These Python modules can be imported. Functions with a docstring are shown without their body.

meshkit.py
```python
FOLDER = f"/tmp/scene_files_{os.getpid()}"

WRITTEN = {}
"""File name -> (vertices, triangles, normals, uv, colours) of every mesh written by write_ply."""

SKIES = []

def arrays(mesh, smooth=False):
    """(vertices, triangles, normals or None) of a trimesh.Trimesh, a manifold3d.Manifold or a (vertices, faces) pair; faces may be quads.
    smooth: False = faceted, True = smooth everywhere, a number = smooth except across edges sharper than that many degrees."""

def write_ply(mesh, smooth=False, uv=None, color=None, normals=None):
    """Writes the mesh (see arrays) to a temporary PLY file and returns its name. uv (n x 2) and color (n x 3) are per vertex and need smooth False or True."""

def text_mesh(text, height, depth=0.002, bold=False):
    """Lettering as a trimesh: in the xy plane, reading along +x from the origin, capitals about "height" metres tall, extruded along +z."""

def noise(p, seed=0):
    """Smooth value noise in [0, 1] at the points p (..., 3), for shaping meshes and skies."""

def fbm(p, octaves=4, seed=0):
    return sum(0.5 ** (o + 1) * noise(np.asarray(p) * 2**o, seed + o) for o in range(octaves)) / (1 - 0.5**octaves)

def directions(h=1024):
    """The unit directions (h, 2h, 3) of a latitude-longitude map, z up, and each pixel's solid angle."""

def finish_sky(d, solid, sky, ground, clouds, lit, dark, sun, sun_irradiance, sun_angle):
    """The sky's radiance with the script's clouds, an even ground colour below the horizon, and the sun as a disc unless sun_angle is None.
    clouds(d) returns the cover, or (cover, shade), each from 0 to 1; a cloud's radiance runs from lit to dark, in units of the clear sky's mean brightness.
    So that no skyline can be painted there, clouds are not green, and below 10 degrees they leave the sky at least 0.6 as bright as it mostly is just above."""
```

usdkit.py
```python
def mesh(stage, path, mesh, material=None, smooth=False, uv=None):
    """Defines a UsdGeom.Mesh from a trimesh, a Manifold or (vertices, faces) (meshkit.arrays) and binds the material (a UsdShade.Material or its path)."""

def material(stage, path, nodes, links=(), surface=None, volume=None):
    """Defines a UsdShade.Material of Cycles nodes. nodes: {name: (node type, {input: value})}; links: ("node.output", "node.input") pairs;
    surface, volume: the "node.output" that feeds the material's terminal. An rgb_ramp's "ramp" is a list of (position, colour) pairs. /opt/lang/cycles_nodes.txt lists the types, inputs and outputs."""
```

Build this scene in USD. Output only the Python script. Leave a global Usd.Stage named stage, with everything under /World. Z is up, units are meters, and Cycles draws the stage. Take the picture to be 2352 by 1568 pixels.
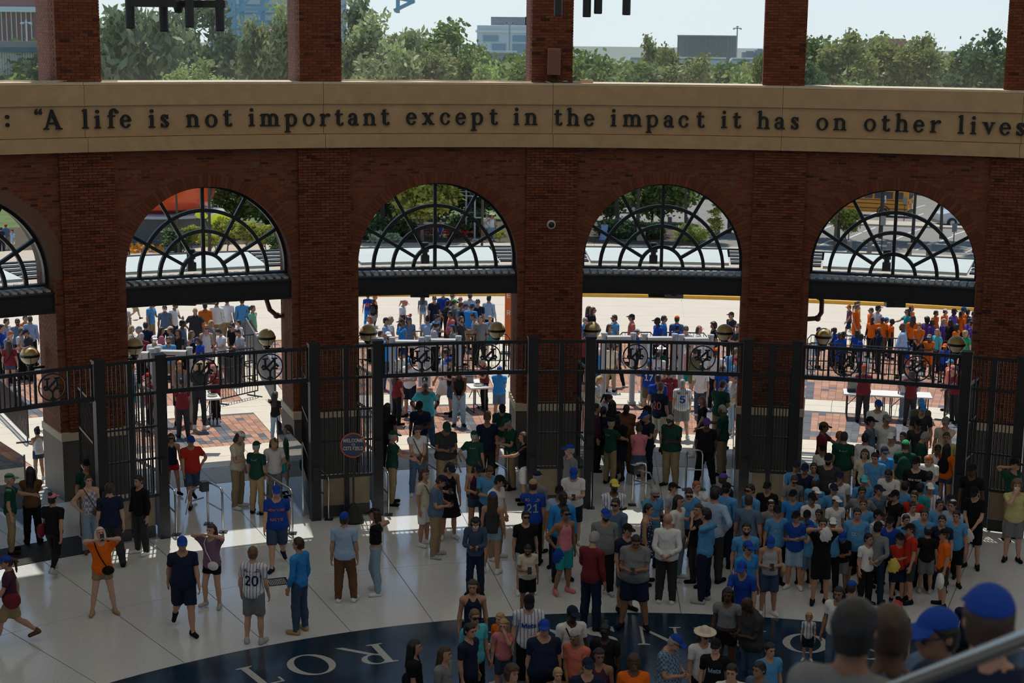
import math, random
import numpy as np, trimesh, usdkit, meshkit
import manifold3d as m3
from shapely.geometry import Polygon, LineString, Point, box as sbox
from shapely.ops import unary_union
from shapely import affinity
from pxr import Usd, UsdGeom, UsdLux, UsdShade, Gf, Sdf, Vt
stage = Usd.Stage.CreateInMemory()
UsdGeom.SetStageUpAxis(stage, 'Z')
UsdGeom.SetStageMetersPerUnit(stage, 1.0)
UsdGeom.Xform.Define(stage, '/World')
UsdGeom.Scope.Define(stage, '/World/Looks')

# ---------------------------------------------------------------- camera, sky, sun, exposure
EYE, PITCH, ROLL = 10.75, 0.1894, 0.0113
cam = UsdGeom.Camera.Define(stage, '/World/camera')
_F = np.array([0, math.cos(PITCH), -math.sin(PITCH)]); _R0 = np.array([1.0, 0, 0]); _U0 = np.cross(_R0, _F)
_R = math.cos(ROLL) * _R0 + math.sin(ROLL) * _U0; _U = -math.sin(ROLL) * _R0 + math.cos(ROLL) * _U0
cam.AddTransformOp().Set(Gf.Matrix4d(*_R, 0, *_U, 0, *(-_F), 0, 0, 0, EYE, 1))
cam.CreateHorizontalApertureAttr(36.0)
cam.CreateVerticalApertureAttr(24.0)
cam.CreateFocalLengthAttr(3721.1 / 2352 * 36.0)
cam.CreateClippingRangeAttr((0.1, 3000.0))
cam.CreateFStopAttr(3.2)
cam.CreateFocusDistanceAttr(36.0)
cam.CreateExposureAttr(-1.6)
SUN_EL, SUN_AZ = math.radians(67.5), -0.18          # azimuth clockwise from +y
SUN = np.array([math.sin(SUN_AZ) * math.cos(SUN_EL), math.cos(SUN_AZ) * math.cos(SUN_EL), math.sin(SUN_EL)])
sun = UsdLux.DistantLight.Define(stage, '/World/sun')
sun.CreateAngleAttr(0.53)
sun.CreateNormalizeAttr(True)
sun.CreateIntensityAttr(2.9)
sun.CreateColorAttr(Gf.Vec3f(1.0, 0.93, 0.82))
_z = SUN; _x = np.cross([0, 0, 1.0], _z); _x /= np.linalg.norm(_x); _y = np.cross(_z, _x)
sun.AddTransformOp().Set(Gf.Matrix4d(*_x, 0, *_y, 0, *_z, 0, 0, 0, 0, 1))
usdkit.material(stage, '/World/Looks/sky', {
    'tc': ('texture_coordinate', {}), 'sx': ('separate_xyz', {}), 'mz': ('math', {'math_type': 'maximum', 'value2': 0.012}), 'cx': ('combine_xyz', {}),
    'sky': ('sky_texture', {'sky_type': 'multiple_scattering', 'sun_disc': False, 'sun_elevation': SUN_EL, 'sun_rotation': SUN_AZ, 'aerosol_density': 0.7, 'air_density': 1.0, 'ozone_density': 1.0, 'altitude': 20.0}),
    'hs': ('hsv', {'saturation': 0.75, 'value': 1.0, 'fac': 1.0, 'hue': 0.5}),
    'tint': ('mix', {'mix_type': 'multiply', 'fac': 1.0, 'color2': (0.90, 1.0, 1.06)}), 'bg': ('background_shader', {'strength': 0.155})},
    [('tc.generated', 'sx.vector'), ('sx.x', 'cx.x'), ('sx.y', 'cx.y'), ('sx.z', 'mz.value1'), ('mz.value', 'cx.z'), ('cx.vector', 'sky.vector'), ('sky.color', 'hs.color'), ('hs.color', 'tint.color1'), ('tint.color', 'bg.color')], surface='bg.background')
dome = UsdLux.DomeLight.Define(stage, '/World/sky_dome')
UsdShade.MaterialBindingAPI.Apply(dome.GetPrim()).Bind(UsdShade.Material.Get(stage, '/World/Looks/sky'))
dome.CreateIntensityAttr(1.0)
# ---------------------------------------------------------------- helpers
RNG = random.Random(7); NR = np.random.default_rng(7)
CX, CY = 2.6589, 15.2659                              # centre of the round hall
RW, RG = 24.4, 20.68                                  # arcade wall, gate line
PH0, DE = -0.0712, 0.2272                             # pier bearing, bay angle
JOINTS = [PH0 + (k - 2) * DE for k in range(-1, 6)]   # piers; the five in view are 1..5
BAYS = [j + DE / 2 for j in JOINTS[:-1]]              # arches; in view 0..4 (0 only in part)
_used = {}
def path(name, parent='/World'):
    n = _used.get((parent, name), 0); _used[(parent, name)] = n + 1
    return f'{parent}/{name}' + (f'_{n:03d}' if n else '')
def tag(prim, label=None, cat=None, group=None, kind=None):
    for k, v in (('label', label), ('category', cat), ('group', group), ('kind', kind)):
        if v: prim.SetCustomDataByKey(k, v)
    return prim
def thing(name, label, cat, group=None, kind=None, loc=None, rz=0.0):
    x = UsdGeom.Xform.Define(stage, path(name))
    if loc is not None:
        x.AddTranslateOp().Set(Gf.Vec3d(*map(float, loc))); x.AddRotateZOp().Set(math.degrees(rz))
    tag(x.GetPrim(), label, cat, group, kind)
    return str(x.GetPath())
def put(name, mesh, mat, parent='/World', smooth=False, label=None, cat=None, group=None, kind=None, tone=None):
    m = usdkit.mesh(stage, path(name, parent), mesh, mat, smooth)
    if tone is not None:
        UsdGeom.PrimvarsAPI(m).CreatePrimvar('tone', Sdf.ValueTypeNames.FloatArray, 'vertex').Set(Vt.FloatArray.FromNumpy(np.asarray(tone, np.float32)))
    tag(m.GetPrim(), label, cat, group, kind)
    return str(m.GetPath())
def copy_of(src, name, loc, rz=0.0, label=None, scale=None, group=None):
    x = UsdGeom.Xform.Define(stage, path(name)); x.ClearXformOpOrder() if 0 else None
    p = x.GetPrim()
    p.GetReferences().AddInternalReference(Sdf.Path(src)); p.SetInstanceable(True)
    x.ClearXformOpOrder()
    x.AddTranslateOp(opSuffix='c').Set(Gf.Vec3d(*map(float, loc))); x.AddRotateZOp(opSuffix='c').Set(math.degrees(rz))
    if scale: x.AddScaleOp(opSuffix='c').Set(Gf.Vec3f(*scale))
    tag(p, label, None, group)
    return str(p.GetPath())
_mats = {}
def mat(name, color, rough=0.6, metal=0.0, var=0.0, scale=8.0, bump=0.0, spec=0.5, emit=None, coat=0.0):
    """A principled look with optional noise variation of its colour and fine relief."""
    if name in _mats: return _mats[name]
    p = {'roughness': rough, 'metallic': metal, 'specular_ior_level': spec}
    if coat: p['coat_weight'] = coat
    nodes, links = {'p': ('principled_bsdf', p)}, []
    if emit: p['emission_color'], p['emission_strength'] = emit[:3], emit[3]
    if var or bump:
        nodes['tc'] = ('texture_coordinate', {}); nodes['n'] = ('noise_texture', {'scale': scale, 'detail': 4.0, 'roughness': 0.6}); links.append(('tc.object', 'n.vector'))
    if var:
        c = np.array(color)
        nodes['r'] = ('rgb_ramp', {'ramp': [(0.25, tuple(np.clip(c * (1 - var), 0, 1))), (0.75, tuple(np.clip(c * (1 + var), 0, 1)))]})
        links += [('n.fac', 'r.fac'), ('r.color', 'p.base_color')]
    else: p['base_color'] = color
    if bump:
        nodes['b'] = ('bump', {'strength': bump, 'distance': 0.02}); links += [('n.fac', 'b.height'), ('b.normal', 'p.normal')]
    _mats[name] = usdkit.material(stage, '/World/Looks/' + name, nodes, links, surface='p.BSDF')
    return _mats[name]
def tone_mat(name, stops, rough=0.8, bump=0.3, scale=60.0):
    """Colour from each piece's own 'tone' value (brick by brick), with grain."""
    return usdkit.material(stage, '/World/Looks/' + name, {
        'a': ('attribute', {'attribute': 'tone'}), 'r': ('rgb_ramp', {'ramp': stops}), 'tc': ('texture_coordinate', {}),
        'n': ('noise_texture', {'scale': scale, 'detail': 3.0}), 'm': ('mix', {'mix_type': 'multiply', 'fac': 0.45}), 'b': ('bump', {'strength': bump, 'distance': 0.01}),
        'p': ('principled_bsdf', {'roughness': rough, 'specular_ior_level': 0.3})},
        [('a.fac', 'r.fac'), ('tc.object', 'n.vector'), ('r.color', 'm.color1'), ('n.color', 'm.color2'), ('m.color', 'p.base_color'), ('n.fac', 'b.height'), ('b.normal', 'p.normal')], surface='p.BSDF')
class MB:
    """Collects shapes into one mesh."""
    def __init__(s): s.v, s.f, s.t, s.n = [], [], [], 0
    def add(s, v, f, tone=0.5):
        v = np.asarray(v, float); f = np.asarray(f, int)
        if f.shape[1] == 4: f = np.vstack([f[:, [0, 1, 2]], f[:, [0, 2, 3]]])
        s.v.append(v); s.f.append(f + s.n); s.n += len(v); s.t.append(np.full(len(v), tone)); return s
    def mesh(s, m, tone=0.5): return s.add(m.vertices, m.faces, tone)
    def box(s, c, d, rz=0.0, tone=0.5):
        q = CUBE * np.asarray(d) / 2; k, l = math.cos(rz), math.sin(rz)
        q = np.stack([q[:, 0] * k - q[:, 1] * l, q[:, 0] * l + q[:, 1] * k, q[:, 2]], 1)
        return s.add(q + np.asarray(c), CUBEF, tone)
    def bar(s, a, b, w, h=None, tone=0.5):
        """A square bar from a to b, w across and h high."""
        a, b = np.asarray(a, float), np.asarray(b, float); t = b - a; L = np.linalg.norm(t); t = t / L; h = h or w
        x = np.cross(t, [0, 0, 1.0]) if abs(t[2]) < 0.99 else np.array([1.0, 0, 0]); x /= np.linalg.norm(x); y = np.cross(x, t)
        q = CUBE * np.array([w, L, h]) / 2
        return s.add((a + b) / 2 + q[:, :1] * x + q[:, 1:2] * t + q[:, 2:] * y, CUBEF, tone)
    def tube(s, pts, r, n=6, cap=True, tone=0.5):
        v, f = tube(pts, r, n, cap); return s.add(v, f, tone)
    def out(s): return np.vstack(s.v), np.vstack(s.f)
    def tone(s): return np.concatenate(s.t)
CUBE = np.array([[x, y, z] for z in (-1, 1) for y in (-1, 1) for x in (-1, 1)], float)
CUBEF = np.array([[0, 2, 3, 1], [4, 5, 7, 6], [0, 1, 5, 4], [2, 6, 7, 3], [0, 4, 6, 2], [1, 3, 7, 5]])
def tube(pts, r, n=6, cap=True):
    p = np.asarray(pts, float); r = np.broadcast_to(r, (len(p),)); t = np.gradient(p, axis=0); t /= np.linalg.norm(t, axis=1, keepdims=True) + 1e-12
    a = np.cross(t[0], [0, 0, 1.0] if abs(t[0][2]) < 0.9 else [1.0, 0, 0]); A = []
    for k in t:
        a = a - k * (a @ k); a /= np.linalg.norm(a) + 1e-12; A.append(a)
    A = np.array(A); B = np.cross(t, A); g = np.arange(n) * 2 * math.pi / n
    v = (p[:, None] + r[:, None, None] * (np.cos(g)[None, :, None] * A[:, None] + np.sin(g)[None, :, None] * B[:, None])).reshape(-1, 3)
    f = [[i * n + j, i * n + (j + 1) % n, (i + 1) * n + (j + 1) % n, (i + 1) * n + j] for i in range(len(p) - 1) for j in range(n)]
    f = np.array(f); f = np.vstack([f[:, [0, 1, 2]], f[:, [0, 2, 3]]])
    if cap:
        k = len(p) - 1
        f = np.vstack([f, [[0, j + 1, j] for j in range(1, n - 1)], [[k * n, k * n + j, k * n + j + 1] for j in range(1, n - 1)]])
    return v, f
def lathe(prof, n=16, c=(0, 0, 0)):
    prof = np.asarray(prof, float); g = np.arange(n) * 2 * math.pi / n
    v = np.stack([prof[:, None, 0] * np.cos(g), prof[:, None, 0] * np.sin(g), np.repeat(prof[:, 1:2], n, 1)], -1).reshape(-1, 3) + np.asarray(c)
    f = np.array([[i * n + j, i * n + (j + 1) % n, (i + 1) * n + (j + 1) % n, (i + 1) * n + j] for i in range(len(prof) - 1) for j in range(n)])
    return v, np.vstack([f[:, [0, 1, 2]], f[:, [0, 2, 3]]])
def pol(R, a, z=0.0): return np.array([CX + R * math.sin(a), CY + R * math.cos(a), z])
def polv(R, a, z): return np.stack([CX + R * np.sin(a), CY + R * np.cos(a), z + 0 * R], -1)
def ground(x, y): return -0.04 * max(0.0, math.hypot(x - CX, y - CY) - 24.4)   # the forecourt falls away from the hall
def on(x, y, dz=0.0): return (x, y, ground(x, y) + dz)
def arcblock(R0, R1, a0, a1, z0, z1, n=None, mb=None, tone=0.5, z0b=None, z1b=None):
    """A block curved with the hall: radii R0..R1, bearings a0..a1, heights z0..z1 (z0b, z1b at R1)."""
    n = n or max(1, int(math.ceil(abs(a1 - a0) / 0.04))); A = np.linspace(a0, a1, n + 1); z0b = z0 if z0b is None else z0b; z1b = z1 if z1b is None else z1b
    v = np.stack([polv(np.full(n + 1, R), A, np.full(n + 1, z)) for R, z in ((R0, z0), (R1, z0b), (R1, z1b), (R0, z1))], 1).reshape(-1, 3)
    f = [[i * 4 + j, i * 4 + (j + 1) % 4, (i + 1) * 4 + (j + 1) % 4, (i + 1) * 4 + j] for i in range(n) for j in range(4)] + [[3, 2, 1, 0], [n * 4, n * 4 + 1, n * 4 + 2, n * 4 + 3]]
    f = np.array(f)[:, ::-1]
    if mb is not None: return mb.add(v, f, tone)
    return MB().add(v, f).out()
def extrude(poly, d):
    """A shapely polygon (x, y) extruded from z=0 to d, as one trimesh."""
    ps = [poly] if poly.geom_type == 'Polygon' else [g for g in poly.geoms if g.geom_type == 'Polygon']
    return trimesh.util.concatenate([trimesh.creation.extrude_polygon(p, d) for p in ps if p.area > 1e-9])
def wall_map(m, a0, R, sgn=1.0):
    """A flat extrusion (x along the wall seen from inside, y up, z depth towards the hall) bent onto radius R round bearing a0."""
    v = np.array(m.vertices if hasattr(m, 'vertices') else m[0]); f = np.array(m.faces if hasattr(m, 'faces') else m[1])
    r = R - v[:, 2]
    return polv(r, a0 + v[:, 0] / RW, v[:, 1]), f[:, ::-1] if sgn < 0 else f
def frame_at(R, a):
    """Rotation about z that turns local +x to run along the wall (left to right from inside) at bearing a."""
    return -a
SENTENCE = [(':', -0.5951, 8.581, 0.42), ('“', -0.5677, 8.518, 0.42), ('A', -0.5549, 8.504, 0.42), ('l', -0.5251, 8.509, 0.42), ('i', -0.5139, 8.507, 0.42), ('f', -0.5007, 8.508, 0.42), ('e', -0.4879, 8.512, 0.42), ('i', -0.4634, 8.502, 0.42), ('s', -0.4514, 8.504, 0.42), ('n', -0.4247, 8.502, 0.42), ('o', -0.4071, 8.496, 0.42), ('t', -0.3916, 8.505, 0.42), ('i', -0.3684, 8.506, 0.42), ('m', -0.3509, 8.502, 0.42), ('p', -0.3304, 8.497, 0.42), ('o', -0.313, 8.501, 0.42), ('r', -0.2975, 8.499, 0.42), ('t', -0.2833, 8.5, 0.42), ('a', -0.2694, 8.506, 0.42), ('n', -0.2532, 8.504, 0.42), ('t', -0.2379, 8.51, 0.42), ('e', -0.2119, 8.52, 0.42), ('x', -0.1954, 8.519, 0.42), ('c', -0.1788, 8.52, 0.42), ('e', -0.1629, 8.52, 0.42), ('p', -0.1466, 8.521, 0.42), ('t', -0.1301, 8.519, 0.42), ('i', -0.1072, 8.518, 0.42), ('n', -0.0927, 8.52, 0.42), ('t', -0.0657, 8.514, 0.42), ('h', -0.0507, 8.509, 0.42), ('e', -0.0347, 8.509, 0.42), ('i', -0.0103, 8.504, 0.42), ('m', 0.0082, 8.506, 0.42), ('p', 0.0281, 8.501, 0.42), ('a', 0.0445, 8.499, 0.42), ('c', 0.0589, 8.501, 0.42), ('t', 0.0758, 8.5, 0.42), ('i', 0.0992, 8.502, 0.42), ('t', 0.1118, 8.5, 0.42), ('h', 0.138, 8.498, 0.42), ('a', 0.1537, 8.498, 0.42), ('s', 0.1685, 8.505, 0.42), ('o', 0.1952, 8.498, 0.42), ('n', 0.2123, 8.501, 0.42), ('o', 0.2411, 8.501, 0.42), ('t', 0.256, 8.503, 0.42), ('h', 0.2715, 8.506, 0.42), ('e', 0.2876, 8.506, 0.42), ('r', 0.3027, 8.506, 0.42), ('l', 0.3272, 8.5, 0.42), ('i', 0.3387, 8.498, 0.42), ('v', 0.3527, 8.498, 0.42), ('e', 0.368, 8.497, 0.42), ('s', 0.382, 8.498, 0.42)]
MEDAL_LETTERS = [(c, a, 12.62, 0.9, math.pi - a) for c, a in (('R', 0.3), ('O', 0.214), ('B', 0.132), ('I', 0.068), ('N', 0.008), ('S', -0.078), ('O', -0.163), ('N', -0.248), ('R', -0.4155), ('O', -0.5), ('T', -0.583))]
GRATE = (-4.59, 30.56, 0.35)
def SCREEN_MAT():
    if 'mesh_screen' not in _mats:
        _mats['mesh_screen'] = usdkit.material(stage, '/World/Looks/mesh_screen', {'t': ('transparent_bsdf', {}), 'd': ('diffuse_bsdf', {'color': (0.75, 0.8, 0.82)}), 'm': ('mix_closure', {'fac': 0.05})}, [('t.BSDF', 'm.closure1'), ('d.BSDF', 'm.closure2')], surface='m.closure')
    return _mats['mesh_screen']
POSTS = [-0.7352000000000001, -0.5712, -0.5086, -0.345, -0.2763, -0.1056, -0.0425, 0.1293, 0.1816, 0.3592, 0.4162]
RAILS = [((-7.19, 33.51), (-7.79, 34.69), 'chrome guide rail at the left side of the left entrance', 0.98, 0), ((-6.65, 34.31), (-6.22, 33.73), 'chrome turnstile rail in the middle of the left entrance', 0.98, 1), ((-4.71, 33.69), (-5.62, 35.17), 'chrome guide rail at the right side of the left entrance', 0.98, 0), ((-4.04, 34.74), (-4.4, 35.56), 'chrome guide rail left of the round welcome sign', 0.98, 0), ((-2.74, 35.15), (-3.13, 36.24), 'chrome guide rail right of the round welcome sign', 0.98, 0), ((-1.67, 37.02), (-2.08, 37.95), 'chrome turnstile rail in the middle of the left centre entrance', 0.98, 1), ((-0.07, 37.27), (-0.56, 38.36), 'chrome guide rail at the right side of the left centre entrance', 0.98, 0), ((1.85, 35.84), (1.86, 37.16), 'chrome guide rail at the left side of the right centre entrance', 0.98, 0), ((2.82, 36.12), (3.14, 36.31), 'chrome turnstile rail in the middle of the right centre entrance', 0.98, 1), ((4.2, 37.48), (4.59, 37.5), 'chrome hoop rail left of the man in the black graphic tee', 0.98, 0), ((5.28, 35.8), (5.68, 37.5), 'chrome guide rail at the right side of the right centre entrance', 0.98, 0), ((8.13, 37.05), (7.93, 37.86), 'chrome turnstile rail hidden among the crowd in the right entrance', 0.98, 1), ((10.38, 36.77), (10.78, 38.09), 'chrome guide rail at the right side of the right entrance', 0.98, 0)]
SIGN_AT = (-3.47, 34.57); SIGN_ROT = 0.100; SIGN_Z = 1.76
HANG1 = ((-6.2, 30.37, 11.0), [(-0.89, 0.0, -0.29, 0.75), (-0.38, 0.5, -0.34, 0.75), (0.3, -0.5, -0.26, 0.75), (0.76, 0.0, -0.32, 0.75)], 'black hanging light with four downward tubes at the top left of the picture', 0.17)
HANG2 = ((1.47, 30.97, 11.17), [(-0.6, 3.02, -0.12, 0.75), (-0.01, 3.0, -0.13, 0.75), (0.22, 2.99, -0.06, 0.75), (0.8, 2.96, -0.08, 0.75)], 'black hanging light with its tube ends showing near the top centre', 0.55)
BUSROT = -0.42; TRROT = 0.55
BARRIERS = [((10.03, 53.99), (11.3, 53.78), 'left end of the front row of barriers in the right arch'), ((11.32, 53.61), (13.41, 53.1), 'middle of the front row of barriers in the right arch'), ((13.5, 53.11), (14.25, 52.88), 'short barrier right of the middle in the front row of the right arch'), ((14.29, 52.8), (15.44, 52.46), 'right end of the front row of barriers in the right arch'), ((10.36, 55.83), (12.45, 55.71), 'left half of the rear row of barriers in the right arch'), ((12.52, 55.62), (14.16, 55.2), 'right half of the rear row of barriers in the right arch'), ((14.22, 55.2), (16.09, 54.75), 'far right of the rear row of barriers in the right arch'), ((3.73, 55.67), (4.97, 55.86), 'barrier behind the first metal detector of the right centre arch'), ((5.06, 55.87), (6.84, 55.84), 'barrier behind the last metal detectors of the right centre arch'), ((6.86, 55.47), (7.95, 55.2), 'barrier at the right side of the right centre arch'), ((-5.33, 54.95), (-4.18, 55.26), 'barrier at the left side of the left centre arch behind the queue'), ((-3.88, 55.36), (-2.53, 55.78), 'barrier behind the grey detectors of the left centre arch'), ((-2.34, 54.85), (-0.08, 54.96), 'long barrier at the right of the left centre arch'), ((-1.65, 52.93), (0.07, 52.83), 'nearer barrier at the right of the left centre arch'), ((-11.71, 52.15), (-10.53, 52.97), 'barrier behind the detectors of the left arch'), ((-9.96, 50.37), (-8.33, 51.79), 'barrier beside the black bin in the left arch'), ((-8.82, 47.44), (-7.86, 49.0), 'slanted barrier at the right of the left arch'), ((-9.26, 54.36), (-8.24, 55.28), 'barrier beside the right globe lamp of the left arch'), ((12.64, 46.07), (13.7, 48.19), 'barrier turned towards the viewer at the right side of the right arch'), ((-15.34, 46.93), (-12.94, 42.17), 'barrier running towards the viewer in the far left arch'), ((-16.85, 52.13), (-15.98, 53.09), 'barrier across the far left arch behind the queue')]
DETECTORS = [((-10.94, 44.55), (-10.1, 44.53), 'grey walk-through metal detector partly behind the left lamp of the left arch'), ((-9.98, 44.76), (-9.08, 44.74), 'grey walk-through metal detector in the left arch'), ((-4.7, 46.45), (-3.84, 46.47), 'grey metal detector partly behind the left pier of the left centre arch'), ((-3.51, 46.65), (-2.66, 46.68), 'grey walk-through metal detector in the left half of the left centre arch'), ((-2.48, 46.94), (-1.58, 46.98), 'grey walk-through metal detector in the middle of the left centre arch'), ((2.77, 47.87), (3.65, 47.94), 'grey walk-through metal detector at the left of the right centre arch'), ((3.98, 47.79), (4.89, 47.87), 'grey walk-through metal detector in the middle of the right centre arch'), ((5.08, 47.71), (5.97, 47.8), 'grey walk-through metal detector at the right of the right centre arch')]
TABLES = [((9.72, 46.07), (10.92, 45.88), 0.75, 'white folding table with an open black case in the right arch'), ((10.97, 45.88), (12.14, 45.7), 0.75, 'white folding table at the right in the right arch'), ((-8.55, 44.4), (-8.21, 44.52), 1.2, 'white folding table beside the security guard in the left arch'), ((-1.15, 46.18), (-0.67, 46.33), 1.2, 'white folding table at the right of the left centre arch')]
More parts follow.
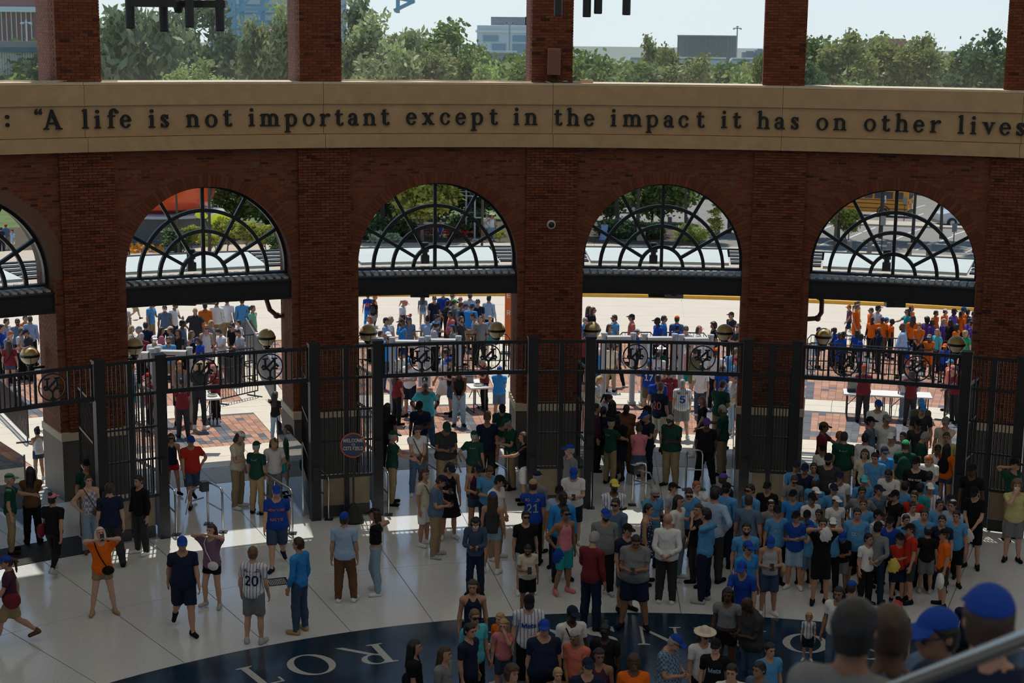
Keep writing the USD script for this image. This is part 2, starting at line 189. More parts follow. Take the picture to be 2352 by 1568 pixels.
TREES = [('willow', (-22.77, 101.48, -2.62), 16.79, 3.14, 'tall dark grey-green tree filling the left of the first upper opening'),
 ('willow', (-21.13, 107.95, -2.85), 16.45, 2.71, 'dark grey-green tree behind the hanging light in the first upper opening'),
 ('broad_light', (-17.07, 90.4, -2.13), 11.58, 1.56, 'low bright green tree above the ledge in the first upper opening'),
 ('broad_light', (-18.29, 88.12, -2.06), 11.01, 1.23, 'low leafy bush left of the bright green tree above the ledge'),
 ('willow_light', (-16.39, 110.79, -2.92), 16.65, 1.9, 'pale green drooping tree beside the cream house with the red roof'),
 ('willow', (-11.47, 113.42, -2.99), 16.85, 2.34, 'grey-green tree at the left edge of the second upper opening'),
 ('willow_light', (-8.79, 109.65, -2.83), 15.91, 2.56, 'tall pale green tree in the left of the second upper opening'),
 ('broad_mid', (-4.72, 115.9, -3.06), 15.22, 2.38, 'bright green tree with a dark bough in the second upper opening'),
 ('willow_light', (-7.78, 103.71, -2.59), 13.54, 2.28, 'pale green round tree low in the second upper opening'),
 ('airy', (-5.14, 105.88, -2.66), 13.43, 2.03, 'olive tree in the middle of the second upper opening'),
 ('broad_mid', (-2.87, 109.96, -2.82), 13.41, 1.36, 'green tree just left of the white building in the second upper opening'),
 ('broad_light', (-1.9, 97.98, -2.34), 11.61, 1.21, 'bright green bush in front of the grey train'),
 ('broad_mid', (-0.79, 160.0, -4.81), 14.34, 2.63, 'distant green tree below the white building'),
 ('broad_mid', (4.74, 107.9, -2.73), 12.77, 1.63, 'green tree right beside the central pillar'),
 ('airy', (7.27, 111.76, -2.89), 13.22, 2.3, 'rounded olive green tree in the third upper opening'),
 ('airy', (10.27, 119.56, -3.21), 14.53, 1.38, 'thin tree rising highest in the third upper opening'),
 ('broad_mid', (8.15, 105.69, -2.65), 12.27, 2.03, 'green tree in the middle of the third upper opening'),
 ('airy', (11.31, 105.39, -2.65), 12.78, 1.69, 'green tree in front of the round grey building'),
 ('broad_light', (14.89, 111.01, -2.88), 11.94, 2.3, 'low green trees below the round grey building'),
 ('broad_mid', (17.77, 116.65, -3.12), 13.03, 1.29, 'green tree half behind the fourth pillar'),
 ('broad_mid', (20.2, 110.16, -2.88), 14.39, 1.69, 'green tree right beside the fourth pillar'),
 ('airy', (21.35, 105.87, -2.72), 14.5, 2.07, 'olive tree in the left of the last upper opening'),
 ('airy', (24.87, 109.2, -2.89), 15.29, 2.3, 'tall olive tree in the middle of the last upper opening'),
 ('airy', (26.47, 106.77, -2.81), 14.42, 1.81, 'olive tree with a leaning trunk in the last upper opening'),
 ('airy', (29.24, 110.19, -2.97), 14.0, 1.72, 'small-crowned olive tree right of the middle in the last upper opening'),
 ('broad_dark', (28.63, 99.98, -2.57), 13.76, 1.85, 'dense darker green tree at the right end of the last upper opening'),
 ('broad_light', (19.16, 96.11, -2.32), 10.75, 1.34, 'low bright bush above the ledge right of the fourth pillar'),
 ('broad_dark', (18.96, 104.29, -2.64), 11.73, 1.31, 'dense dark tree low beside the fourth pillar'),
 ('broad_mid', (-17.96, 105.38, -2.72), 4.55, 2.05, 'green tree right of the orange dome seen through the left arch'),
 ('broad_dark', (-16.63, 110.61, -2.92), 3.88, 1.84, 'dark tree at the right edge of the left arch window'),
 ('yellow', (-5.79, 102.51, -2.53), 4.46, 2.67, 'yellow-green tree in the middle of the left centre arch window'),
 ('broad_dark', (-2.95, 121.71, -3.29), 4.09, 2.34, 'dark tree behind the poles in the left centre arch window'),
 ('broad_dark', (-8.89, 118.1, -3.16), 2.93, 1.95, 'dark leafy tree at the left of the left centre arch window'),
 ('broad_dark', (-5.53, 120.98, -3.27), 3.45, 2.32, 'dark tree behind the seated man'),
 ('broad_mid', (11.02, 119.22, -3.2), 3.79, 2.63, 'round green tree in the right centre arch window'),
 ('broad_dark', (7.15, 121.04, -3.26), 2.94, 1.5, 'dark tree at the left of the right centre arch window'),
 ('conifer', (12.83, 101.89, -2.51), 3.2, 1.01, 'small pale young tree at the right of the right centre arch window'),
 ('yellow', (21.88, 106.17, -2.74), 2.3, 1.19, 'small yellow-green tree at the left of the right arch window'),
 ('shrub_dark', (-19.69, 93.63, -2.28), 1.78, 0.79, 'glossy dark shrub left of the lamp post'),
 ('yellow', (-18.84, 94.43, -2.31), 1.72, 0.69, 'thin yellow-green shrub in front of the lamp post'),
 ('yellow', (-17.54, 92.88, -2.23), 1.47, 0.78, 'yellow-green shrub below the big pale leaves'),
 ('yellow', (-16.8, 94.45, -2.29), 2.11, 0.89, 'yellow-green shrub in the middle of the left arch planting'),
 ('yellow', (-15.53, 93.69, -2.24), 2.04, 0.89, 'yellow-green shrub right of the middle of the left arch planting'),
 ('yellow', (-14.4, 93.72, -2.24), 1.78, 0.83, 'yellow-green shrub at the right of the left arch planting'),
 ('shrub_dark', (-13.53, 92.96, -2.2), 1.47, 0.64, 'dark shrub at the right end of the left arch planting'),
 ('shrub_dark', (-22.52, 100.6, -2.58), 1.09, 0.85, 'dark shrub at the left of the left arch planting'),
 ('shrub_dark', (-9.19, 103.51, -2.59), 1.32, 0.85, 'dark bush at the far left of the left centre planting'),
 ('shrub_dark', (-8.36, 103.57, -2.58), 1.46, 1.0, 'dark spreading bush left of the thin trunk'),
 ('shrub_dark', (-7.15, 104.31, -2.61), 1.47, 0.97, 'dark bush behind the thin trunk'),
 ('shrub_pale', (-8.38, 100.47, -2.46), 0.74, 0.61, 'pale flowering plant at the left of the left centre planting'),
 ('shrub_pale', (-7.48, 101.14, -2.48), 0.61, 0.5, 'second pale flowering plant in the left centre planting'),
 ('shrub_dark', (-3.56, 106.28, -2.67), 1.59, 0.93, 'dark bush right of the seated man'),
 ('shrub_dark', (-2.28, 106.42, -2.68), 1.87, 0.99, 'dark bush behind the two poles'),
 ('yellow', (-0.85, 101.74, -2.49), 0.83, 0.45, 'yellow-green sapling at the right of the left centre arch window'),
 ('shrub_dark', (6.2, 106.5, -2.68), 1.39, 0.76, 'dark hedge end beside the sitting person in a pale robe'),
 ('shrub_dark', (7.17, 105.99, -2.66), 1.38, 0.82, 'dark hedge bush at the left of the right centre arch window'),
 ('shrub_dark', (8.28, 105.5, -2.64), 1.34, 0.81, 'dark hedge bush below the round green tree'),
 ('shrub_dark', (9.29, 105.67, -2.65), 1.26, 0.7, 'dark hedge bush right of the tan stone block'),
 ('grass', (11.58, 104.44, -2.61), 1.19, 0.98, 'clump of long ornamental grass in the right centre arch window')]
# ---------------------------------------------------------------- materials of the hall
BRICK = tone_mat('brick', [(0.0, (0.07, 0.021, 0.012)), (0.2, (0.165, 0.043, 0.020)), (0.6, (0.225, 0.058, 0.025)), (1.0, (0.27, 0.082, 0.036))])
MORTAR = mat('mortar', (0.155, 0.085, 0.055), 0.95, var=0.15, scale=20)
SANDSTONE = mat('cast_stone', (0.50, 0.34, 0.195), 0.85, var=0.12, scale=3, bump=0.15, spec=0.2)
COPING = mat('coping', (0.62, 0.53, 0.40), 0.7, var=0.08, scale=6)
DARKSTONE = mat('granite_plinth', (0.075, 0.068, 0.060), 0.5, var=0.35, scale=60)
CREAM = mat('cream_cap', (0.50, 0.41, 0.28), 0.75, var=0.1, scale=8)
BLACKMETAL = mat('black_metal', (0.016, 0.016, 0.017), 0.42, spec=0.5)
LETTER = mat('bronze_letter', (0.006, 0.006, 0.007), 0.55)
CEIL = mat('hall_ceiling', (0.55, 0.53, 0.50), 0.9)
def terrazzo(name, c1, c2, rough):
    return usdkit.material(stage, '/World/Looks/' + name, {
        'tc': ('texture_coordinate', {}), 'v': ('voronoi_texture', {'scale': 70.0}), 'n': ('noise_texture', {'scale': 0.7, 'detail': 5.0}),
        'r': ('rgb_ramp', {'ramp': [(0.0, c1), (0.5, c2), (1.0, c1)]}), 's': ('separate_color', {}), 'm': ('mix', {'mix_type': 'multiply', 'fac': 0.12}), 'rr': ('map_range', {'from_min': 0.3, 'from_max': 0.7, 'to_min': rough * 0.7, 'to_max': rough * 1.4}),
        'p': ('principled_bsdf', {'specular_ior_level': 0.9})},
        [('tc.object', 'v.vector'), ('tc.object', 'n.vector'), ('v.color', 's.color'), ('s.r', 'r.fac'), ('r.color', 'm.color1'), ('n.color', 'm.color2'), ('m.color', 'p.base_color'), ('n.fac', 'rr.value'), ('rr.result', 'p.roughness')], surface='p.BSDF')
TERR = terrazzo('terrazzo_pale', (0.62, 0.66, 0.68), (0.78, 0.81, 0.82), 0.13)
TERR_B = terrazzo('terrazzo_blue', (0.008, 0.024, 0.048), (0.016, 0.042, 0.078), 0.15)
TERR_W = terrazzo('terrazzo_white', (0.46, 0.47, 0.46), (0.58, 0.58, 0.56), 0.2)
JOINT = mat('floor_joint', (0.10, 0.10, 0.095), 0.6)
# ---------------------------------------------------------------- floor: polar terrazzo panels, blue medallion with letters
fl = thing('floor', 'pale polished terrazzo floor of the round entrance hall with a blue medallion', 'floor', kind='structure')
put('screed', (lambda: arcblock(0.05, 24.42, 0, 2 * math.pi, -0.3, -0.006, 96))(), JOINT, fl)
half = DE / 2
edges_R = [13.8, 17.0, 20.5, 24.3]
for ri in range(3):
    for k in range(-8, 9):
        a0, a1 = PH0 + k * half, PH0 + (k + 1) * half
        if a1 < -0.95 or a0 > 0.75: continue
        g = 0.006
        put('floor_panel', arcblock(edges_R[ri] + g, edges_R[ri + 1] - g, a0 + g / edges_R[ri], a1 - g / edges_R[ri], -0.005, 0.0, 4), TERR, fl)
put('floor_panel', arcblock(13.81, 24.3, 0.76, 2 * math.pi - 0.96, -0.005, 0.0, 60), TERR, fl, label='unbroken floor behind the viewer')
put('medallion', arcblock(7.6, 13.79, 0, 2 * math.pi, -0.005, 0.0, 120), TERR_B, fl, label='blue terrazzo ring')
put('medallion_centre', arcblock(0.05, 7.59, 0, 2 * math.pi, -0.005, 0.0, 60), TERR, fl)
def band(poly, w): return poly.buffer(w, cap_style=2)
def L(*p): return LineString(p)
def ell(cx, cy, rx, ry, n=32): return Polygon([(cx + rx * math.cos(t), cy + ry * math.sin(t)) for t in np.linspace(0, 2 * math.pi, n, False)])
def serif(x, y, w, up=1, h=0.035): return Polygon([(x - w, y), (x + w, y), (x + w, y + up * h), (x + w * 0.35, y + up * h * 1.9), (x - w * 0.35, y + up * h * 1.9), (x - w, y + up * h)])
def stem(x, y0, y1, w, s0=True, s1=True, sw=None):
    sw = sw or w * 1.15; out = [sbox(x - w / 2, y0, x + w / 2, y1)]
    if s0: out.append(serif(x, y0, sw, 1))
    if s1: out.append(serif(x, y1, sw, -1))
    return out
def halfL(x, y1, w): return Polygon([(x - w / 2, y1), (x - w * 1.15, y1 - 0.075), (x - w * 1.15, y1 - 0.1), (x - w / 2, y1 - 0.07)])
def ringe(cx, cy, rx, ry, t, t2): return ell(cx, cy, rx, ry).difference(ell(cx, cy, rx - t, ry - t2))
def arch_(x0, x1, y, h, w):   # the arch of n, m, h, u: from stem at x0 over to x1
    r = (x1 - x0) / 2; ring = ell((x0 + x1) / 2, y - h, r + w / 2, h).difference(ell((x0 + x1) / 2, y - h, r - w / 2, h - 0.07)); return ring.intersection(sbox(x0, y - h, x1 + w, y + 0.1))
W_ = 0.14
GL = {   # old-style serif letters, x-height 0.66, capitals and ascenders 1.0: (parts, advance)
 'A': (lambda: [Polygon([(0.08, 0), (0.15, 0), (0.45, 0.85), (0.47, 1.02), (0.40, 1.0)]), Polygon([(0.40, 1.02), (0.48, 1.02), (0.88, 0), (0.71, 0), (0.36, 0.92)]), sbox(0.2, 0.28, 0.68, 0.34), serif(0.12, 0, 0.14), serif(0.79, 0, 0.17)], 0.95),
 'l': (lambda: stem(0.2, 0, 1.0, W_, True, False) + [halfL(0.2, 1.0, W_)], 0.4),
 'i': (lambda: stem(0.2, 0, 0.66, W_, True, False) + [halfL(0.2, 0.66, W_), ell(0.2, 0.88, 0.085, 0.085, 14)], 0.4),
 'f': (lambda: stem(0.2, 0, 0.8, W_, True, False) + [ringe(0.36, 0.78, 0.23, 0.24, 0.14, 0.06).intersection(sbox(0, 0.78, 0.56, 1.1)), ell(0.53, 0.84, 0.075, 0.075, 12), sbox(0.04, 0.6, 0.42, 0.66)], 0.5),
 'e': (lambda: [ringe(0.33, 0.33, 0.29, 0.345, 0.13, 0.05).difference(Polygon([(0.36, 0.36), (0.9, 0.36), (0.9, 0.1), (0.36, 0.2)])), sbox(0.1, 0.33, 0.6, 0.385)], 0.66),
 's': (lambda: [ringe(0.25, 0.49, 0.19, 0.185, 0.1, 0.05).difference(sbox(0.27, 0.2, 0.6, 0.5)), ringe(0.27, 0.17, 0.21, 0.18, 0.11, 0.05).difference(sbox(-0.1, 0.16, 0.22, 0.5)), Polygon([(0.08, 0.46), (0.2, 0.52), (0.46, 0.2), (0.36, 0.12)]), sbox(0.06, 0.02, 0.1, 0.2), sbox(0.41, 0.46, 0.45, 0.66)], 0.52),
 'n': (lambda: stem(0.2, 0, 0.66, W_, True, False) + stem(0.6, 0, 0.45, W_, True, False) + [halfL(0.2, 0.66, W_), arch_(0.2, 0.6, 0.68, 0.26, W_)], 0.8),
 'o': (lambda: [ringe(0.35, 0.33, 0.32, 0.35, 0.13, 0.045)], 0.7),
 't': (lambda: [sbox(0.13, 0.1, 0.27, 0.85), Polygon([(0.13, 0.6), (0.27, 0.9), (0.27, 0.6)]), sbox(0.03, 0.6, 0.45, 0.66), ringe(0.34, 0.16, 0.21, 0.17, 0.14, 0.06).intersection(sbox(0.1, -0.1, 0.48, 0.16))], 0.5),
 'm': (lambda: stem(0.2, 0, 0.66, W_, True, False) + stem(0.58, 0, 0.45, W_, True, False) + stem(0.96, 0, 0.45, W_, True, False) + [halfL(0.2, 0.66, W_), arch_(0.2, 0.58, 0.68, 0.26, W_), arch_(0.58, 0.96, 0.68, 0.26, W_)], 1.15),
 'p': (lambda: stem(0.2, -0.34, 0.66, W_, True, False) + [halfL(0.2, 0.66, W_), ringe(0.42, 0.33, 0.3, 0.35, 0.13, 0.05).intersection(sbox(0.2, -0.1, 1, 1))], 0.78),
 'r': (lambda: stem(0.2, 0, 0.66, W_, True, False) + [halfL(0.2, 0.66, W_), Polygon([(0.25, 0.5), (0.42, 0.66), (0.54, 0.67), (0.54, 0.6), (0.44, 0.58), (0.27, 0.42)]), ell(0.53, 0.59, 0.075, 0.08, 12)], 0.6),
 'x': (lambda: [Polygon([(0.05, 0.66), (0.24, 0.66), (0.66, 0), (0.47, 0)]), Polygon([(0.5, 0.66), (0.58, 0.66), (0.18, 0), (0.08, 0)]), serif(0.14, 0.66, 0.13, -1), serif(0.55, 0.66, 0.11, -1), serif(0.13, 0, 0.11), serif(0.57, 0, 0.13)], 0.7),
 'c': (lambda: [ringe(0.33, 0.33, 0.29, 0.345, 0.13, 0.05).difference(Polygon([(0.4, 0.33), (0.9, 0.7), (0.9, 0.1), (0.4, 0.25)])), ell(0.52, 0.5, 0.07, 0.07, 12)], 0.6),
 'a': (lambda: [sbox(0.38, 0.06, 0.52, 0.5), ringe(0.29, 0.46, 0.23, 0.215, 0.12, 0.05).intersection(sbox(0, 0.47, 0.6, 0.8)), ringe(0.27, 0.19, 0.23, 0.2, 0.12, 0.05).intersection(sbox(0, -0.1, 0.46, 0.5)), ell(0.12, 0.5, 0.06, 0.06, 10), sbox(0.45, 0, 0.62, 0.06)], 0.64),
 'h': (lambda: stem(0.2, 0, 1.0, W_, True, False) + stem(0.6, 0, 0.45, W_, True, False) + [halfL(0.2, 1.0, W_), arch_(0.2, 0.6, 0.68, 0.26, W_)], 0.8),
 'v': (lambda: [Polygon([(0.05, 0.66), (0.22, 0.66), (0.42, 0.16), (0.36, 0)]), Polygon([(0.52, 0.66), (0.6, 0.66), (0.38, 0.0), (0.33, 0.06)]), serif(0.13, 0.66, 0.14, -1), serif(0.56, 0.66, 0.11, -1)], 0.68),
 ':': (lambda: [ell(0.12, 0.09, 0.09, 0.09, 14), ell(0.12, 0.5, 0.09, 0.09, 14)], 0.3),
 '\u201c': (lambda: [ell(x, 0.83, 0.075, 0.085, 12).union(Polygon([(x - 0.075, 0.83), (x - 0.03, 0.98), (x + 0.06, 1.03), (x + 0.02, 0.93), (x, 0.85)])) for x in (0.1, 0.32)], 0.42),
 'R': (lambda: stem(0.2, 0, 1.0, 0.15) + [ringe(0.42, 0.75, 0.3, 0.26, 0.13, 0.045).intersection(sbox(0.2, 0.4, 1, 1.1)), Polygon([(0.34, 0.5), (0.48, 0.5), (1.02, -0.06), (0.86, -0.04)])], 0.95),
 'O': (lambda: [ringe(0.5, 0.5, 0.48, 0.53, 0.16, 0.05)], 1.0),
 'N': (lambda: [sbox(0.14, 0, 0.2, 1), sbox(0.86, 0, 0.92, 1.0), Polygon([(0.1, 1), (0.25, 1), (0.92, 0.08), (0.92, -0.04)]), serif(0.16, 0, 0.13), serif(0.14, 1, 0.12, -1), serif(0.89, 1, 0.13, -1)], 1.0),
 'I': (lambda: stem(0.2, 0, 1.0, 0.15), 0.4),
 'B': (lambda: stem(0.2, 0, 1.0, 0.15) + [ringe(0.42, 0.76, 0.27, 0.25, 0.13, 0.045).intersection(sbox(0.2, 0.4, 1, 1.1)), ringe(0.44, 0.265, 0.33, 0.275, 0.14, 0.045).intersection(sbox(0.2, -0.1, 1, 1.1))], 0.85),
 'S': (lambda: [ringe(0.36, 0.75, 0.28, 0.27, 0.14, 0.05).difference(sbox(0.36, 0.3, 0.9, 0.78)), ringe(0.4, 0.25, 0.31, 0.27, 0.14, 0.05).difference(sbox(-0.1, 0.22, 0.4, 0.7)), Polygon([(0.1, 0.7), (0.26, 0.76), (0.68, 0.26), (0.54, 0.16)]), sbox(0.08, 0, 0.13, 0.28), sbox(0.6, 0.72, 0.65, 1.0)], 0.8),
 'T': (lambda: stem(0.45, 0, 1.0, 0.15, True, False) + [sbox(0.03, 0.95, 0.87, 1.0), sbox(0.03, 0.76, 0.08, 1.0), sbox(0.82, 0.76, 0.87, 1.0)], 0.9),
 'M': (lambda: [sbox(0.12, 0, 0.18, 1), sbox(0.96, 0, 1.1, 1), Polygon([(0.1, 1), (0.25, 1), (0.6, 0.2), (0.55, 0.02)]), Polygon([(0.95, 1), (1.05, 1), (0.62, 0.02), (0.55, 0.02)]), serif(0.15, 0, 0.12), serif(1.03, 0, 0.16)], 1.2),
 'E': (lambda: stem(0.2, 0, 1.0, 0.15) + [sbox(0.2, 0, 0.68, 0.05), sbox(0.2, 0.95, 0.66, 1.0), sbox(0.2, 0.49, 0.52, 0.54), sbox(0.63, 0, 0.68, 0.22), sbox(0.61, 0.78, 0.66, 1.0)], 0.75),
}
def glyph(c): return unary_union(GL[c][0]()).buffer(0)
# medallion letters: (letter, bearing, radius of its base, height); their tops point away from the gates
for ch, a, Rb, hgt, rot in MEDAL_LETTERS:
    g = glyph(ch); g = affinity.translate(g, -GL[ch][1] / 2, -0.5); m = extrude(affinity.scale(g, hgt * 0.95, hgt, origin=(0, 0)), 0.004)
    v = np.array(m.vertices); k, l = math.cos(rot), math.sin(rot); base = pol(Rb, a, 0.0)
    v2 = np.stack([v[:, 0] * k - v[:, 1] * l + base[0], v[:, 0] * l + v[:, 1] * k + base[1], v[:, 2] - 0.0025], 1)
    put('inlaid_letter', (v2, m.faces), TERR_W, fl, label=f'white inlaid letter {ch}')
gr = thing('floor_grate', 'small dark square drain grate set in the pale floor between the two rows of people', 'grate')
GX, GY = 0, 0
def drain(cx, cy, rz):
    b = MB()
    for s in (-1, 1): b.box((0, s * 0.2, 0), (0.42, 0.03, 0.012)); b.box((s * 0.2, 0, 0), (0.03, 0.42, 0.012))
    put('frame', rotm(b.out(), rz, (cx, cy, 0.003)), BLACKMETAL, gr)
    for i in range(11): put('slat', rotm(MB().box((-0.17 + i * 0.034, 0, 0), (0.016, 0.38, 0.008)).out(), rz, (cx, cy, 0.003)), BLACKMETAL, gr)
def rotx(m):
    v = np.array(m[0]); return np.stack([v[:, 0], v[:, 2], v[:, 1]], 1), m[1][:, ::-1]
def shift(m, t): return np.asarray(m[0], float) + np.asarray(t), m[1]
def rotm(m, rz, t=(0, 0, 0)):
    v = np.array(m[0] if isinstance(m, tuple) else m.vertices, float); f = m[1] if isinstance(m, tuple) else m.faces; k, l = math.cos(rz), math.sin(rz)
    return np.stack([v[:, 0] * k - v[:, 1] * l + t[0], v[:, 0] * l + v[:, 1] * k + t[1], v[:, 2] + t[2]], 1), f
drain(*GRATE)
# ---------------------------------------------------------------- arcade wall
AR, SPRING, TOPB = 1.96, 5.15, 8.0                    # arch radius, springing, foot of the stone band
wl = thing('wall_front', 'dark red brick arcade wall with round arches and wide flat piers', 'wall', kind='structure')
A_W0, A_W1 = JOINTS[0], JOINTS[6]
def bay_poly(k):
    hw = DE / 2 * RW; p = sbox(-hw, 0, hw, TOPB); a = ell(0, SPRING, AR, AR, 64).union(sbox(-AR, -1, AR, SPRING)); return p.difference(a)
WT = 1.4                                              # thickness of the wall
for k in range(6):
    b = MB(); P = bay_poly(k)
    for x in np.arange(-3, 3, 0.25):
        s = P.intersection(sbox(x, -1, x + 0.25, 9))
        if s.is_empty or s.area < 1e-5: continue
        m = extrude(s, WT); v, f = wall_map(m, BAYS[k], RW + 0.03 + WT); b.add(v, f)
    put('wall_core', b.out(), MORTAR, wl)
BL, BH, MJ = 0.203, 0.057, 0.0095
def lay(mb, R, a0, s0, s1, z0, z1, hole=None, proud=0.0, depth=0.05, flip=False):
    """Courses of bricks over s0..s1 (metres along the wall from bearing a0), z0..z1; hole(z) gives the opening's half width."""
    row = 0; z = z0
    while z + BH <= z1 + 1e-6:
        spans = [(s0, s1)]; h = hole(z + BH / 2) if hole else None
        if h is not None and h > 0: spans = [(s0, min(s1, -h)), (max(s0, h), s1)]
        off = (row % 2) * (BL + MJ) / 2
        for u, w in spans:
            if w - u < 0.03: continue
            x = math.floor((u - s0 - off) / (BL + MJ)) * (BL + MJ) + s0 + off
            while x < w:
                p, q = max(x, u) , min(x + BL, w)
                if q - p > 0.025:
                    t = RNG.random(); t = t * 0.25 if RNG.random() < 0.10 else 0.25 + 0.75 * t
                    pr = proud + RNG.uniform(0, 0.004)
                    for_brick(mb, R - pr, R + depth, a0 + p / R, a0 + q / R, z, z + BH, t)
                x += BL + MJ
        row += 1; z += BH + MJ
def for_brick(mb, R0, R1, a0, a1, z0, z1, t):
    v = [pol(R, a, z) for R in (R0, R1) for a in (a0, a1) for z in (z0, z1)]
    mb.add(v, BRF, t)
BRF = np.array([[0, 1, 3, 2], [0, 2, 6, 4], [1, 5, 7, 3], [0, 4, 5, 1], [2, 3, 7, 6]])
VR = 0.30
bm = MB()
def arch_hole(z):
    if z <= SPRING: return AR
    d = (AR + VR) ** 2 - (z - SPRING) ** 2
    return math.sqrt(d) if d > 0 else None
nv = 66
for k in range(5):
    hw = DE / 2 * RW; pw = 0.075 * RW / 2 * 1.0        # pilaster half width at each pier
    lay(bm, RW + 0.03, BAYS[k], -hw + 0.62, hw - 0.62, 1.62, TOPB, arch_hole)
    lay(bm, RW - 0.06, JOINTS[k + 1], -0.62, 0.62, 1.62, TOPB, depth=0.12)
    for side in (-1, 1):                               # reveals of the arch, two or three bricks of depth in view
        z = 1.62
        row = 0
        while z < SPRING:
            x = RW + 0.05 + (row % 2) * 0.1
            while x < RW + WT - 0.02:
                q = min(x + BL, RW + WT + 0.02); t = 0.25 + 0.75 * RNG.random(); ha = AR / RW
                a_ = BAYS[k] + side * (ha - 0.003 / RW); b_ = BAYS[k] + side * (ha + 0.03)
                for_brick(bm, x, q, min(a_, b_), max(a_, b_), z, z + BH, t); x = q + MJ
            row += 1; z += BH + MJ
    for i in range(nv):                                # soldier bricks round the arch, each one a part
        t0, t1 = math.pi * i / nv, math.pi * (i + 1) / nv; g = 0.0045
        c = [(r * math.cos(t), r * math.sin(t)) for r, t in ((AR - 0.002, t0 + g), (AR + VR - 0.012, t0 + g * 0.9), (AR + VR - 0.012, t1 - g * 0.9), (AR - 0.002, t1 - g))]
        v = [pol(RW + 0.03 + d, BAYS[k] - x / RW, SPRING + y) for d in (-0.012 - RNG.uniform(0, 0.006), WT - 0.4) for x, y in c]
        n_ = 0.25 + 0.7 * RNG.random()
        put('arch_brick', (np.array(v), np.array([[0, 1, 2, 3], [0, 3, 7, 4], [0, 4, 5, 1], [1, 5, 6, 2], [3, 2, 6, 7]])), BRICK, wl, tone=[n_] * 8) if k * nv + i < 330 and (k > 0 or i < 36) else None
put('brick_courses', bm.out(), BRICK, wl, kind='stuff', tone=bm.tone())
for k in range(6):                                      # granite plinths with cream cap stones
    j = JOINTS[k + 1] if k < 5 else JOINTS[6]; hw = (DE / 2 * RW - AR)
    for nm, z0, z1, pr, mt in (('plinth_stone', 0.0, 1.42, 0.03, DARKSTONE), ('cap_stone', 1.425, 1.6, 0.05, CREAM)):
        put(nm, arcblock(RW - 0.07 - pr, RW + WT + 0.06, j - (hw + pr - 0.02) / RW, j + (hw + pr - 0.02) / RW, z0, z1), mt, wl)
# the stone band with its sentence
bn = thing('trim_1', 'tan cast stone band above the arches carrying a raised sentence', 'trim', kind='structure')
for k in range(-1, 6):
    a0 = PH0 + (k - 2) * DE + 0.00018; a1 = a0 + DE - 0.00036; n = 8
    put('bottom_block', arcblock(RW - 0.22, RW + 1.2, a0, a1, 7.99, 8.30, n), SANDSTONE, bn)
    put('letter_block', arcblock(RW - 0.0, RW + 1.2, a0, a1, 8.31, 9.0, n, z0=8.31) if 0 else arcblock(RW, RW + 1.2, a0, a1, 8.31, 9.0, n), SANDSTONE, bn)
    put('top_block', arcblock(RW - 0.05, RW + 1.2, a0, a1, 9.006, 9.46, n), SANDSTONE, bn)
    put('coping_stone', arcblock(RW - 0.02, RW + 1.3, a0, a1, 9.465, 9.52, n), COPING, bn)
for ch, a, z, hgt in SENTENCE:
    g = affinity.scale(glyph(ch).buffer(0.016), hgt * 1.0, hgt, origin=(0, 0)); g = affinity.translate(g, -GL[ch][1] * hgt / 2, 0)
    m = extrude(g.simplify(0.004), 0.05); v, f = wall_map(m, a, RW, -1)
    v[:, 2] += z; v[:, :2] -= 0.0
    put('letter', (v, f), LETTER, bn, label=f'dark raised letter {ch}' if ch.isalpha() else 'dark raised punctuation mark')
# upper pillars, lintel, roof, rest of the drum
for k in range(7):
    j = JOINTS[k]; pt = thing('pillar', ['', 'brick pillar at the left with a sunlit left side', 'brick pillar left of centre above the word important', 'central brick pillar carrying a brick-coloured panel', 'brick pillar right of centre above the word has', 'brick pillar at the right edge above the stone band', ''][k] or 'brick pillar just outside the picture', 'pillar', kind='structure')
    b = MB(); w = 0.5
    arcblock(24.72, 26.2, j - (w - 0.01) / 24.7, j + (w - 0.01) / 24.7, 9.52, 14.5, 3, b)
    put('pillar_core', b.out(), MORTAR, pt)
    if k in (0, 6): continue
    b = MB(); lay(b, 24.70, j, -w, w, 9.53, 12.4, depth=0.1)
    for side in (-1, 1):
        z, row = 9.53, 0
        while z < 12.3:
            x = 24.81 + (row % 2) * 0.1
            while x < 26.2:
                q = min(x + BL, 26.21); a_ = j + side * w / 24.7; b_ = j + side * (w - 0.06) / 24.7; lo, hi = min(a_, b_), max(a_, b_)
                for_brick(b, x, q, lo, hi, z, z + BH, 0.25 + 0.75 * RNG.random()); x = q + MJ
            row += 1; z += BH + MJ
    put('brick_courses', b.out(), BRICK, pt, kind='stuff', tone=b.tone())
for k in range(6):
    nt = put('window_%d' % (k + 1), arcblock(25.2, 25.203, JOINTS[k] + 0.0205, JOINTS[k + 1] - 0.0205, 9.52, 14.5, 8), SCREEN_MAT(), label=f'fine see-through mesh screen in upper opening {k + 1} from the left', cat='window screen', kind='structure')
lt = thing('wall_upper', 'brick lintel and roof edge above the upper openings', 'wall', kind='structure')
put('lintel', arcblock(24.4, 25.2, 0, 2 * math.pi, 14.5, 16.6, 120), MORTAR, lt)
put('wall_back', arcblock(24.4, 25.6, JOINTS[6], JOINTS[0] + 2 * math.pi, 0, 9.5, 90), MORTAR, label='plain rear wall of the round hall behind the viewer', cat='wall', kind='structure')
b = MB()
for i in range(20):
    a = JOINTS[6] + (i + 0.5) * (2 * math.pi - (JOINTS[6] - JOINTS[0])) / 20; arcblock(24.7, 26.0, a - 0.02, a + 0.02, 9.5, 14.5, 1, b)
put('rear_pillars', b.out(), MORTAR, lt)
put('ceiling', arcblock(24.0, 25.2, 0, 2 * math.pi, 16.6, 16.9, 60), CEIL, label='roof over the hall', cat='ceiling', kind='structure')
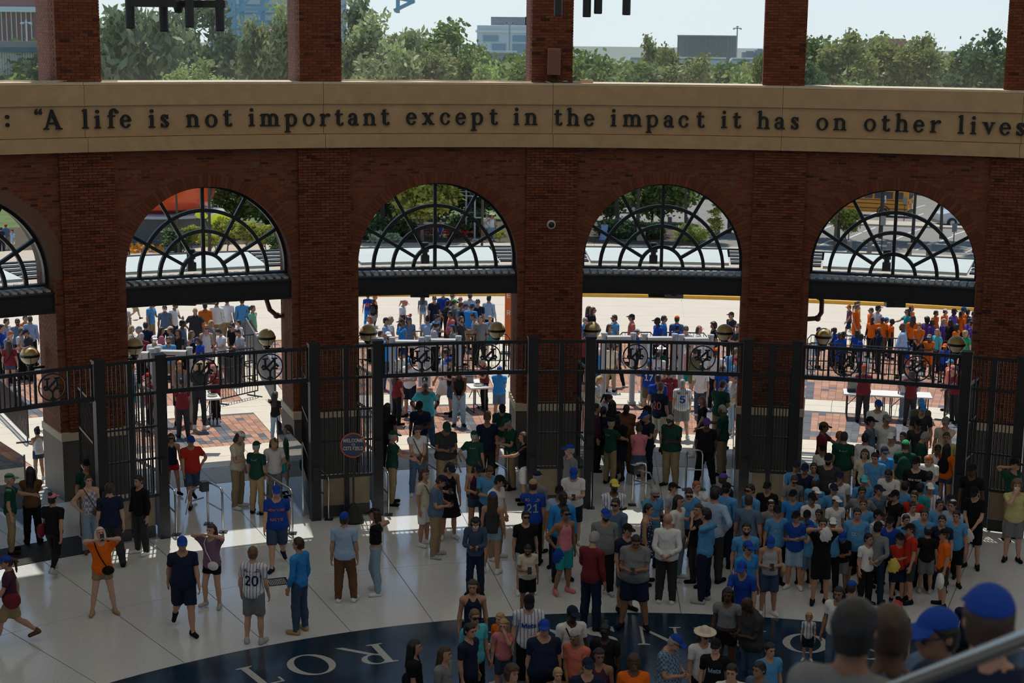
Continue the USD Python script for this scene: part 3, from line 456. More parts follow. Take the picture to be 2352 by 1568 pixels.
put('skylight', arcblock(0.02, 23.99, 0, 2 * math.pi, 16.6, 16.65, 60), usdkit.material(stage, '/World/Looks/frosted_roof', {'t': ('translucent_bsdf', {'color': (0.56, 0.53, 0.47)}), 'd': ('diffuse_bsdf', {'color': (0.7, 0.7, 0.7)}), 'm': ('mix_closure', {'fac': 0.05})}, [('t.BSDF', 'm.closure1'), ('d.BSDF', 'm.closure2')], surface='m.closure'), label='frosted round skylight in the roof over the hall', cat='skylight', kind='structure')
# ---------------------------------------------------------------- fanlight windows, beams and canopies in the arches
GREYMETAL = mat('grey_metal', (0.20, 0.21, 0.21), 0.45, 0.3)
WHITEROOF = mat('canopy_membrane', (0.60, 0.66, 0.66), 0.55, var=0.05, scale=1.2)
LIGHTSLAT = mat('canopy_slat_light', (0.50, 0.52, 0.52), 0.5)
CHROME = mat('brushed_steel', (0.50, 0.50, 0.49), 0.22, 0.95)
def GLASS_MAT():
    if 'pane_glass' not in _mats:
        _mats['pane_glass'] = usdkit.material(stage, '/World/Looks/pane_glass', {'t': ('transparent_bsdf', {'color': (0.96, 0.98, 0.98)}), 'g': ('glossy_bsdf', {'roughness': 0.03, 'color': (0.9, 0.95, 0.95)}), 'f': ('fresnel', {'IOR': 1.45}), 'm': ('mix_closure', {})}, [('f.fac', 'm.fac'), ('t.BSDF', 'm.closure1'), ('g.BSDF', 'm.closure2')], surface='m.closure')
    return _mats['pane_glass']
RF = RW + 0.62                                         # radius of the window frames
SILL = 4.93
SIDE = ['far left', 'left', 'left centre', 'right centre', 'right']
def ringpoly(r0, r1, n=48): return ell(0, 0, r1, r1, n).difference(ell(0, 0, r0, r0, n)).intersection(sbox(-3, 0, 3, 3))
for k in range(5):
    w = thing('window_%d' % (k + 10), f'black half-round fanlight window with spokes in the {SIDE[k]} arch', 'window', 'fanlight windows in the arches' if 0 else None, kind='structure')
    hz = AR + (SPRING - SILL)
    def fan(poly, d, name, mt=BLACKMETAL, z0=SILL):
        m = extrude(poly, d); v, f = wall_map(m, BAYS[k], RF + d / 2, -1); v[:, 2] += z0; put(name, (v, f), mt, w)
    up = SPRING - SILL
    outer = ell(0, up, AR, AR, 64).union(sbox(-AR, 0, AR, up)).intersection(sbox(-3, 0, 3, 4))
    inner = ell(0, up, AR - 0.07, AR - 0.07, 64).union(sbox(-AR + 0.07, 0, AR - 0.07, up)).intersection(sbox(-3, 0.06, 3, 4))
    fan(outer.difference(inner), 0.2, 'frame')
    for r in (0.53, 1.03, 1.5): fan(ell(0, 0, r + 0.04, (r + 0.04) * 1.05, 56).difference(ell(0, 0, r - 0.04, (r - 0.04) * 1.05, 56)).intersection(sbox(-3, 0, 3, 3)), 0.12, 'curved_muntin')
    for q in (-59, -29.5, 29.5, 59):
        t = math.radians(q); fan(LineString([(0.53 * math.sin(t), 0.55 * math.cos(t)), (2.02 * math.sin(t), 2.1 * math.cos(t))]).buffer(0.038, cap_style=2).intersection(outer), 0.12, 'spoke')
    fan(sbox(-0.038, 0, 0.038, 3).intersection(outer), 0.12, 'spoke')
    fan(inner, 0.006, 'pane', GLASS_MAT())
    # steel beam under the window, with the slatted canopy behind it
    bmx = thing('beam', f'black steel lintel beam across the {SIDE[k]} arch', 'beam', kind='structure')
    ha = AR / RW
    put('web', arcblock(RW + 0.12, RW + 0.17, BAYS[k] - ha, BAYS[k] + ha, 4.42, 4.80), BLACKMETAL, bmx)
    put('top_flange', arcblock(RW + 0.06, RW + 0.42, BAYS[k] - ha, BAYS[k] + ha, 4.80, 4.84), BLACKMETAL, bmx)
    put('bottom_flange', arcblock(RW + 0.02, RW + 0.30, BAYS[k] - ha, BAYS[k] + ha, 4.38, 4.42), BLACKMETAL, bmx)
    cn = thing('canopy', f'pale flat canopy with dark louvres over the entrance outside the {SIDE[k]} arch', 'canopy')
    hb = DE / 2 - 0.002
    hp = 0.068
    put('roof_panel', arcblock(RW + 1.45, 28.5, BAYS[k] - hp, BAYS[k] + hp, 4.93, 5.0), WHITEROOF, cn)
    put('edge_beam', arcblock(28.45, 28.6, BAYS[k] - hb, BAYS[k] + hb, 4.80, 5.02), BLACKMETAL, cn)
    put('deck', arcblock(RW + 0.2, RW + 1.45, BAYS[k] - ha, BAYS[k] + ha, 4.83, 4.845), BLACKMETAL, cn)
    for i in range(21):                                # light slats just behind the beam, laid fore and aft
        a = BAYS[k] - ha + (i + 0.5) * 2 * ha / 21; put('slat', arcblock(RW + 0.2, RW + 1.45, a - 0.0022, a + 0.0022, 4.845, 4.885, 1), LIGHTSLAT, cn)
    for s in (-1, 1):                                  # louvres at both sides, running with the wall
        for i in range(9):
            r = RW + 1.55 + i * 0.33; e0, e1 = sorted((BAYS[k] + s * (hp + 0.002), BAYS[k] + s * hb)); put('louvre', arcblock(r, r + 0.13, e0, e1, 4.95, 4.99), LIGHTSLAT if i % 2 else BLACKMETAL, cn)
    lp = thing('floodlight', f'black drum floodlight standing on the canopy outside the {SIDE[k]} arch', 'light', loc=pol(25.55, BAYS[k] - 0.007, 5.0))
    put('base', rotm(MB().box((0, 0, 0.10), (0.2, 0.2, 0.2)).out(), -BAYS[k]), BLACKMETAL, lp)
    put('drum', lathe([(0.001, 0.2), (0.07, 0.2), (0.07, 0.27), (0.105, 0.28), (0.105, 0.50), (0.09, 0.52), (0.001, 0.52)], 14), BLACKMETAL, lp)
# drain pipes
PIPE = mat('brown_pipe', (0.16, 0.075, 0.05), 0.4)
def pipe(pts, lab):
    t = thing('drain_pipe', lab, 'pipe'); put('pipe', MB().tube(pts, 0.062, 10).out(), PIPE, t)
    b = MB()
    for q in (pts[1], pts[-2]): b.mesh(trimesh.creation.icosphere(1, 0.085).apply_translation(q))
    put('collar', b.out(), PIPE, t)
a = BAYS[1] + 0.0795
pipe([pol(25.5, a + 0.001, 4.32), pol(25.5, a - 0.010, 4.30), pol(25.5, a - 0.0155, 4.2), pol(25.5, a - 0.0125, 3.95), pol(25.5, a - 0.006, 3.8), pol(25.5, a + 0.001, 3.78)], 'brown bent drain pipe on the brick jamb of the left arch')
a = BAYS[4] - 0.0795
pipe([pol(25.3, a - 0.001, 4.32), pol(25.3, a + 0.009, 4.30), pol(25.3, a + 0.0125, 4.2), pol(25.3, a + 0.0125, 3.9), pol(25.3, a + 0.009, 3.75), pol(25.3, a - 0.001, 3.72)], 'brown bent drain pipe on the brick jamb of the right arch')
# globe lamps
GLOBE = mat('amber_globe', (0.62, 0.47, 0.20), 0.35, coat=0.3)
GLOBE_L = mat('cream_globe', (0.85, 0.74, 0.45), 0.35, coat=0.3)
LAMPS = [(BAYS[0] + 0.0665, 1, 'at the far left below the half arch'), (BAYS[1] - 0.064, -1, 'on the left side of the left arch'), (BAYS[1] + 0.063, 1, 'on the right side of the left arch'), (BAYS[2] - 0.064, -1, 'on the left side of the left centre arch'), (BAYS[2] + 0.0645, 1, 'on the right side of the left centre arch'), (BAYS[3] - 0.0665, -1, 'on the left side of the right centre arch'), (BAYS[3] + 0.066, 1, 'on the right side of the right centre arch'), (BAYS[4] - 0.0635, -1, 'on the left side of the right arch'), (BAYS[4] + 0.0635, 1, 'on the right side of the right arch')]
for (a, s, lab) in LAMPS:
    R = 25.45; zc = 3.27
    g = thing('globe_lamp', 'amber globe lamp with a black band ' + lab, 'lamp', loc=pol(R, a, zc))
    r = 0.215
    up = [(0.001, r)] + [(r * math.sin(t), r * math.cos(t)) for t in np.linspace(0.1, 1.45, 10)]
    dn = [(r * math.sin(t), r * math.cos(t)) for t in np.linspace(1.69, 2.7, 9)]
    put('upper_shade', lathe(up, 20), GLOBE, g, smooth=True); put('lower_globe', lathe(dn, 20), GLOBE_L, g, smooth=True)
    put('band', lathe([(r * 0.99, -0.028), (r * 1.06, -0.028), (r * 1.06, 0.028), (r * 0.99, 0.028)], 20), BLACKMETAL, g)
    b = MB()
    for q in range(4):
        t0 = q * math.pi / 2 + 0.4; b.tube([(r * 1.03 * math.sin(t) * math.cos(t0), r * 1.03 * math.sin(t) * math.sin(t0), r * 1.03 * math.cos(t)) for t in np.linspace(1.6, 2.75, 6)], 0.007, 4)
    put('cage', b.out(), BLACKMETAL, g)
    put('neck', lathe([(0.09, -0.2), (0.10, -0.23), (0.06, -0.26), (0.06, -0.36), (0.001, -0.36)], 12), BLACKMETAL, g)
    e = pol(R, a, 0) - pol(R, a + s * (0.0795 * 24.4 / 24.4 - abs(a - min(BAYS, key=lambda q: abs(q - a)))) , 0)
    put('arm', MB().bar((0, 0, -0.30), (-e[0] , -e[1], -0.30), 0.05).out(), BLACKMETAL, g)
# wall camera, pillar panel, hanging fixtures
cm = thing('security_camera', 'small round white security camera on the brick pier between the centre arches', 'camera', loc=pol(RW - 0.06, PH0, 6.1), rz=math.pi - PH0)
put('housing', rotx(lathe([(0.001, 0.0), (0.11, 0.0), (0.115, 0.03), (0.10, 0.07), (0.075, 0.08)], 18)), mat('camera_white', (0.55, 0.55, 0.53), 0.4), cm)
put('lens', rotx(lathe([(0.074, 0.075), (0.06, 0.11), (0.03, 0.135), (0.001, 0.14)], 16)), BLACKMETAL, cm)
pn = thing('speaker_panel', 'tall brick-coloured box fixed to the central pillar above the ledge', 'panel', loc=pol(24.66, PH0 + 0.001, 0))
put('box', rotm(MB().box((0, -0.06, 10.02), (0.29, 0.14, 0.62)).out(), -PH0), mat('panel_red', (0.22, 0.085, 0.05), 0.6), pn)
put('rim', rotm(MB().box((0, -0.06, 10.335), (0.30, 0.15, 0.02)).box((-0.15, -0.135, 10.02), (0.012, 0.012, 0.62)).box((0.15, -0.135, 10.02), (0.012, 0.012, 0.62)).out(), -PH0), mat('panel_rim', (0.36, 0.2, 0.15), 0.5), pn)
put('bracket', rotm(MB().box((-0.1, -0.03, 9.66), (0.03, 0.08, 0.1)).box((0.1, -0.03, 9.66), (0.03, 0.08, 0.1)).out(), -PH0), BLACKMETAL, pn)
put('cable', MB().tube([pol(24.6, PH0 - 0.004, 9.66) - pol(24.66, PH0 + 0.001), pol(24.55, PH0 - 0.006, 9.57) - pol(24.66, PH0 + 0.001), pol(24.5, PH0 - 0.001, 9.545) - pol(24.66, PH0 + 0.001), pol(24.5, PH0 + 0.02, 9.54) - pol(24.66, PH0 + 0.001)], 0.012, 5).out(), BLACKMETAL, pn)
jb = put('junction_box', rotm(MB().box((0, 0, 9.56), (0.32, 0.14, 0.08)).out(), -PH0, pol(24.75, PH0 + 0.034)), mat('tan_box', (0.45, 0.33, 0.2), 0.7), label='small tan box on the ledge right of the central pillar', cat='box')
for k, (a0, a1) in enumerate([(JOINTS[1] - 0.2, JOINTS[1] + 0.035), (JOINTS[2] + 0.02, JOINTS[3] + 0.04), (JOINTS[3] - 0.01, JOINTS[3] + 0.03)]):
    n = 12; put('ledge_pipe', MB().tube([pol(24.72 + 0.02 * math.sin(i * 1.3 + k), a0 + (a1 - a0) * i / n, 9.545 + 0.012 * math.sin(i * 2.0)) for i in range(n + 1)], 0.02, 6).out(), COPING, label=['pale conduit lying on the ledge at the left end', 'pale conduit lying on the ledge left of the central pillar', 'short pale conduit looped round the foot of the central pillar'][k], cat='pipe')
def hanging(loc, pts, lab, bar):
    t = thing('hanging_light', lab, 'light fixture', loc=loc)
    for (x, y, z0, L_) in pts: put('tube_light', lathe([(0.001, z0), (0.075, z0), (0.085, z0 + 0.02), (0.085, z0 + L_), (0.001, z0 + L_)], 14, (x, y, 0)), BLACKMETAL, t)
    if bar:
        put('hub', MB().box((0, 0, bar), (1.75, 0.16, 0.13)).box((0, 0, bar), (0.16, 1.2, 0.13)).out(), BLACKMETAL, t)
        put('cap', lathe([(0.001, bar - 0.18), (0.07, bar - 0.16), (0.09, bar - 0.05), (0.001, bar - 0.05)], 12), BLACKMETAL, t)
    put('rod', MB().tube([(0, 0, (bar or 0.3)), (0, 0, 16.55 - loc[2])], 0.02, 6).out(), BLACKMETAL, t)
hanging(*HANG1); hanging(*HANG2)
# ---------------------------------------------------------------- gates
GATE = mat('gate_black', (0.020, 0.021, 0.023), 0.38, spec=0.5)
KICK = mat('kick_plate', (0.22, 0.17, 0.11), 0.5, var=0.2, scale=4)
def stemN(x, y0, y1, w=0.16):
    return unary_union([sbox(x - w / 2, y0, x + w / 2, y1), ell(x - 0.13, y1 - 0.01, 0.10, 0.06, 10), ell(x + 0.13, y1 - 0.01, 0.10, 0.06, 10), sbox(x - 0.16, y1 - 0.04, x + 0.16, y1 + 0.03), ell(x - 0.14, y0 + 0.02, 0.11, 0.07, 10), ell(x + 0.14, y0 + 0.02, 0.11, 0.07, 10), sbox(x - 0.2, y0 - 0.03, x + 0.2, y0 + 0.05)])
def ny():
    c = lambda p: LineString(p)
    g = [stemN(-0.36, -0.18, 0.62), stemN(0.36, -0.18, 0.62), Polygon([(-0.44, -0.12), (-0.30, -0.2), (0.42, 0.5), (0.30, 0.6)]),
         c([(-0.60, -0.02), (-0.52, 0.08), (-0.38, 0.03), (-0.15, -0.2), (0.0, -0.36)]).buffer(0.075), c([(0.60, 0.0), (0.52, 0.10), (0.38, 0.05), (0.15, -0.16), (0.0, -0.36)]).buffer(0.075), sbox(-0.08, -0.84, 0.08, -0.33), ell(-0.12, -0.82, 0.1, 0.06, 10), ell(0.12, -0.82, 0.1, 0.06, 10), sbox(-0.17, -0.88, 0.17, -0.8)]
    return unary_union(g + [ell(0, 0, 1.0, 1.0, 40).difference(ell(0, 0, 0.915, 0.915, 40)), sbox(-0.06, -1.08, 0.06, -0.86)])
NY = ny()
ZT, ZB = 3.92, 3.24                                    # header rails
PW = 0.085 / RG * 1.4
GNAME = ['far left', 'left', 'left centre', 'right centre', 'right', 'far right']
def gbox(mb, a0, a1, z0, z1, d=0.05, R=RG): arcblock(R - d / 2, R + d / 2, a0, a1, z0, z1, mb=mb)
for k in range(5):
    j0, j1 = JOINTS[k] + 0.0345, JOINTS[k + 1] - 0.0475 + 0.0 
    j0 = POSTS[2 * k]; j1 = POSTS[2 * k + 1]
    t = thing('gate_header', f'black steel transom with round emblems above the {GNAME[k]} entrance gate', 'gate header')
    e0, e1 = j0 + 0.006, j1 - 0.006; W = e1 - e0
    b = MB(); gbox(b, e0, e1, ZT - 0.07, ZT + 0.0, 0.07); put('top_rail', b.out(), GATE, t)
    b = MB(); gbox(b, e0, e1, ZB - 0.09, ZB + 0.0, 0.09); put('bottom_rail', b.out(), GATE, t)
    em = [e0 + W * 0.27, e0 + W * 0.73]; er = 0.29
    marks = [e0 + 0.0012, e1 - 0.0012, (e0 + e1) / 2 - 0.0022, (e0 + e1) / 2 + 0.0022] + [q + s * 0.0168 for q in em for s in (-1, 1)]
    for q in marks: b = MB(); gbox(b, q - 0.0012, q + 0.0012, ZB, ZT - 0.07, 0.05); put('stile', b.out(), GATE, t)
    for lo, hi in ((e0, em[0] - 0.0168), (em[0] + 0.0168, (e0 + e1) / 2 - 0.0022), ((e0 + e1) / 2 + 0.0022, em[1] - 0.0168), (em[1] + 0.0168, e1)):
        n = max(1, int(round((hi - lo) * RG / 0.115)) - 1)
        for i in range(n): q = lo + (i + 1) * (hi - lo) / (n + 1); b = MB(); gbox(b, q - 0.0006, q + 0.0006, ZB, ZT - 0.07, 0.025); put('bar', b.out(), GATE, t)
    for q in em:
        m = extrude(affinity.scale(NY, er, er, origin=(0, 0)), 0.03); v, f = wall_map((np.array(m.vertices) * [1, 1, 1], m.faces), q, RG + 0.015, -1)
        A = np.arctan2(v[:, 0] - CX, v[:, 1] - CY); v = polv(np.hypot(v[:, 0] - CX, v[:, 1] - CY), q + (A - q) * RW / RG, v[:, 2] + (ZT + ZB - 0.09) / 2 + 0.01); put('emblem', (v, f), GATE, t, label='round emblem of interlocked letters')
for i, a in enumerate(POSTS):
    k = i // 2; t = thing('gate_post', f'square black gate post at the {"left" if i % 2 == 0 else "right"} of the {GNAME[k]} entrance', 'post', loc=pol(RG, a, 0), rz=-a)
    put('shaft', MB().box((0, 0, 1.98), (0.22, 0.22, 3.96)).out(), GATE, t); put('cap', MB().box((0, 0, 3.985), (0.25, 0.25, 0.05)).out(), GATE, t)
    put('scanner_box' if i % 2 == 0 else 'latch', MB().box((0, -0.17 if i % 2 == 0 else -0.14, 1.62 if i % 2 == 0 else 1.1), (0.16, 0.12, 0.3)).out(), GATE, t)
def fence_panel(k, lab, a0, a1):
    t = thing('fence_panel', lab, 'fence')
    mid = (a0 + a1) / 2
    for nm, z0, z1, d in (('top_rail', 3.86, 3.92, 0.06), ('upper_rail', 3.16, 3.22, 0.06), ('middle_rail', 2.45, 2.49, 0.04), ('lower_rail', 1.75, 1.79, 0.04), ('bottom_rail', 0.93, 0.99, 0.06)):
        b = MB(); gbox(b, a0, a1, z0, z1, d); put(nm, b.out(), GATE, t)
    b = MB(); gbox(b, mid - 0.0026, mid + 0.0026, 0.1, 3.9, 0.09); put('mid_post', b.out(), GATE, t)
    n = 5
    for lo, hi in ((a0, mid), (mid, a1)):
        for i in range(n): q = lo + (i + 1) * (hi - lo) / (n + 1); b = MB(); gbox(b, q - 0.0006, q + 0.0006, 0.98, 3.88, 0.025); put('bar', b.out(), GATE, t)
        b = MB(); gbox(b, lo + 0.003, hi - 0.003, 0.30, 0.92, 0.03); put('kick_plate', b.out(), KICK, t)
        b = MB(); gbox(b, lo + 0.003, hi - 0.003, 0.04, 0.29, 0.05); put('base_plate', b.out(), GATE, t)
for k in range(5):
    fence_panel(k, f'black barred fence panel in front of the {["far left", "left", "central", "right centre", "far right"][k]} brick pier', POSTS[2 * k + 1] + 0.006, POSTS[2 * k + 2] - 0.006 if 2 * k + 2 < len(POSTS) else POSTS[2 * k + 1] + 0.056)
for i, a in enumerate(POSTS[:10]):                     # gate leaves folded back towards the arches
    s = 1 if i % 2 == 0 else -1; k = i // 2
    t = thing('gate_leaf', f'black barred gate leaf swung open at the {"left" if s > 0 else "right"} side of the {GNAME[k]} entrance', 'gate')
    p0 = pol(RG + 0.16, a + s * 0.004, 0); d = pol(RG + 1, a - s * 0.006, 0) - pol(RG, a, 0); d /= np.linalg.norm(d); Lf = 1.62
    q = lambda u, z: p0 + d * u + np.array([0, 0, z])
    for nm, z in (('top_rail', 3.08), ('middle_rail', 2.2), ('lower_rail', 1.35), ('bottom_rail', 0.75)): put(nm, MB().bar(q(0, z), q(Lf, z), 0.045, 0.055).out(), GATE, t)
    for u in (0.02, Lf): put('stile', MB().bar(q(u, 0.08), q(u, 3.1), 0.05).out(), GATE, t)
    for n_ in range(11): u = (n_ + 1) * Lf / 12; put('bar', MB().bar(q(u, 0.75), q(u, 3.08), 0.022).out(), GATE, t)
    put('kick_plate', MB().bar(q(0, 0.42), q(Lf, 0.42), 0.03, 0.62).out(), KICK if 0 else GATE, t)
# glass barrier panels beside the open gates
for k, (a, R0, R1, lab) in enumerate([(POSTS[1] * 0 - 0.6185, 22.6, 24.6, 'clear glass barrier panel by the far left brick pier'), (POSTS[3] - 0.010, 21.0, 23.6, 'clear glass barrier panel at the right side of the left entrance'), (POSTS[7] - 0.009, 21.6, 24.2, 'clear glass barrier panel at the right side of the right centre entrance')]):
    t = thing('glass_barrier', lab, 'glass panel')
    p0, p1 = pol(R0, a, 0), pol(R1, a, 0)
    put('pane', MB().bar(p0 + [0, 0, 0.85], p1 + [0, 0, 0.85], 0.012, 1.6).out(), GLASS_MAT(), t); put('rail', MB().bar(p0 + [0, 0, 0.03], p1 + [0, 0, 0.03], 0.05, 0.06).out(), CHROME, t)
    for p in (p0, p1): put('post', MB().bar(p + [0, 0, 0], p + [0, 0, 1.7], 0.03).out(), CHROME, t)
# chrome guide rails and turnstile arms
def rail_loop(p0, p1, lab, h=0.98, arms=0):
    t = thing('guide_rail', lab, 'railing'); p0, p1 = np.array([*p0, 0.0]), np.array([*p1, 0.0]); d = (p1 - p0); d /= np.linalg.norm(d); u = np.array([0, 0, 1.0])
    c = [p0 + u * 0.02, p0 + u * (h - 0.12), p0 + u * (h - 0.03) + d * 0.03, p0 + u * h + d * 0.12, p1 + u * h - d * 0.12, p1 + u * (h - 0.03) - d * 0.03, p1 + u * (h - 0.12), p1 + u * 0.02]
    put('hoop', MB().tube(c, 0.024, 8).out(), CHROME, t, smooth=40); put('mid_rail', MB().tube([p0 + u * h * 0.5, p1 + u * h * 0.5], 0.018, 8).out(), CHROME, t)
    for p in (p0, p1): put('foot_plate', MB().box(p + u * 0.01, (0.18, 0.18, 0.02)).out(), GATE, t)
    if arms:
        x = np.array([d[1], -d[0], 0]) * arms
        put('turnstile_hub', MB().box(p0 + u * (h - 0.1) + x * 0.08, (0.16, 0.16, 0.22), rz=math.atan2(d[1], d[0])).out(), GATE, t)
        for z in (0.62, 0.88): put('turnstile_arm', MB().tube([p0 + u * z + x * 0.1, p0 + u * z + x * 0.5 + d * 0.12, p0 + u * (z - 0.25) + x * 0.62 + d * 0.2], 0.018, 6).out(), CHROME, t)
for a in RAILS: rail_loop(*a)
# floor mats, welcome sign, ticket scanner stands, wire crate
RUBBER = mat('rubber', (0.012, 0.012, 0.012), 0.7)
put('floor_mat', (lambda: arcblock(20.42, 21.66, -0.72, -0.583, 0.0, 0.012, 8))(), RUBBER, label='dark rubber entrance mat under the people at the far left', cat='mat')
wx, wy = SIGN_AT
sg = thing('welcome_sign', 'round blue sign with an orange rim on a pole in front of the black fence', 'sign', loc=(wx, wy, 0), rz=SIGN_ROT)
put('base', lathe([(0.22, 0.0), (0.235, 0.05), (0.17, 0.22), (0.10, 0.36), (0.03, 0.45), (0.001, 0.45)], 14), RUBBER, sg)
put('pole', MB().tube([(0, 0, 0.4), (0, 0, 1.4)], 0.022, 8).out(), GATE, sg)
rr = 0.28
put('disc', rotx(lathe([(0.001, 0.0), (rr - 0.02, 0.0), (rr - 0.02, -0.03), (0.001, -0.03)], 40, (0, 0, 0))) if 0 else shift(rotx(lathe([(0.001, 0.012), (rr - 0.02, 0.012), (rr - 0.02, -0.012), (0.001, -0.012)], 40)), (0, 0, SIGN_Z)), mat('sign_blue', (0.045, 0.07, 0.15), 0.5), sg)
put('rim', shift(rotx(lathe([(rr - 0.025, -0.016), (rr, -0.016), (rr, 0.016), (rr - 0.025, 0.016), (rr - 0.025, -0.016)], 40)), (0, 0, SIGN_Z)), mat('sign_orange', (0.55, 0.13, 0.02), 0.5), sg)
SIGNW = mat('sign_cream', (0.75, 0.70, 0.58), 0.6)
for txt, z, hh in (('WELCOME', 0.075, 0.075), ('TO', -0.005, 0.045), ('CITI FIELD', -0.105, 0.075)):
    m = meshkit.text_mesh(txt, hh, 0.004, bold=True); v = np.array(m.vertices); w_ = v[:, 0].max() - v[:, 0].min(); sc = min(1.0, 0.44 / w_)
    v[:, 0] = (v[:, 0] - v[:, 0].mean() * 0 - (v[:, 0].max() + v[:, 0].min()) / 2) * sc
    put('lettering', (np.stack([v[:, 0], -0.0165 - v[:, 2] * 0.3 + 0.0, v[:, 1] + SIGN_Z + z - 0.0], 1), m.faces), SIGNW, sg, label='cream lettering')
# ---------------------------------------------------------------- forecourt, street, far ground
PAVER = tone_mat('paver', [(0.0, (0.12, 0.13, 0.15)), (0.28, (0.20, 0.21, 0.235)), (0.32, (0.42, 0.22, 0.15)), (1.0, (0.60, 0.34, 0.24))], 0.85, 0.2, 30)
PAVE_STONE = mat('pale_stone', (0.62, 0.57, 0.47), 0.8, var=0.06, scale=2)
PAVE_GREY = mat('threshold_stone', (0.36, 0.36, 0.34), 0.7, var=0.15, scale=6)
CONC = mat('street_concrete', (0.60, 0.54, 0.45), 0.85, var=0.05, scale=0.6, bump=0.1)
YELLOW = mat('kerb_yellow', (0.66, 0.34, 0.03), 0.7, var=0.1, scale=3)
WALK = mat('far_walk', (0.56, 0.47, 0.38), 0.85, var=0.05, scale=1)
ASPH = mat('asphalt', (0.25, 0.235, 0.22), 0.9, var=0.1, scale=0.5)
SOIL = mat('planting_soil', (0.09, 0.07, 0.045), 0.95, var=0.3, scale=2)
GRASSG = mat('far_grass', (0.12, 0.17, 0.05), 0.95, var=0.3, scale=0.4)
WHITE = mat('white_paint', (0.75, 0.74, 0.70), 0.6)
gz_ = lambda R: -0.04 * (R - 24.4)
def sector(name, R0, R1, a0, a1, mt, parent, dz=0.0, th=0.05, label=None):
    return put(name, arcblock(R0, R1, a0, a1, gz_(R0) + dz - th, gz_(R0) + dz, None, None, 0.5, gz_(R1) + dz - th, gz_(R1) + dz), mt, parent, label=label)
A0, A1 = -0.80, 0.62
pl = thing('forecourt_paving', 'orange and grey brick paving with pale stone bands outside the arches', 'pavement', kind='structure')
sector('sub_base', 24.3, 47.9, A0, A1, JOINT, pl, -0.012, 0.3)
for k in range(6):                                    # threshold slabs
    for q in range(4): d = (JOINTS[k + 1] - JOINTS[k]) / 4; sector('threshold_slab', 24.31, 25.98, JOINTS[k] + q * d + 0.0002, JOINTS[k] + (q + 1) * d - 0.0002, PAVE_GREY, pl)
    for R0, R1 in ((26.0, 27.2), (27.21, 28.4), (32.66, 33.62), (33.63, 34.6)):
        for q in range(4): d = DE / 4; sector('band_slab', R0, R1 - 0.01, JOINTS[k] + q * d + 0.0002, JOINTS[k] + (q + 1) * d - 0.0002, PAVE_STONE, pl)
    for R0, R1 in ((28.41, 29.8), (29.81, 31.2), (31.21, 32.65)) + tuple((34.61 + i * 1.6, 36.2 + i * 1.6) for i in range(8)): sector('band_slab', R0, R1, JOINTS[k] - 0.020, JOINTS[k] + 0.020, PAVE_STONE, pl)
PAV = []
def pavers():
    dR, dA = 0.40, 0.0064
    R = 28.41; row = 0
    stuff = MB(); n = 0
    while R < 46.4:
        if 32.6 <= R + dR * 0.5 < 34.61: R = 34.62
        for k in range(6):
            i = 0; a = JOINTS[k] + 0.0205; end = JOINTS[k + 1] - 0.0205; w = (end - a) / 29
            for i in range(29):
                grey = (i % 7) in (1, 2) if RNG.random() < 0.86 else RNG.random() < 0.3
                if row in (1, 2) and RNG.random() < 0.5: grey = True
                t = RNG.uniform(0.0, 0.27) if grey else RNG.uniform(0.35, 1.0)
                a_, b_ = a + i * w + 0.00017, a + (i + 1) * w - 0.00017; h = RNG.uniform(-0.003, 0.002)
                v = [pol(r, q, gz_(r) + h + z) for r in (R, R + dR - 0.008) for q in (a_, b_) for z in (-0.02, 0.0)]
                if k in (2, 3, 4) and row < 4 and n < 290: put('paver', (np.array(v), PVF), PAVER, pl, tone=[t] * 8); n += 1
                else: stuff.add(v, PVF, t)
        R += dR; row += 1
    put('more_pavers', stuff.out(), PAVER, pl, kind='stuff', tone=stuff.tone())
PVF = np.array([[1, 3, 7, 5], [0, 1, 5, 4], [2, 6, 7, 3], [0, 2, 3, 1], [4, 5, 7, 6]])
pavers()
sector('kerb_line', 46.5, 46.8, A0, A1, mat('pale_yellow', (0.62, 0.50, 0.26), 0.8), pl, 0.03)
st = thing('street', 'bare pale concrete street beyond the queue', 'street', kind='structure')
for i in range(4):
    for k in range(16): d = (A1 - A0) / 16; sector('concrete_slab', 46.81 + i * 3.15, 46.8 + (i + 1) * 3.15 - 0.015, A0 + k * d + 0.0002, A0 + (k + 1) * d - 0.0002, CONC, st)
kb = thing('kerb', 'yellow painted kerb along the far side of the street', 'kerb', kind='structure')
for k in range(16): d = (A1 - A0) / 16; sector('kerb_stone', 59.42, 59.85, A0 + k * d + 0.0002, A0 + (k + 1) * d - 0.0002, YELLOW, kb, 0.15, 0.3)
fw = thing('far_pavement', 'light tan pavement beyond the yellow kerb', 'pavement', kind='structure')
for R0, R1 in ((59.86, 66), (66.01, 73), (73.01, 80), (80.01, 86.0)):
    for k in range(12): d = (A1 - A0) / 12; sector('pavement_slab', R0, R1 - 0.01, A0 + k * d + 0.0001, A0 + (k + 1) * d - 0.0001, WALK, fw, 0.12)
put('ground', arcblock(86.01, 420.0, -1.0, 0.95, gz_(86) - 0.3, gz_(86) + 0.06, 40, None, 0.5, gz_(420) - 0.3, gz_(420) + 0.06), GRASSG, label='grassy ground beyond the pavement', cat='ground', kind='structure')
put('ground', arcblock(420.0, 3000.0, -1.0, 0.95, -16.2, -15.78, 40), mat('far_ground', (0.20, 0.24, 0.21), 0.95), label='distant hazy ground under the skyline', cat='ground', kind='structure')
pb = thing('planting_bed', 'dark soil bed with planting beyond the pavement', 'ground', kind='structure')
sector('soil', 86.02, 104.0, A0, 0.105, SOIL, pb, 0.10)
lt_ = thing('parking_lot', 'grey asphalt parking lot with white bay lines', 'parking lot', kind='structure')
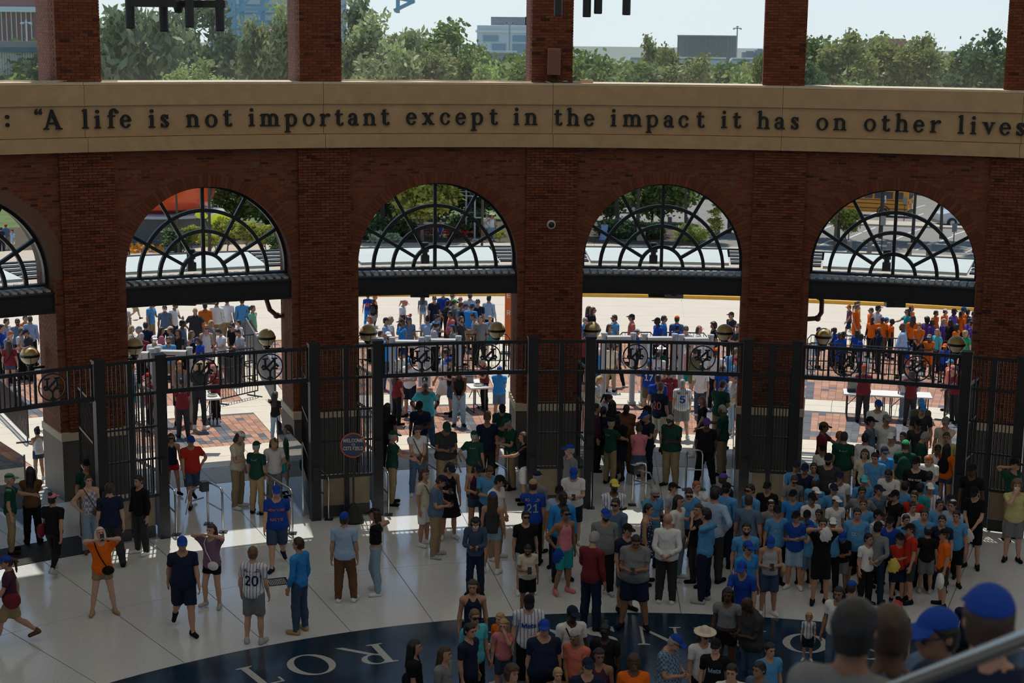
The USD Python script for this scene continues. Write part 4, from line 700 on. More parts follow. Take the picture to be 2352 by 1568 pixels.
sector('asphalt', 86.02, 170.0, 0.106, 0.50, ASPH, lt_, 0.09); sector('asphalt', 104.1, 170.0, 0.03, 0.1055, ASPH, lt_, 0.09)
sector('island', 108.0, 112.2, 0.14, 0.5, WALK, lt_, 0.22, 0.2)
for R0, R1, n, a_, da in ((88.5, 93.5, 7, 0.19, 0.034), (96.0, 101.0, 7, 0.18, 0.031), (101.8, 106.5, 7, 0.19, 0.030), (118, 124, 8, 0.16, 0.03), (130, 136, 8, 0.16, 0.03)):
    for i in range(n): put('bay_line', MB().bar(pol(R0, a_ + i * da, gz_(R0) + 0.095), pol(R1, a_ + i * da + 0.008, gz_(R1) + 0.095), 0.14, 0.02).out(), WHITE, lt_)
# ---------------------------------------------------------------- barriers, detectors, tables
BARR = mat('barrier_steel', (0.030, 0.031, 0.033), 0.4, 0.3)
def barrier(p0, p1, lab):
    t = thing('crowd_barrier', 'black steel ' + lab, 'barrier'); a, b = np.array(on(*p0)), np.array(on(*p1)); d = b - a; Ln = np.linalg.norm(d); d /= Ln; u = np.array([0, 0, 1.0]); h = 1.08
    put('frame', MB().tube([a + u * 0.16, a + u * (h - 0.15), a + u * h + d * 0.12, b + u * h - d * 0.12, b + u * (h - 0.15), b + u * 0.16, a + u * 0.16], 0.021, 6).out(), BARR, t)
    n = max(4, int(Ln / 0.125))
    for i in range(n): q = a + d * Ln * (i + 1) / (n + 1); put('bar', MB().bar(q + u * 0.16, q + u * (h - 0.01), 0.016).out(), BARR, t)
    x = np.array([d[1], -d[0], 0])
    for q in (a + d * 0.15, b - d * 0.15): put('foot', MB().bar(q - x * 0.3 + u * 0.02, q + x * 0.3 + u * 0.02, 0.04, 0.03).bar(q + u * 0.02, q + u * 0.17, 0.03).out(), BARR, t)
for q in BARRIERS: barrier(*q)
DET = mat('detector_grey', (0.40, 0.44, 0.46), 0.45); DETB = mat('detector_head', (0.50, 0.51, 0.49), 0.5); TANL = mat('detector_label', (0.55, 0.47, 0.38), 0.6)
for p0, p1, lab in DETECTORS:
    t = thing('metal_detector', lab, 'metal detector'); a, b = np.array(on(*p0)), np.array(on(*p1)); d = b - a; Ln = np.hypot(d[0], d[1]); rz = math.atan2(d[1], d[0]); c = (a + b) / 2
    for q in (a, b):
        put('column', lathe([(0.001, 0.0), (0.085, 0.0), (0.085, 2.14), (0.10, 2.15), (0.10, 2.2), (0.001, 2.2)], 8, q), DET, t); put('foot', rotm(MB().box((0, 0, 0.05), (0.22, 0.26, 0.10)).out(), rz, q), DETB, t)
    put('head', rotm(MB().box((0, 0, 2.0), (Ln - 0.16, 0.26, 0.20)).out(), rz, c), DETB, t)
    put('label_plate', rotm(MB().box((-0.05, -0.135, 1.99), (0.42, 0.012, 0.13)).out(), rz, c), TANL, t); put('display', rotm(MB().box((-0.05, -0.142, 1.985), (0.26, 0.008, 0.03)).out(), rz, c), BARR, t)
TABLE = mat('table_white', (0.78, 0.78, 0.75), 0.45)
for p0, p1, dep, lab in TABLES:
    a, b = np.array(on(*p0)), np.array(on(*p1)); d = b - a; Ln = np.hypot(d[0], d[1]); rz = math.atan2(d[1], d[0])
    t = thing('folding_table', lab, 'table', loc=a, rz=rz); h = 0.74
    put('table_top', MB().box((Ln / 2, dep / 2, h), (Ln + 0.06, dep, 0.045)).out(), TABLE, t)
    for x in (0.08, Ln - 0.08):
        for y in (0.08, dep - 0.08): put('leg', MB().bar((x, y, 0.0), (x, y, h - 0.02), 0.03).out(), BARR, t)
        put('foot_bar', MB().bar((x, 0.05, 0.02), (x, dep - 0.05, 0.02), 0.03).out(), BARR, t); put('brace', MB().bar((x, dep / 2, 0.35), (x + (0.35 if x < Ln / 2 else -0.35) * min(1, Ln), dep / 2, h - 0.02), 0.018).out(), BARR, t)
T = TABLES
def on_table(i, u, v): a, b = np.array(on(*T[i][0])), np.array(on(*T[i][1])); d = (b - a) / np.hypot(*(b - a)[:2]); return a + d * u + np.array([-d[1], d[0], 0]) * v + [0, 0, 0.765], math.atan2(d[1], d[0])
p, rz = on_table(0, 0.28, 0.45); t = thing('equipment_case', 'open black case standing on the left white table in the right arch', 'case', loc=p, rz=rz)
put('body', MB().box((0, 0, 0.05), (0.42, 0.3, 0.10)).out(), BARR, t); put('lid', MB().bar((0, -0.13, 0.1), (0, -0.20, 0.36), 0.42, 0.03).out(), GREYMETAL, t)
BOWL = mat('bowl_cream', (0.70, 0.66, 0.55), 0.5)
for i, (u, v, where) in enumerate(((0.2, 0.35, 'beside the security guard in the left arch'), (0.28, 0.3, 'at the right of the left centre arch'))):
    p, rz = on_table(2 + i, u, v); t = thing('tray', 'small round cream tray on the white table ' + where, 'tray', loc=p); put('dish', lathe([(0.001, 0.0), (0.13, 0.0), (0.15, 0.045), (0.135, 0.045), (0.12, 0.015), (0.001, 0.015)], 16), BOWL, t); put('rim', lathe([(0.135, 0.045), (0.152, 0.045), (0.152, 0.055), (0.135, 0.055)], 16), BOWL, t)
p, rz = on_table(3, 0.15, 0.85); t = thing('equipment_case', 'dark box on the white table at the right of the left centre arch', 'case', loc=p); put('body', MB().box((0, 0, 0.09), (0.26, 0.2, 0.18)).out(), GREYMETAL, t); put('lid', MB().box((0, 0, 0.19), (0.28, 0.22, 0.02)).out(), BARR, t)
CLEAR = mat('bottle_clear', (0.65, 0.75, 0.80), 0.15)
for i, (q, lab) in enumerate((((-8.45, 44.46, -0.27), 'clear water bottle under the white table of the left arch, left one'), ((-8.34, 44.40, -0.27), 'clear water bottle under the white table of the left arch, middle one'), ((-8.23, 44.40, -0.27), 'clear water bottle under the white table of the left arch, right one'))):
    t = thing('water_bottle', lab, 'bottle', loc=q); put('bottle', lathe([(0.001, 0), (0.033, 0.0), (0.033, 0.15), (0.014, 0.19), (0.014, 0.21), (0.001, 0.21)], 10), CLEAR, t); put('cap', lathe([(0.016, 0.2), (0.016, 0.22), (0.001, 0.22)], 8), mat('cap_white', (0.7, 0.7, 0.7), 0.5), t)
t = thing('trash_bin', 'black round litter bin behind the transom of the left arch', 'bin', loc=(-8.91, 50.83, -0.52))
put('body', lathe([(0.001, 0.0), (0.24, 0.0), (0.29, 0.9), (0.27, 0.9), (0.22, 0.05), (0.001, 0.05)], 16), BARR, t); put('rim', lathe([(0.27, 0.88), (0.31, 0.88), (0.31, 0.94), (0.27, 0.94)], 16), BARR, t)
t = thing('barrier_board', 'dark leaning board barrier beside the right jamb of the left arch', 'barrier'); a, b = np.array((-9.76, 58.41, -0.82)), np.array((-7.14, 47.78, -0.38))
put('board', MB().bar(a + [0, 0, 0.6], b + [0, 0, 0.6], 0.05, 1.1).out(), mat('board_dark', (0.11, 0.11, 0.115), 0.6), t)
for q in (a, b): put('post', MB().bar(q, q + [0, 0, 1.2], 0.06).out(), BARR, t)
ORANGE = mat('banner_orange', (0.75, 0.16, 0.02), 0.6)
t = thing('banner', 'tall narrow orange banner with white letters at the right of the left centre arch', 'banner', loc=(-0.15, 57.46, -0.72))
put('cloth', MB().box((0, 0, 1.55), (0.24, 0.03, 2.5)).out(), ORANGE, t); put('pole', MB().bar((0.14, 0, 0), (0.14, 0, 2.9), 0.03).out(), BARR, t); put('base', MB().box((0, 0, 0.03), (0.5, 0.4, 0.06)).out(), BARR, t)
for i, ch in enumerate('ER'):
    m = meshkit.text_mesh(ch, 0.17, 0.004, bold=True); v = np.array(m.vertices); put('letter', (np.stack([v[:, 0] - 0.07, -0.017 - v[:, 2], v[:, 1] + 2.05 - i * 0.62], 1), m.faces), WHITE, t, label='white letter')
for k, (q, lab) in enumerate((((4.30, 42.78, 3.87), 'grey speaker box under the right centre beam'), ((3.88, 42.82, 3.88), 'dark speaker box left of the grey one under the right centre beam'), ((-2.48, 42.93, 3.79), 'dark speaker box under the left centre beam'), ((-8.08, 42.23, 3.65), 'grey speaker box under the left beam'), ((-8.58, 42.14, 3.63), 'dark speaker box left of the grey one under the left beam'), ((10.00, 41.82, 3.85), 'dark speaker box under the right beam'))):
    t = thing('hanging_speaker', lab, 'speaker', loc=q); put('box', MB().box((0, 0, 0.03), (0.5, 0.3, 0.2)).out(), GREYMETAL if k in (0, 3) else BARR, t); put('bracket', MB().box((0, 0, 0.25), (0.06, 0.06, 0.5)).box((0, -0.16, 0.05), (0.12, 0.05, 0.1)).out(), BARR, t)
# ---------------------------------------------------------------- trees and shrubs
BARK = mat('bark', (0.09, 0.07, 0.055), 0.95, var=0.3, scale=6)
BARK_L = mat('bark_pale', (0.26, 0.21, 0.16), 0.95, var=0.2, scale=6)
def leaf_mat(name, c):
    c = np.array(c) * 1.45
    return usdkit.material(stage, '/World/Looks/' + name, {'a': ('attribute', {'attribute': 'tone'}), 'r': ('rgb_ramp', {'ramp': [(0, tuple(c * 0.55)), (0.5, tuple(c)), (1, tuple(np.clip(c * 1.5, 0, 1)))]}), 'd': ('diffuse_bsdf', {}), 't': ('translucent_bsdf', {}), 'g': ('glossy_bsdf', {'roughness': 0.5, 'color': (0.6, 0.65, 0.6)}), 'm': ('mix_closure', {'fac': 0.38}), 'm2': ('mix_closure', {'fac': 0.05})},
        [('a.fac', 'r.fac'), ('r.color', 'd.color'), ('r.color', 't.color'), ('d.BSDF', 'm.closure1'), ('t.BSDF', 'm.closure2'), ('m.closure', 'm2.closure1'), ('g.BSDF', 'm2.closure2')], surface='m2.closure')
def leaves(nr, c, size, droop=0.0, tone=None, stretch=1.6, asp=1.0):
    """Diamond leaf sprays at points c."""
    n = len(c); d = nr.normal(size=(n, 3)); d[:, 2] = d[:, 2] * 0.6 - droop; d /= np.linalg.norm(d, axis=1, keepdims=True)
    e = nr.normal(size=(n, 3)); e -= d * (e * d).sum(1, keepdims=True); e /= np.linalg.norm(e, axis=1, keepdims=True)
    s = size * nr.uniform(0.6, 1.4, (n, 1)); q = np.array([1, 1, 1 / asp]); v = np.stack([c - d * s * q * stretch / 2, c + e * s * q / 2, c + d * s * q * stretch / 2, c - e * s * q / 2], 1).reshape(-1, 3)
    f = np.arange(n * 4).reshape(n, 4); t = np.repeat(nr.random(n) if tone is None else tone, 4)
    return v, f, t
def make_tree(kind, seed, asp):
    """A unit tree: height 1 in z, crown radius 1 in x and y (scaled per tree)."""
    nr = np.random.default_rng(seed); K = TREEK[kind]; n = K['n']
    m = K['clumps']; lo = max(K['lo'], 1 - 3.0 / asp) if K['trunk'] and kind != 'conifer' else K['lo']
    u = nr.normal(size=(m, 3)); u /= np.linalg.norm(u, axis=1, keepdims=True); rr = nr.uniform(0.45, 0.92, (m, 1)) ** 0.7
    cc = u * rr * [0.86, 0.86, (1 - lo) / 2 * 0.9] + [0, 0, (1 + lo) / 2]
    if kind == 'conifer': cc[:, 2] = nr.uniform(lo, 0.97, m); w = (1.05 - cc[:, 2])[:, None] * 0.95; cc[:, :2] = nr.normal(size=(m, 2)) * w * 0.5
    if kind == 'grass': cc = np.stack([nr.normal(size=m) * 0.4, nr.normal(size=m) * 0.4, nr.uniform(0.1, 0.75, m)], 1)
    k = nr.integers(0, m, n); sp = K['spread']; g = nr.normal(size=(n, 3)) * [sp, sp, sp * K['zs'] * 1.6 / asp]
    if K['droop']: g[:, 2] -= np.abs(nr.normal(size=n)) * K['droop'] * 3 / asp
    p = cc[k] + g; p[:, 2] = np.clip(p[:, 2], 0.02, 1.0)
    v, f, t = leaves(nr, p, K['leaf'], K['dd'], np.clip(0.5 + nr.normal(size=m)[k] * 0.18 + nr.normal(size=n) * 0.18, 0, 1), K.get('st', 1.6), asp)
    w = MB()
    if K['trunk']:
        b = nr.normal(size=2) * 0.08
        w.tube([(0, 0, -0.02), (b[0] * 0.5, b[1] * 0.5, lo * 0.6), (b[0], b[1], lo + 0.15), (b[0] * 0.6, b[1] * 1.4, 0.75)], [0.055, 0.04, 0.03, 0.012], 7)
        for i in range(K['boughs']):
            q = cc[nr.integers(0, m)]; s = np.array([b[0], b[1], lo * nr.uniform(0.7, 1.3)]); mid = (s + q) / 2 + [0, 0, -0.05]
            w.tube([s, mid, q], [0.024, 0.015, 0.006], 5)
    return v, f, t, w
TREEK = {
 'broad_mid': dict(n=5200, clumps=46, lo=0.18, spread=0.14, zs=0.5, droop=0, dd=0.1, leaf=0.085, trunk=1, boughs=9, c=(0.145, 0.205, 0.055), bark=0),
 'broad_light': dict(n=5200, clumps=46, lo=0.10, spread=0.14, zs=0.5, droop=0, dd=0.1, leaf=0.085, trunk=1, boughs=7, c=(0.23, 0.30, 0.095), bark=0),
 'broad_dark': dict(n=5600, clumps=44, lo=0.10, spread=0.15, zs=0.5, droop=0, dd=0.1, leaf=0.09, trunk=1, boughs=7, c=(0.070, 0.115, 0.045), bark=0),
 'airy': dict(n=4600, clumps=34, lo=0.22, spread=0.12, zs=0.45, droop=0.02, dd=0.3, leaf=0.075, trunk=1, boughs=16, c=(0.195, 0.215, 0.075), bark=0),
 'willow': dict(n=7200, clumps=40, lo=0.12, spread=0.12, zs=0.4, droop=0.10, dd=1.0, leaf=0.07, trunk=1, boughs=14, c=(0.125, 0.165, 0.085), bark=0, st=2.4),
 'willow_light': dict(n=6400, clumps=40, lo=0.12, spread=0.12, zs=0.4, droop=0.10, dd=1.0, leaf=0.07, trunk=1, boughs=12, c=(0.225, 0.26, 0.115), bark=0, st=2.4),
 'yellow': dict(n=4200, clumps=40, lo=0.30, spread=0.13, zs=0.35, droop=0, dd=0.1, leaf=0.085, trunk=1, boughs=9, c=(0.33, 0.34, 0.07), bark=1),
 'conifer': dict(n=3200, clumps=60, lo=0.25, spread=0.10, zs=0.25, droop=0.01, dd=0.2, leaf=0.08, trunk=1, boughs=8, c=(0.28, 0.30, 0.07), bark=1),
 'shrub_dark': dict(n=1500, clumps=22, lo=0.0, spread=0.2, zs=0.6, droop=0, dd=0.0, leaf=0.17, trunk=0, boughs=0, c=(0.075, 0.125, 0.05), bark=0),
 'shrub_pale': dict(n=700, clumps=18, lo=0.0, spread=0.2, zs=0.6, droop=0, dd=0.0, leaf=0.2, trunk=0, boughs=0, c=(0.45, 0.50, 0.33), bark=0),
 'grass': dict(n=1600, clumps=40, lo=0.0, spread=0.18, zs=0.6, droop=0.0, dd=-0.7, leaf=0.05, trunk=0, boughs=0, c=(0.28, 0.33, 0.09), bark=0, st=9.0),
}
_tree_src = {}
_leafm = {k: leaf_mat('leaf_' + k, v['c']) for k, v in TREEK.items()}
def plant(i, kind, base, h, w, lab, grp=None):
    w *= 1.3 if h > 6 else 1.0
    asp = min((0.8, 1.2, 1.8, 2.6, 3.6, 5.0), key=lambda q: abs(math.log(q * w / h))); variant = (kind, i % 2 if asp > 2 and kind not in ('conifer',) else 0, asp); name = {'grass': 'ornamental_grass', 'conifer': 'young_tree'}.get(kind, 'shrub' if kind.startswith('shrub') or h < 2.2 else 'tree')
    cat = {'grass': 'grass clump'}.get(kind, 'shrub' if name == 'shrub' else 'tree')
    if variant not in _tree_src:
        cl = UsdGeom.Xform.Define(stage, f'/World/Looks/plant_{kind}_{variant[1]}_{int(asp * 10)}'); cl.GetPrim().SetSpecifier(Sdf.SpecifierClass); cp = str(cl.GetPath())
        v, f, t, wd = make_tree(kind, 11 + 7 * list(TREEK).index(kind) + variant[1], asp)
        put('foliage', (v, f), _leafm[kind], cp, tone=t, kind='stuff')
        if wd.v: put('trunk', wd.out(), BARK_L if TREEK[kind]['bark'] else BARK, cp)
        _tree_src[variant] = cp
    x = UsdGeom.Xform.Define(stage, path(name)); p = x.GetPrim(); p.GetReferences().AddInternalReference(Sdf.Path(_tree_src[variant])); p.SetInstanceable(True)
    x.AddTranslateOp().Set(Gf.Vec3d(base[0], base[1], base[2] + 0.05)); x.AddRotateZOp().Set(float((i * 77) % 360)); x.AddScaleOp().Set(Gf.Vec3f(w, w, h))
    tag(p, lab, cat, grp)
for i, q in enumerate(TREES): plant(i, *q)
for i in range(30):                                   # hazy rows of trees behind the nearer ones
    d = 150 + (i * 37) % 45; a = -0.38 + i * 0.0255 + RNG.uniform(-0.005, 0.005); x, y = d * math.sin(a), d * math.cos(a)
    if -0.03 < a < 0.012: continue
    plant(i, ('broad_mid', 'airy', 'willow_light', 'broad_dark')[i % 4], (x, y, ground(x, y)), 10.2 - ground(x, y) + RNG.uniform(-2.4, 0.2), RNG.uniform(3.4, 5.0), 'background tree in the hazy row behind the nearer trees', 'hazy background trees')
# ---------------------------------------------------------------- things beyond the street
APPLE = mat('dome_orange', (0.80, 0.085, 0.015), 0.3, coat=0.4); BASEG = mat('dome_base', (0.10, 0.105, 0.11), 0.6); SILVER = mat('silver_rim', (0.60, 0.62, 0.66), 0.4)
c = np.array((-21.52, 97.12, -2.44)) + [0, 3.0, 0]; t = thing('orange_dome', 'huge glossy red-orange rounded sculpture on a dark round base seen through the left arch', 'sculpture', loc=c)
prof = [(0.001, 2.0), (1.6, 2.05), (2.6, 2.3), (3.0, 3.1), (3.05, 3.9), (2.8, 4.8), (2.2, 5.6), (1.3, 6.1), (0.4, 6.2), (0.001, 6.0)]
put('body', lathe(prof, 40), APPLE, t, smooth=40); put('rim', lathe([(0.001, 1.86), (3.55, 1.86), (3.62, 1.92), (3.55, 2.02), (0.001, 2.02)], 40), SILVER, t); put('base', lathe([(0.001, -0.6), (2.75, -0.6), (2.75, 1.86), (0.001, 1.86)], 40), BASEG, t)
put('stem', MB().tube([(0, 0, 6.0), (0.1, 0, 6.6), (0.3, 0, 6.9)], 0.1, 8).out(), BARK, t)
LAMPW = mat('lamp_white', (0.66, 0.68, 0.70), 0.4)
def lamp_post(q, h, lab, mt=LAMPW):
    t = thing('lamp_post', lab, 'lamp post', loc=q); put('pole', lathe([(0.16, -0.1), (0.16, 0.3), (0.075, 0.4), (0.06, h - 0.9), (0.001, h - 0.9)], 10), mt, t); put('lantern', lathe([(0.05, h - 0.95), (0.20, h - 0.9), (0.22, h - 0.35), (0.10, h - 0.3)], 10), mat('lantern_glass', (0.5, 0.52, 0.54), 0.2), t)
    put('shade', lathe([(0.5, h - 0.32), (0.48, h - 0.27), (0.12, h - 0.02), (0.06, h + 0.15), (0.001, h + 0.15)], 14), mt, t); put('banner_arm', MB().bar((-0.95, 0, h - 1.5), (0.95, 0, h - 1.5), 0.045).bar((-0.9, 0, h - 3.4), (0.1, 0, h - 3.4), 0.035).out(), mt, t)
lamp_post((-19.92, 98.84, -2.49), 3.75, 'white lamp post with a flared shade in front of the orange dome')
GREYP = mat('grey_pole', (0.42, 0.44, 0.45), 0.5)
for q, h, lab in (((-3.10, 105.66, -2.65), 3.4, 'grey banner pole left of the standing couple'), ((-2.46, 102.82, -2.53), 3.3, 'second grey banner pole left of the standing couple'), ((-1.95, 102.25, -2.51), 3.3, 'grey banner pole nearest the standing couple')):
    t = thing('banner_pole', lab, 'pole', loc=q); put('shaft', lathe([(0.15, -0.1), (0.15, 0.12), (0.06, 0.25), (0.055, h), (0.001, h)], 8), GREYP, t); put('cross_arm', MB().bar((-0.7, 0, h - 0.35), (0.5, 0, h - 0.35), 0.04).bar((-0.7, 0, h - 1.7), (0.5, 0, h - 1.7), 0.03).out(), GREYP, t)
t = thing('bench', 'dark slatted park bench under the seated man beyond the street', 'bench', loc=(-5.14, 104.16, -2.59)); DWOOD = mat('bench_dark', (0.10, 0.05, 0.04), 0.6)
for i in range(4): put('seat_slat', MB().box((0, -0.15 + i * 0.12, 0.45), (3.4, 0.09, 0.035)).out(), DWOOD, t)
for i in range(4): put('back_slat', MB().box((0, 0.32 + i * 0.02, 0.58 + i * 0.12), (3.4, 0.03, 0.085)).out(), DWOOD, t)
for x in (-1.6, 0, 1.6): put('leg', MB().box((x, 0.0, 0.22), (0.06, 0.45, 0.44)).out(), BARR, t)
FLR = leaf_mat('flower_red', (0.55, 0.04, 0.05)); nr = np.random.default_rng(5)
for q, lab, w in (((-6.77, 104.99, -2.63), 'red flower bed left of the seated man', 2.2), ((-3.79, 104.93, -2.62), 'red flower bed right of the seated man', 1.4)):
    pts = np.array(q) + nr.normal(size=(260, 3)) * [w * 0.5, 0.6, 0.1] + [0, 0.7, 0.42]; v, f, tt = leaves(nr, pts, 0.16); put('flower_bed', (v, f), FLR, label=lab, cat='flowers', kind='stuff', tone=tt)
FOL = leaf_mat('flower_orange', (0.80, 0.30, 0.02)); pts = np.array((-22.04, 93.89, -2.32)) + nr.normal(size=(220, 3)) * [1.1, 0.5, 0.15] + [0, 0, 0.35]; v, f, tt = leaves(nr, pts, 0.16); put('flower_bed', (v, f), FOL, label='orange and yellow flower bed at the left edge of the left arch window', cat='flowers', kind='stuff', tone=tt)
LILY = leaf_mat('leaf_lily', (0.42, 0.50, 0.05))
t = thing('elephant_ear_plant', 'plant with huge pale yellow-green leaves in the left arch window', 'plant', loc=(-17.35, 94.44, -2.29))
for i, (x, z, s, r) in enumerate(((-0.9, 2.25, 0.75, 0.3), (-0.1, 1.95, 0.95, -0.1), (0.35, 2.15, 0.8, 0.5), (0.1, 1.55, 0.8, 0.2), (0.75, 1.3, 0.7, -0.3))):
    g = np.array([(0, 0), (0.35, 0.15), (0.55, 0.55), (0.35, 0.95), (0, 1.15), (-0.35, 0.95), (-0.55, 0.55), (-0.35, 0.15)]) * s; k, l = math.cos(r), math.sin(r)
    v = [(x + a * k - (b - 0.5 * s) * 0.4 * l, 0.1 * i - (b - 0.5 * s) * 0.5, z + (b - 0.5 * s) * 0.65 + abs(a) * -0.1) for a, b in g] + [(x, 0.1 * i, z + 0.08)]
    f = [[8, j, (j + 1) % 8] for j in range(8)]; put('leaf', (np.array(v), np.array(f)), LILY, t, tone=[0.4 + 0.1 * i] * 9); put('stalk', MB().tube([(0, 0.1 * i, 0), (x * 0.6, 0.1 * i, z * 0.6), (x, 0.1 * i, z)], 0.03, 5).out(), mat('stalk_green', (0.2, 0.3, 0.08), 0.7), t)
t = thing('stone_block', 'tan upright stone block in front of the hedge', 'stone', loc=(8.27, 104.20, -2.59)); TANS = mat('tan_stone', (0.48, 0.36, 0.27), 0.85); put('slab', MB().box((0, 0, 0.48), (0.55, 0.25, 0.96)).out(), TANS, t); put('foot', MB().box((0, 0, 0.03), (0.75, 0.4, 0.1)).out(), TANS, t)
BOLL = mat('bollard_grey', (0.14, 0.14, 0.14), 0.6)
for q, lab in (((20.38, 97.55, -2.39), 'grey bollard nearest the pushchair'), ((21.53, 97.25, -2.39), 'grey bollard left of the middle of the right arch'), ((22.65, 96.94, -2.39), 'grey bollard in the middle of the right arch'), ((23.81, 96.66, -2.39), 'grey bollard right of the middle of the right arch'), ((24.89, 96.37, -2.39), 'grey bollard furthest right in the right arch'), ((11.13, 114.83, -3.02), 'grey bollard left of the ornamental grass'), ((12.29, 114.66, -3.02), 'grey bollard behind the ornamental grass'), ((13.67, 107.75, -2.75), 'grey bollard beside the small pale young tree')):
    t = thing('bollard', lab, 'bollard', loc=q); put('post', lathe([(0.001, -0.1), (0.15, -0.1), (0.15, 0.84), (0.001, 0.84)], 12), BOLL, t); put('cap', lathe([(0.16, 0.82), (0.165, 0.86), (0.12, 0.90), (0.001, 0.91)], 12), BOLL, t)
SIGNB = mat('sign_pale', (0.62, 0.68, 0.70), 0.5); SIGNBL = mat('sign_blue_far', (0.03, 0.16, 0.36), 0.5)
for q, h, lab, blue in (((28.35, 123.93, -3.49), 2.2, 'blue and white parking sign in front of the yellow bus', 1), ((30.42, 125.78, -3.58), 2.0, 'plain grey sign post in front of the rear of the bus', 0), ((22.11, 106.17, -2.74), 1.55, 'grey sign post at the left of the parking lot', 0), ((22.50, 98.26, -2.44), 2.4, 'grey sign post in the middle of the parking lot', 0), ((28.86, 105.53, -2.78), 1.5, 'grey sign post at the right of the parking lot', 0)):
    t = thing('sign_post', lab, 'sign', loc=q); put('post', MB().bar((0, 0.03, -0.1), (0, 0.03, h), 0.05).out(), BARR, t); put('plate', MB().box((0, -0.01, h - 0.3), (0.32, 0.03, 0.55)).out(), SIGNB if blue else GREYMETAL, t)
    if blue: put('symbol_panel', MB().box((0, -0.03, h - 0.42), (0.2, 0.01, 0.2)).out(), SIGNBL, t)
# yellow school bus, white van, truck
BUSY = mat('bus_yellow', (0.80, 0.30, 0.01), 0.4, coat=0.3); BUSB = mat('bus_black', (0.03, 0.03, 0.03), 0.5); DGL = mat('dark_window', (0.04, 0.05, 0.06), 0.12); REDL = mat('tail_red', (0.5, 0.03, 0.02), 0.3); TYRE = mat('tyre', (0.02, 0.02, 0.02), 0.8); HUB = mat('hub', (0.5, 0.48, 0.45), 0.4)
def wheel(par, x, y, r, w=0.25):
    v, f = lathe([(0.001, -w / 2), (r * 0.9, -w / 2), (r, -w / 3), (r, w / 3), (r * 0.9, w / 2), (0.001, w / 2)], 18); wp = put('wheel', (np.stack([v[:, 0] + x, v[:, 2] + y, v[:, 1] + r], 1), f), TYRE, par)
    v, f = lathe([(0.001, -w / 2 - 0.02), (r * 0.5, -w / 2 - 0.01), (r * 0.55, -w / 2 + 0.02)], 12); put('hub', (np.stack([v[:, 0] + x, v[:, 2] + y, v[:, 1] + r], 1), f), HUB, wp)
def rbox(c, d, r=0.08):
    s = [m3.Manifold.sphere(r, 8).translate([c[0] + i * (d[0] / 2 - r), c[1] + j * (d[1] / 2 - r), c[2] + k * (d[2] / 2 - r)]) for i in (-1, 1) for j in (-1, 1) for k in (-1, 1)]
    return m3.Manifold.batch_hull(s)
bq = np.array((31.64, 129.72, -3.75)); t = thing('school_bus', 'yellow school bus with black rails parked beyond the right arch', 'bus', loc=bq, rz=BUSROT)
# local frame: rear face at x = 0, bus runs to -x, near side at y = 0
LB, WB, HB = 7.2, 2.05, 2.5
put('body', rbox((-LB / 2, WB / 2, 0.42 + (HB - 0.42) / 2), (LB, WB, HB - 0.42), 0.12), BUSY, t, smooth=40); put('roof', rbox((-LB / 2, WB / 2, HB - 0.04), (LB - 0.25, WB - 0.3, 0.16), 0.06), mat('bus_roof', (0.75, 0.74, 0.7), 0.5), t)
for i in range(8): put('window', MB().box((-0.75 - i * 0.82, -0.005, 1.82), (0.66, 0.03, 0.56)).out(), DGL, t)
for z in (1.42, 1.12, 0.76): put('rub_rail', MB().box((-LB / 2, -0.015, z), (LB - 0.2, 0.04, 0.055)).out(), BUSB, t)
for y, w in ((0.36, 0.36), (1.02, 0.62), (1.69, 0.36)): put('rear_window', MB().box((0.005, y, 1.85), (0.03, w, 0.55)).out(), DGL, t)
put('rear_panel', MB().box((0.006, 1.02, 0.98), (0.03, 0.62, 0.34)).out(), REDL, t); put('bumper', MB().box((0.05, WB / 2, 0.52), (0.14, WB, 0.24)).box((-0.9, -0.03, 0.5), (1.9, 0.06, 0.1)).out(), BUSB, t)
for y in (0.22, 1.8): put('tail_light', MB().box((0.01, y, 1.28), (0.04, 0.24, 0.24)).out(), REDL, t)
m = meshkit.text_mesh('SCHOOL BUS', 0.13, 0.004, bold=True) if 0 else None
for x in (-1.95, -5.9): wheel(t, x, 0.12, 0.42); wheel(t, x, WB - 0.12, 0.42); put('wheel_arch', (lambda v, f: (np.stack([v[:, 0] + x, v[:, 2] - 0.012, v[:, 1] + 0.46], 1), f))(*lathe([(0.44, -0.01), (0.54, -0.01), (0.54, 0.02)], 20)), BUSB, t)
sa = put('stop_arm', MB().bar((-5.0, 0, 1.25), (-4.9, -0.35, 1.25), 0.05).out(), BUSB, t)
o = lathe([(0.001, 0.0), (0.27, 0.0), (0.27, -0.03), (0.001, -0.03)], 8); v = np.array(o[0]); k, l = math.cos(math.pi / 8), math.sin(math.pi / 8); v = np.stack([v[:, 0] * k - v[:, 1] * l, v[:, 0] * l + v[:, 1] * k, v[:, 2]], 1)
put('stop_sign', (np.stack([v[:, 0] - 4.75, v[:, 2] - 0.36, v[:, 1] + 1.25], 1), o[1]), mat('stop_red', (0.55, 0.03, 0.03), 0.5), t)
m = meshkit.text_mesh('STOP', 0.13, 0.004, bold=True); v = np.array(m.vertices); put('stop_lettering', (np.stack([v[:, 0] - 4.75 - v[:, 0].max() / 2, -0.395 - v[:, 2], v[:, 1] + 1.19], 1), m.faces), WHITE, t)
vq = np.array((32.15, 121.21, -3.42)); t = thing('van', 'pale grey van whose front shows at the right edge of the right arch window', 'van', loc=vq, rz=0.10)
VANW = mat('van_paint', (0.48, 0.52, 0.58), 0.35, coat=0.4)
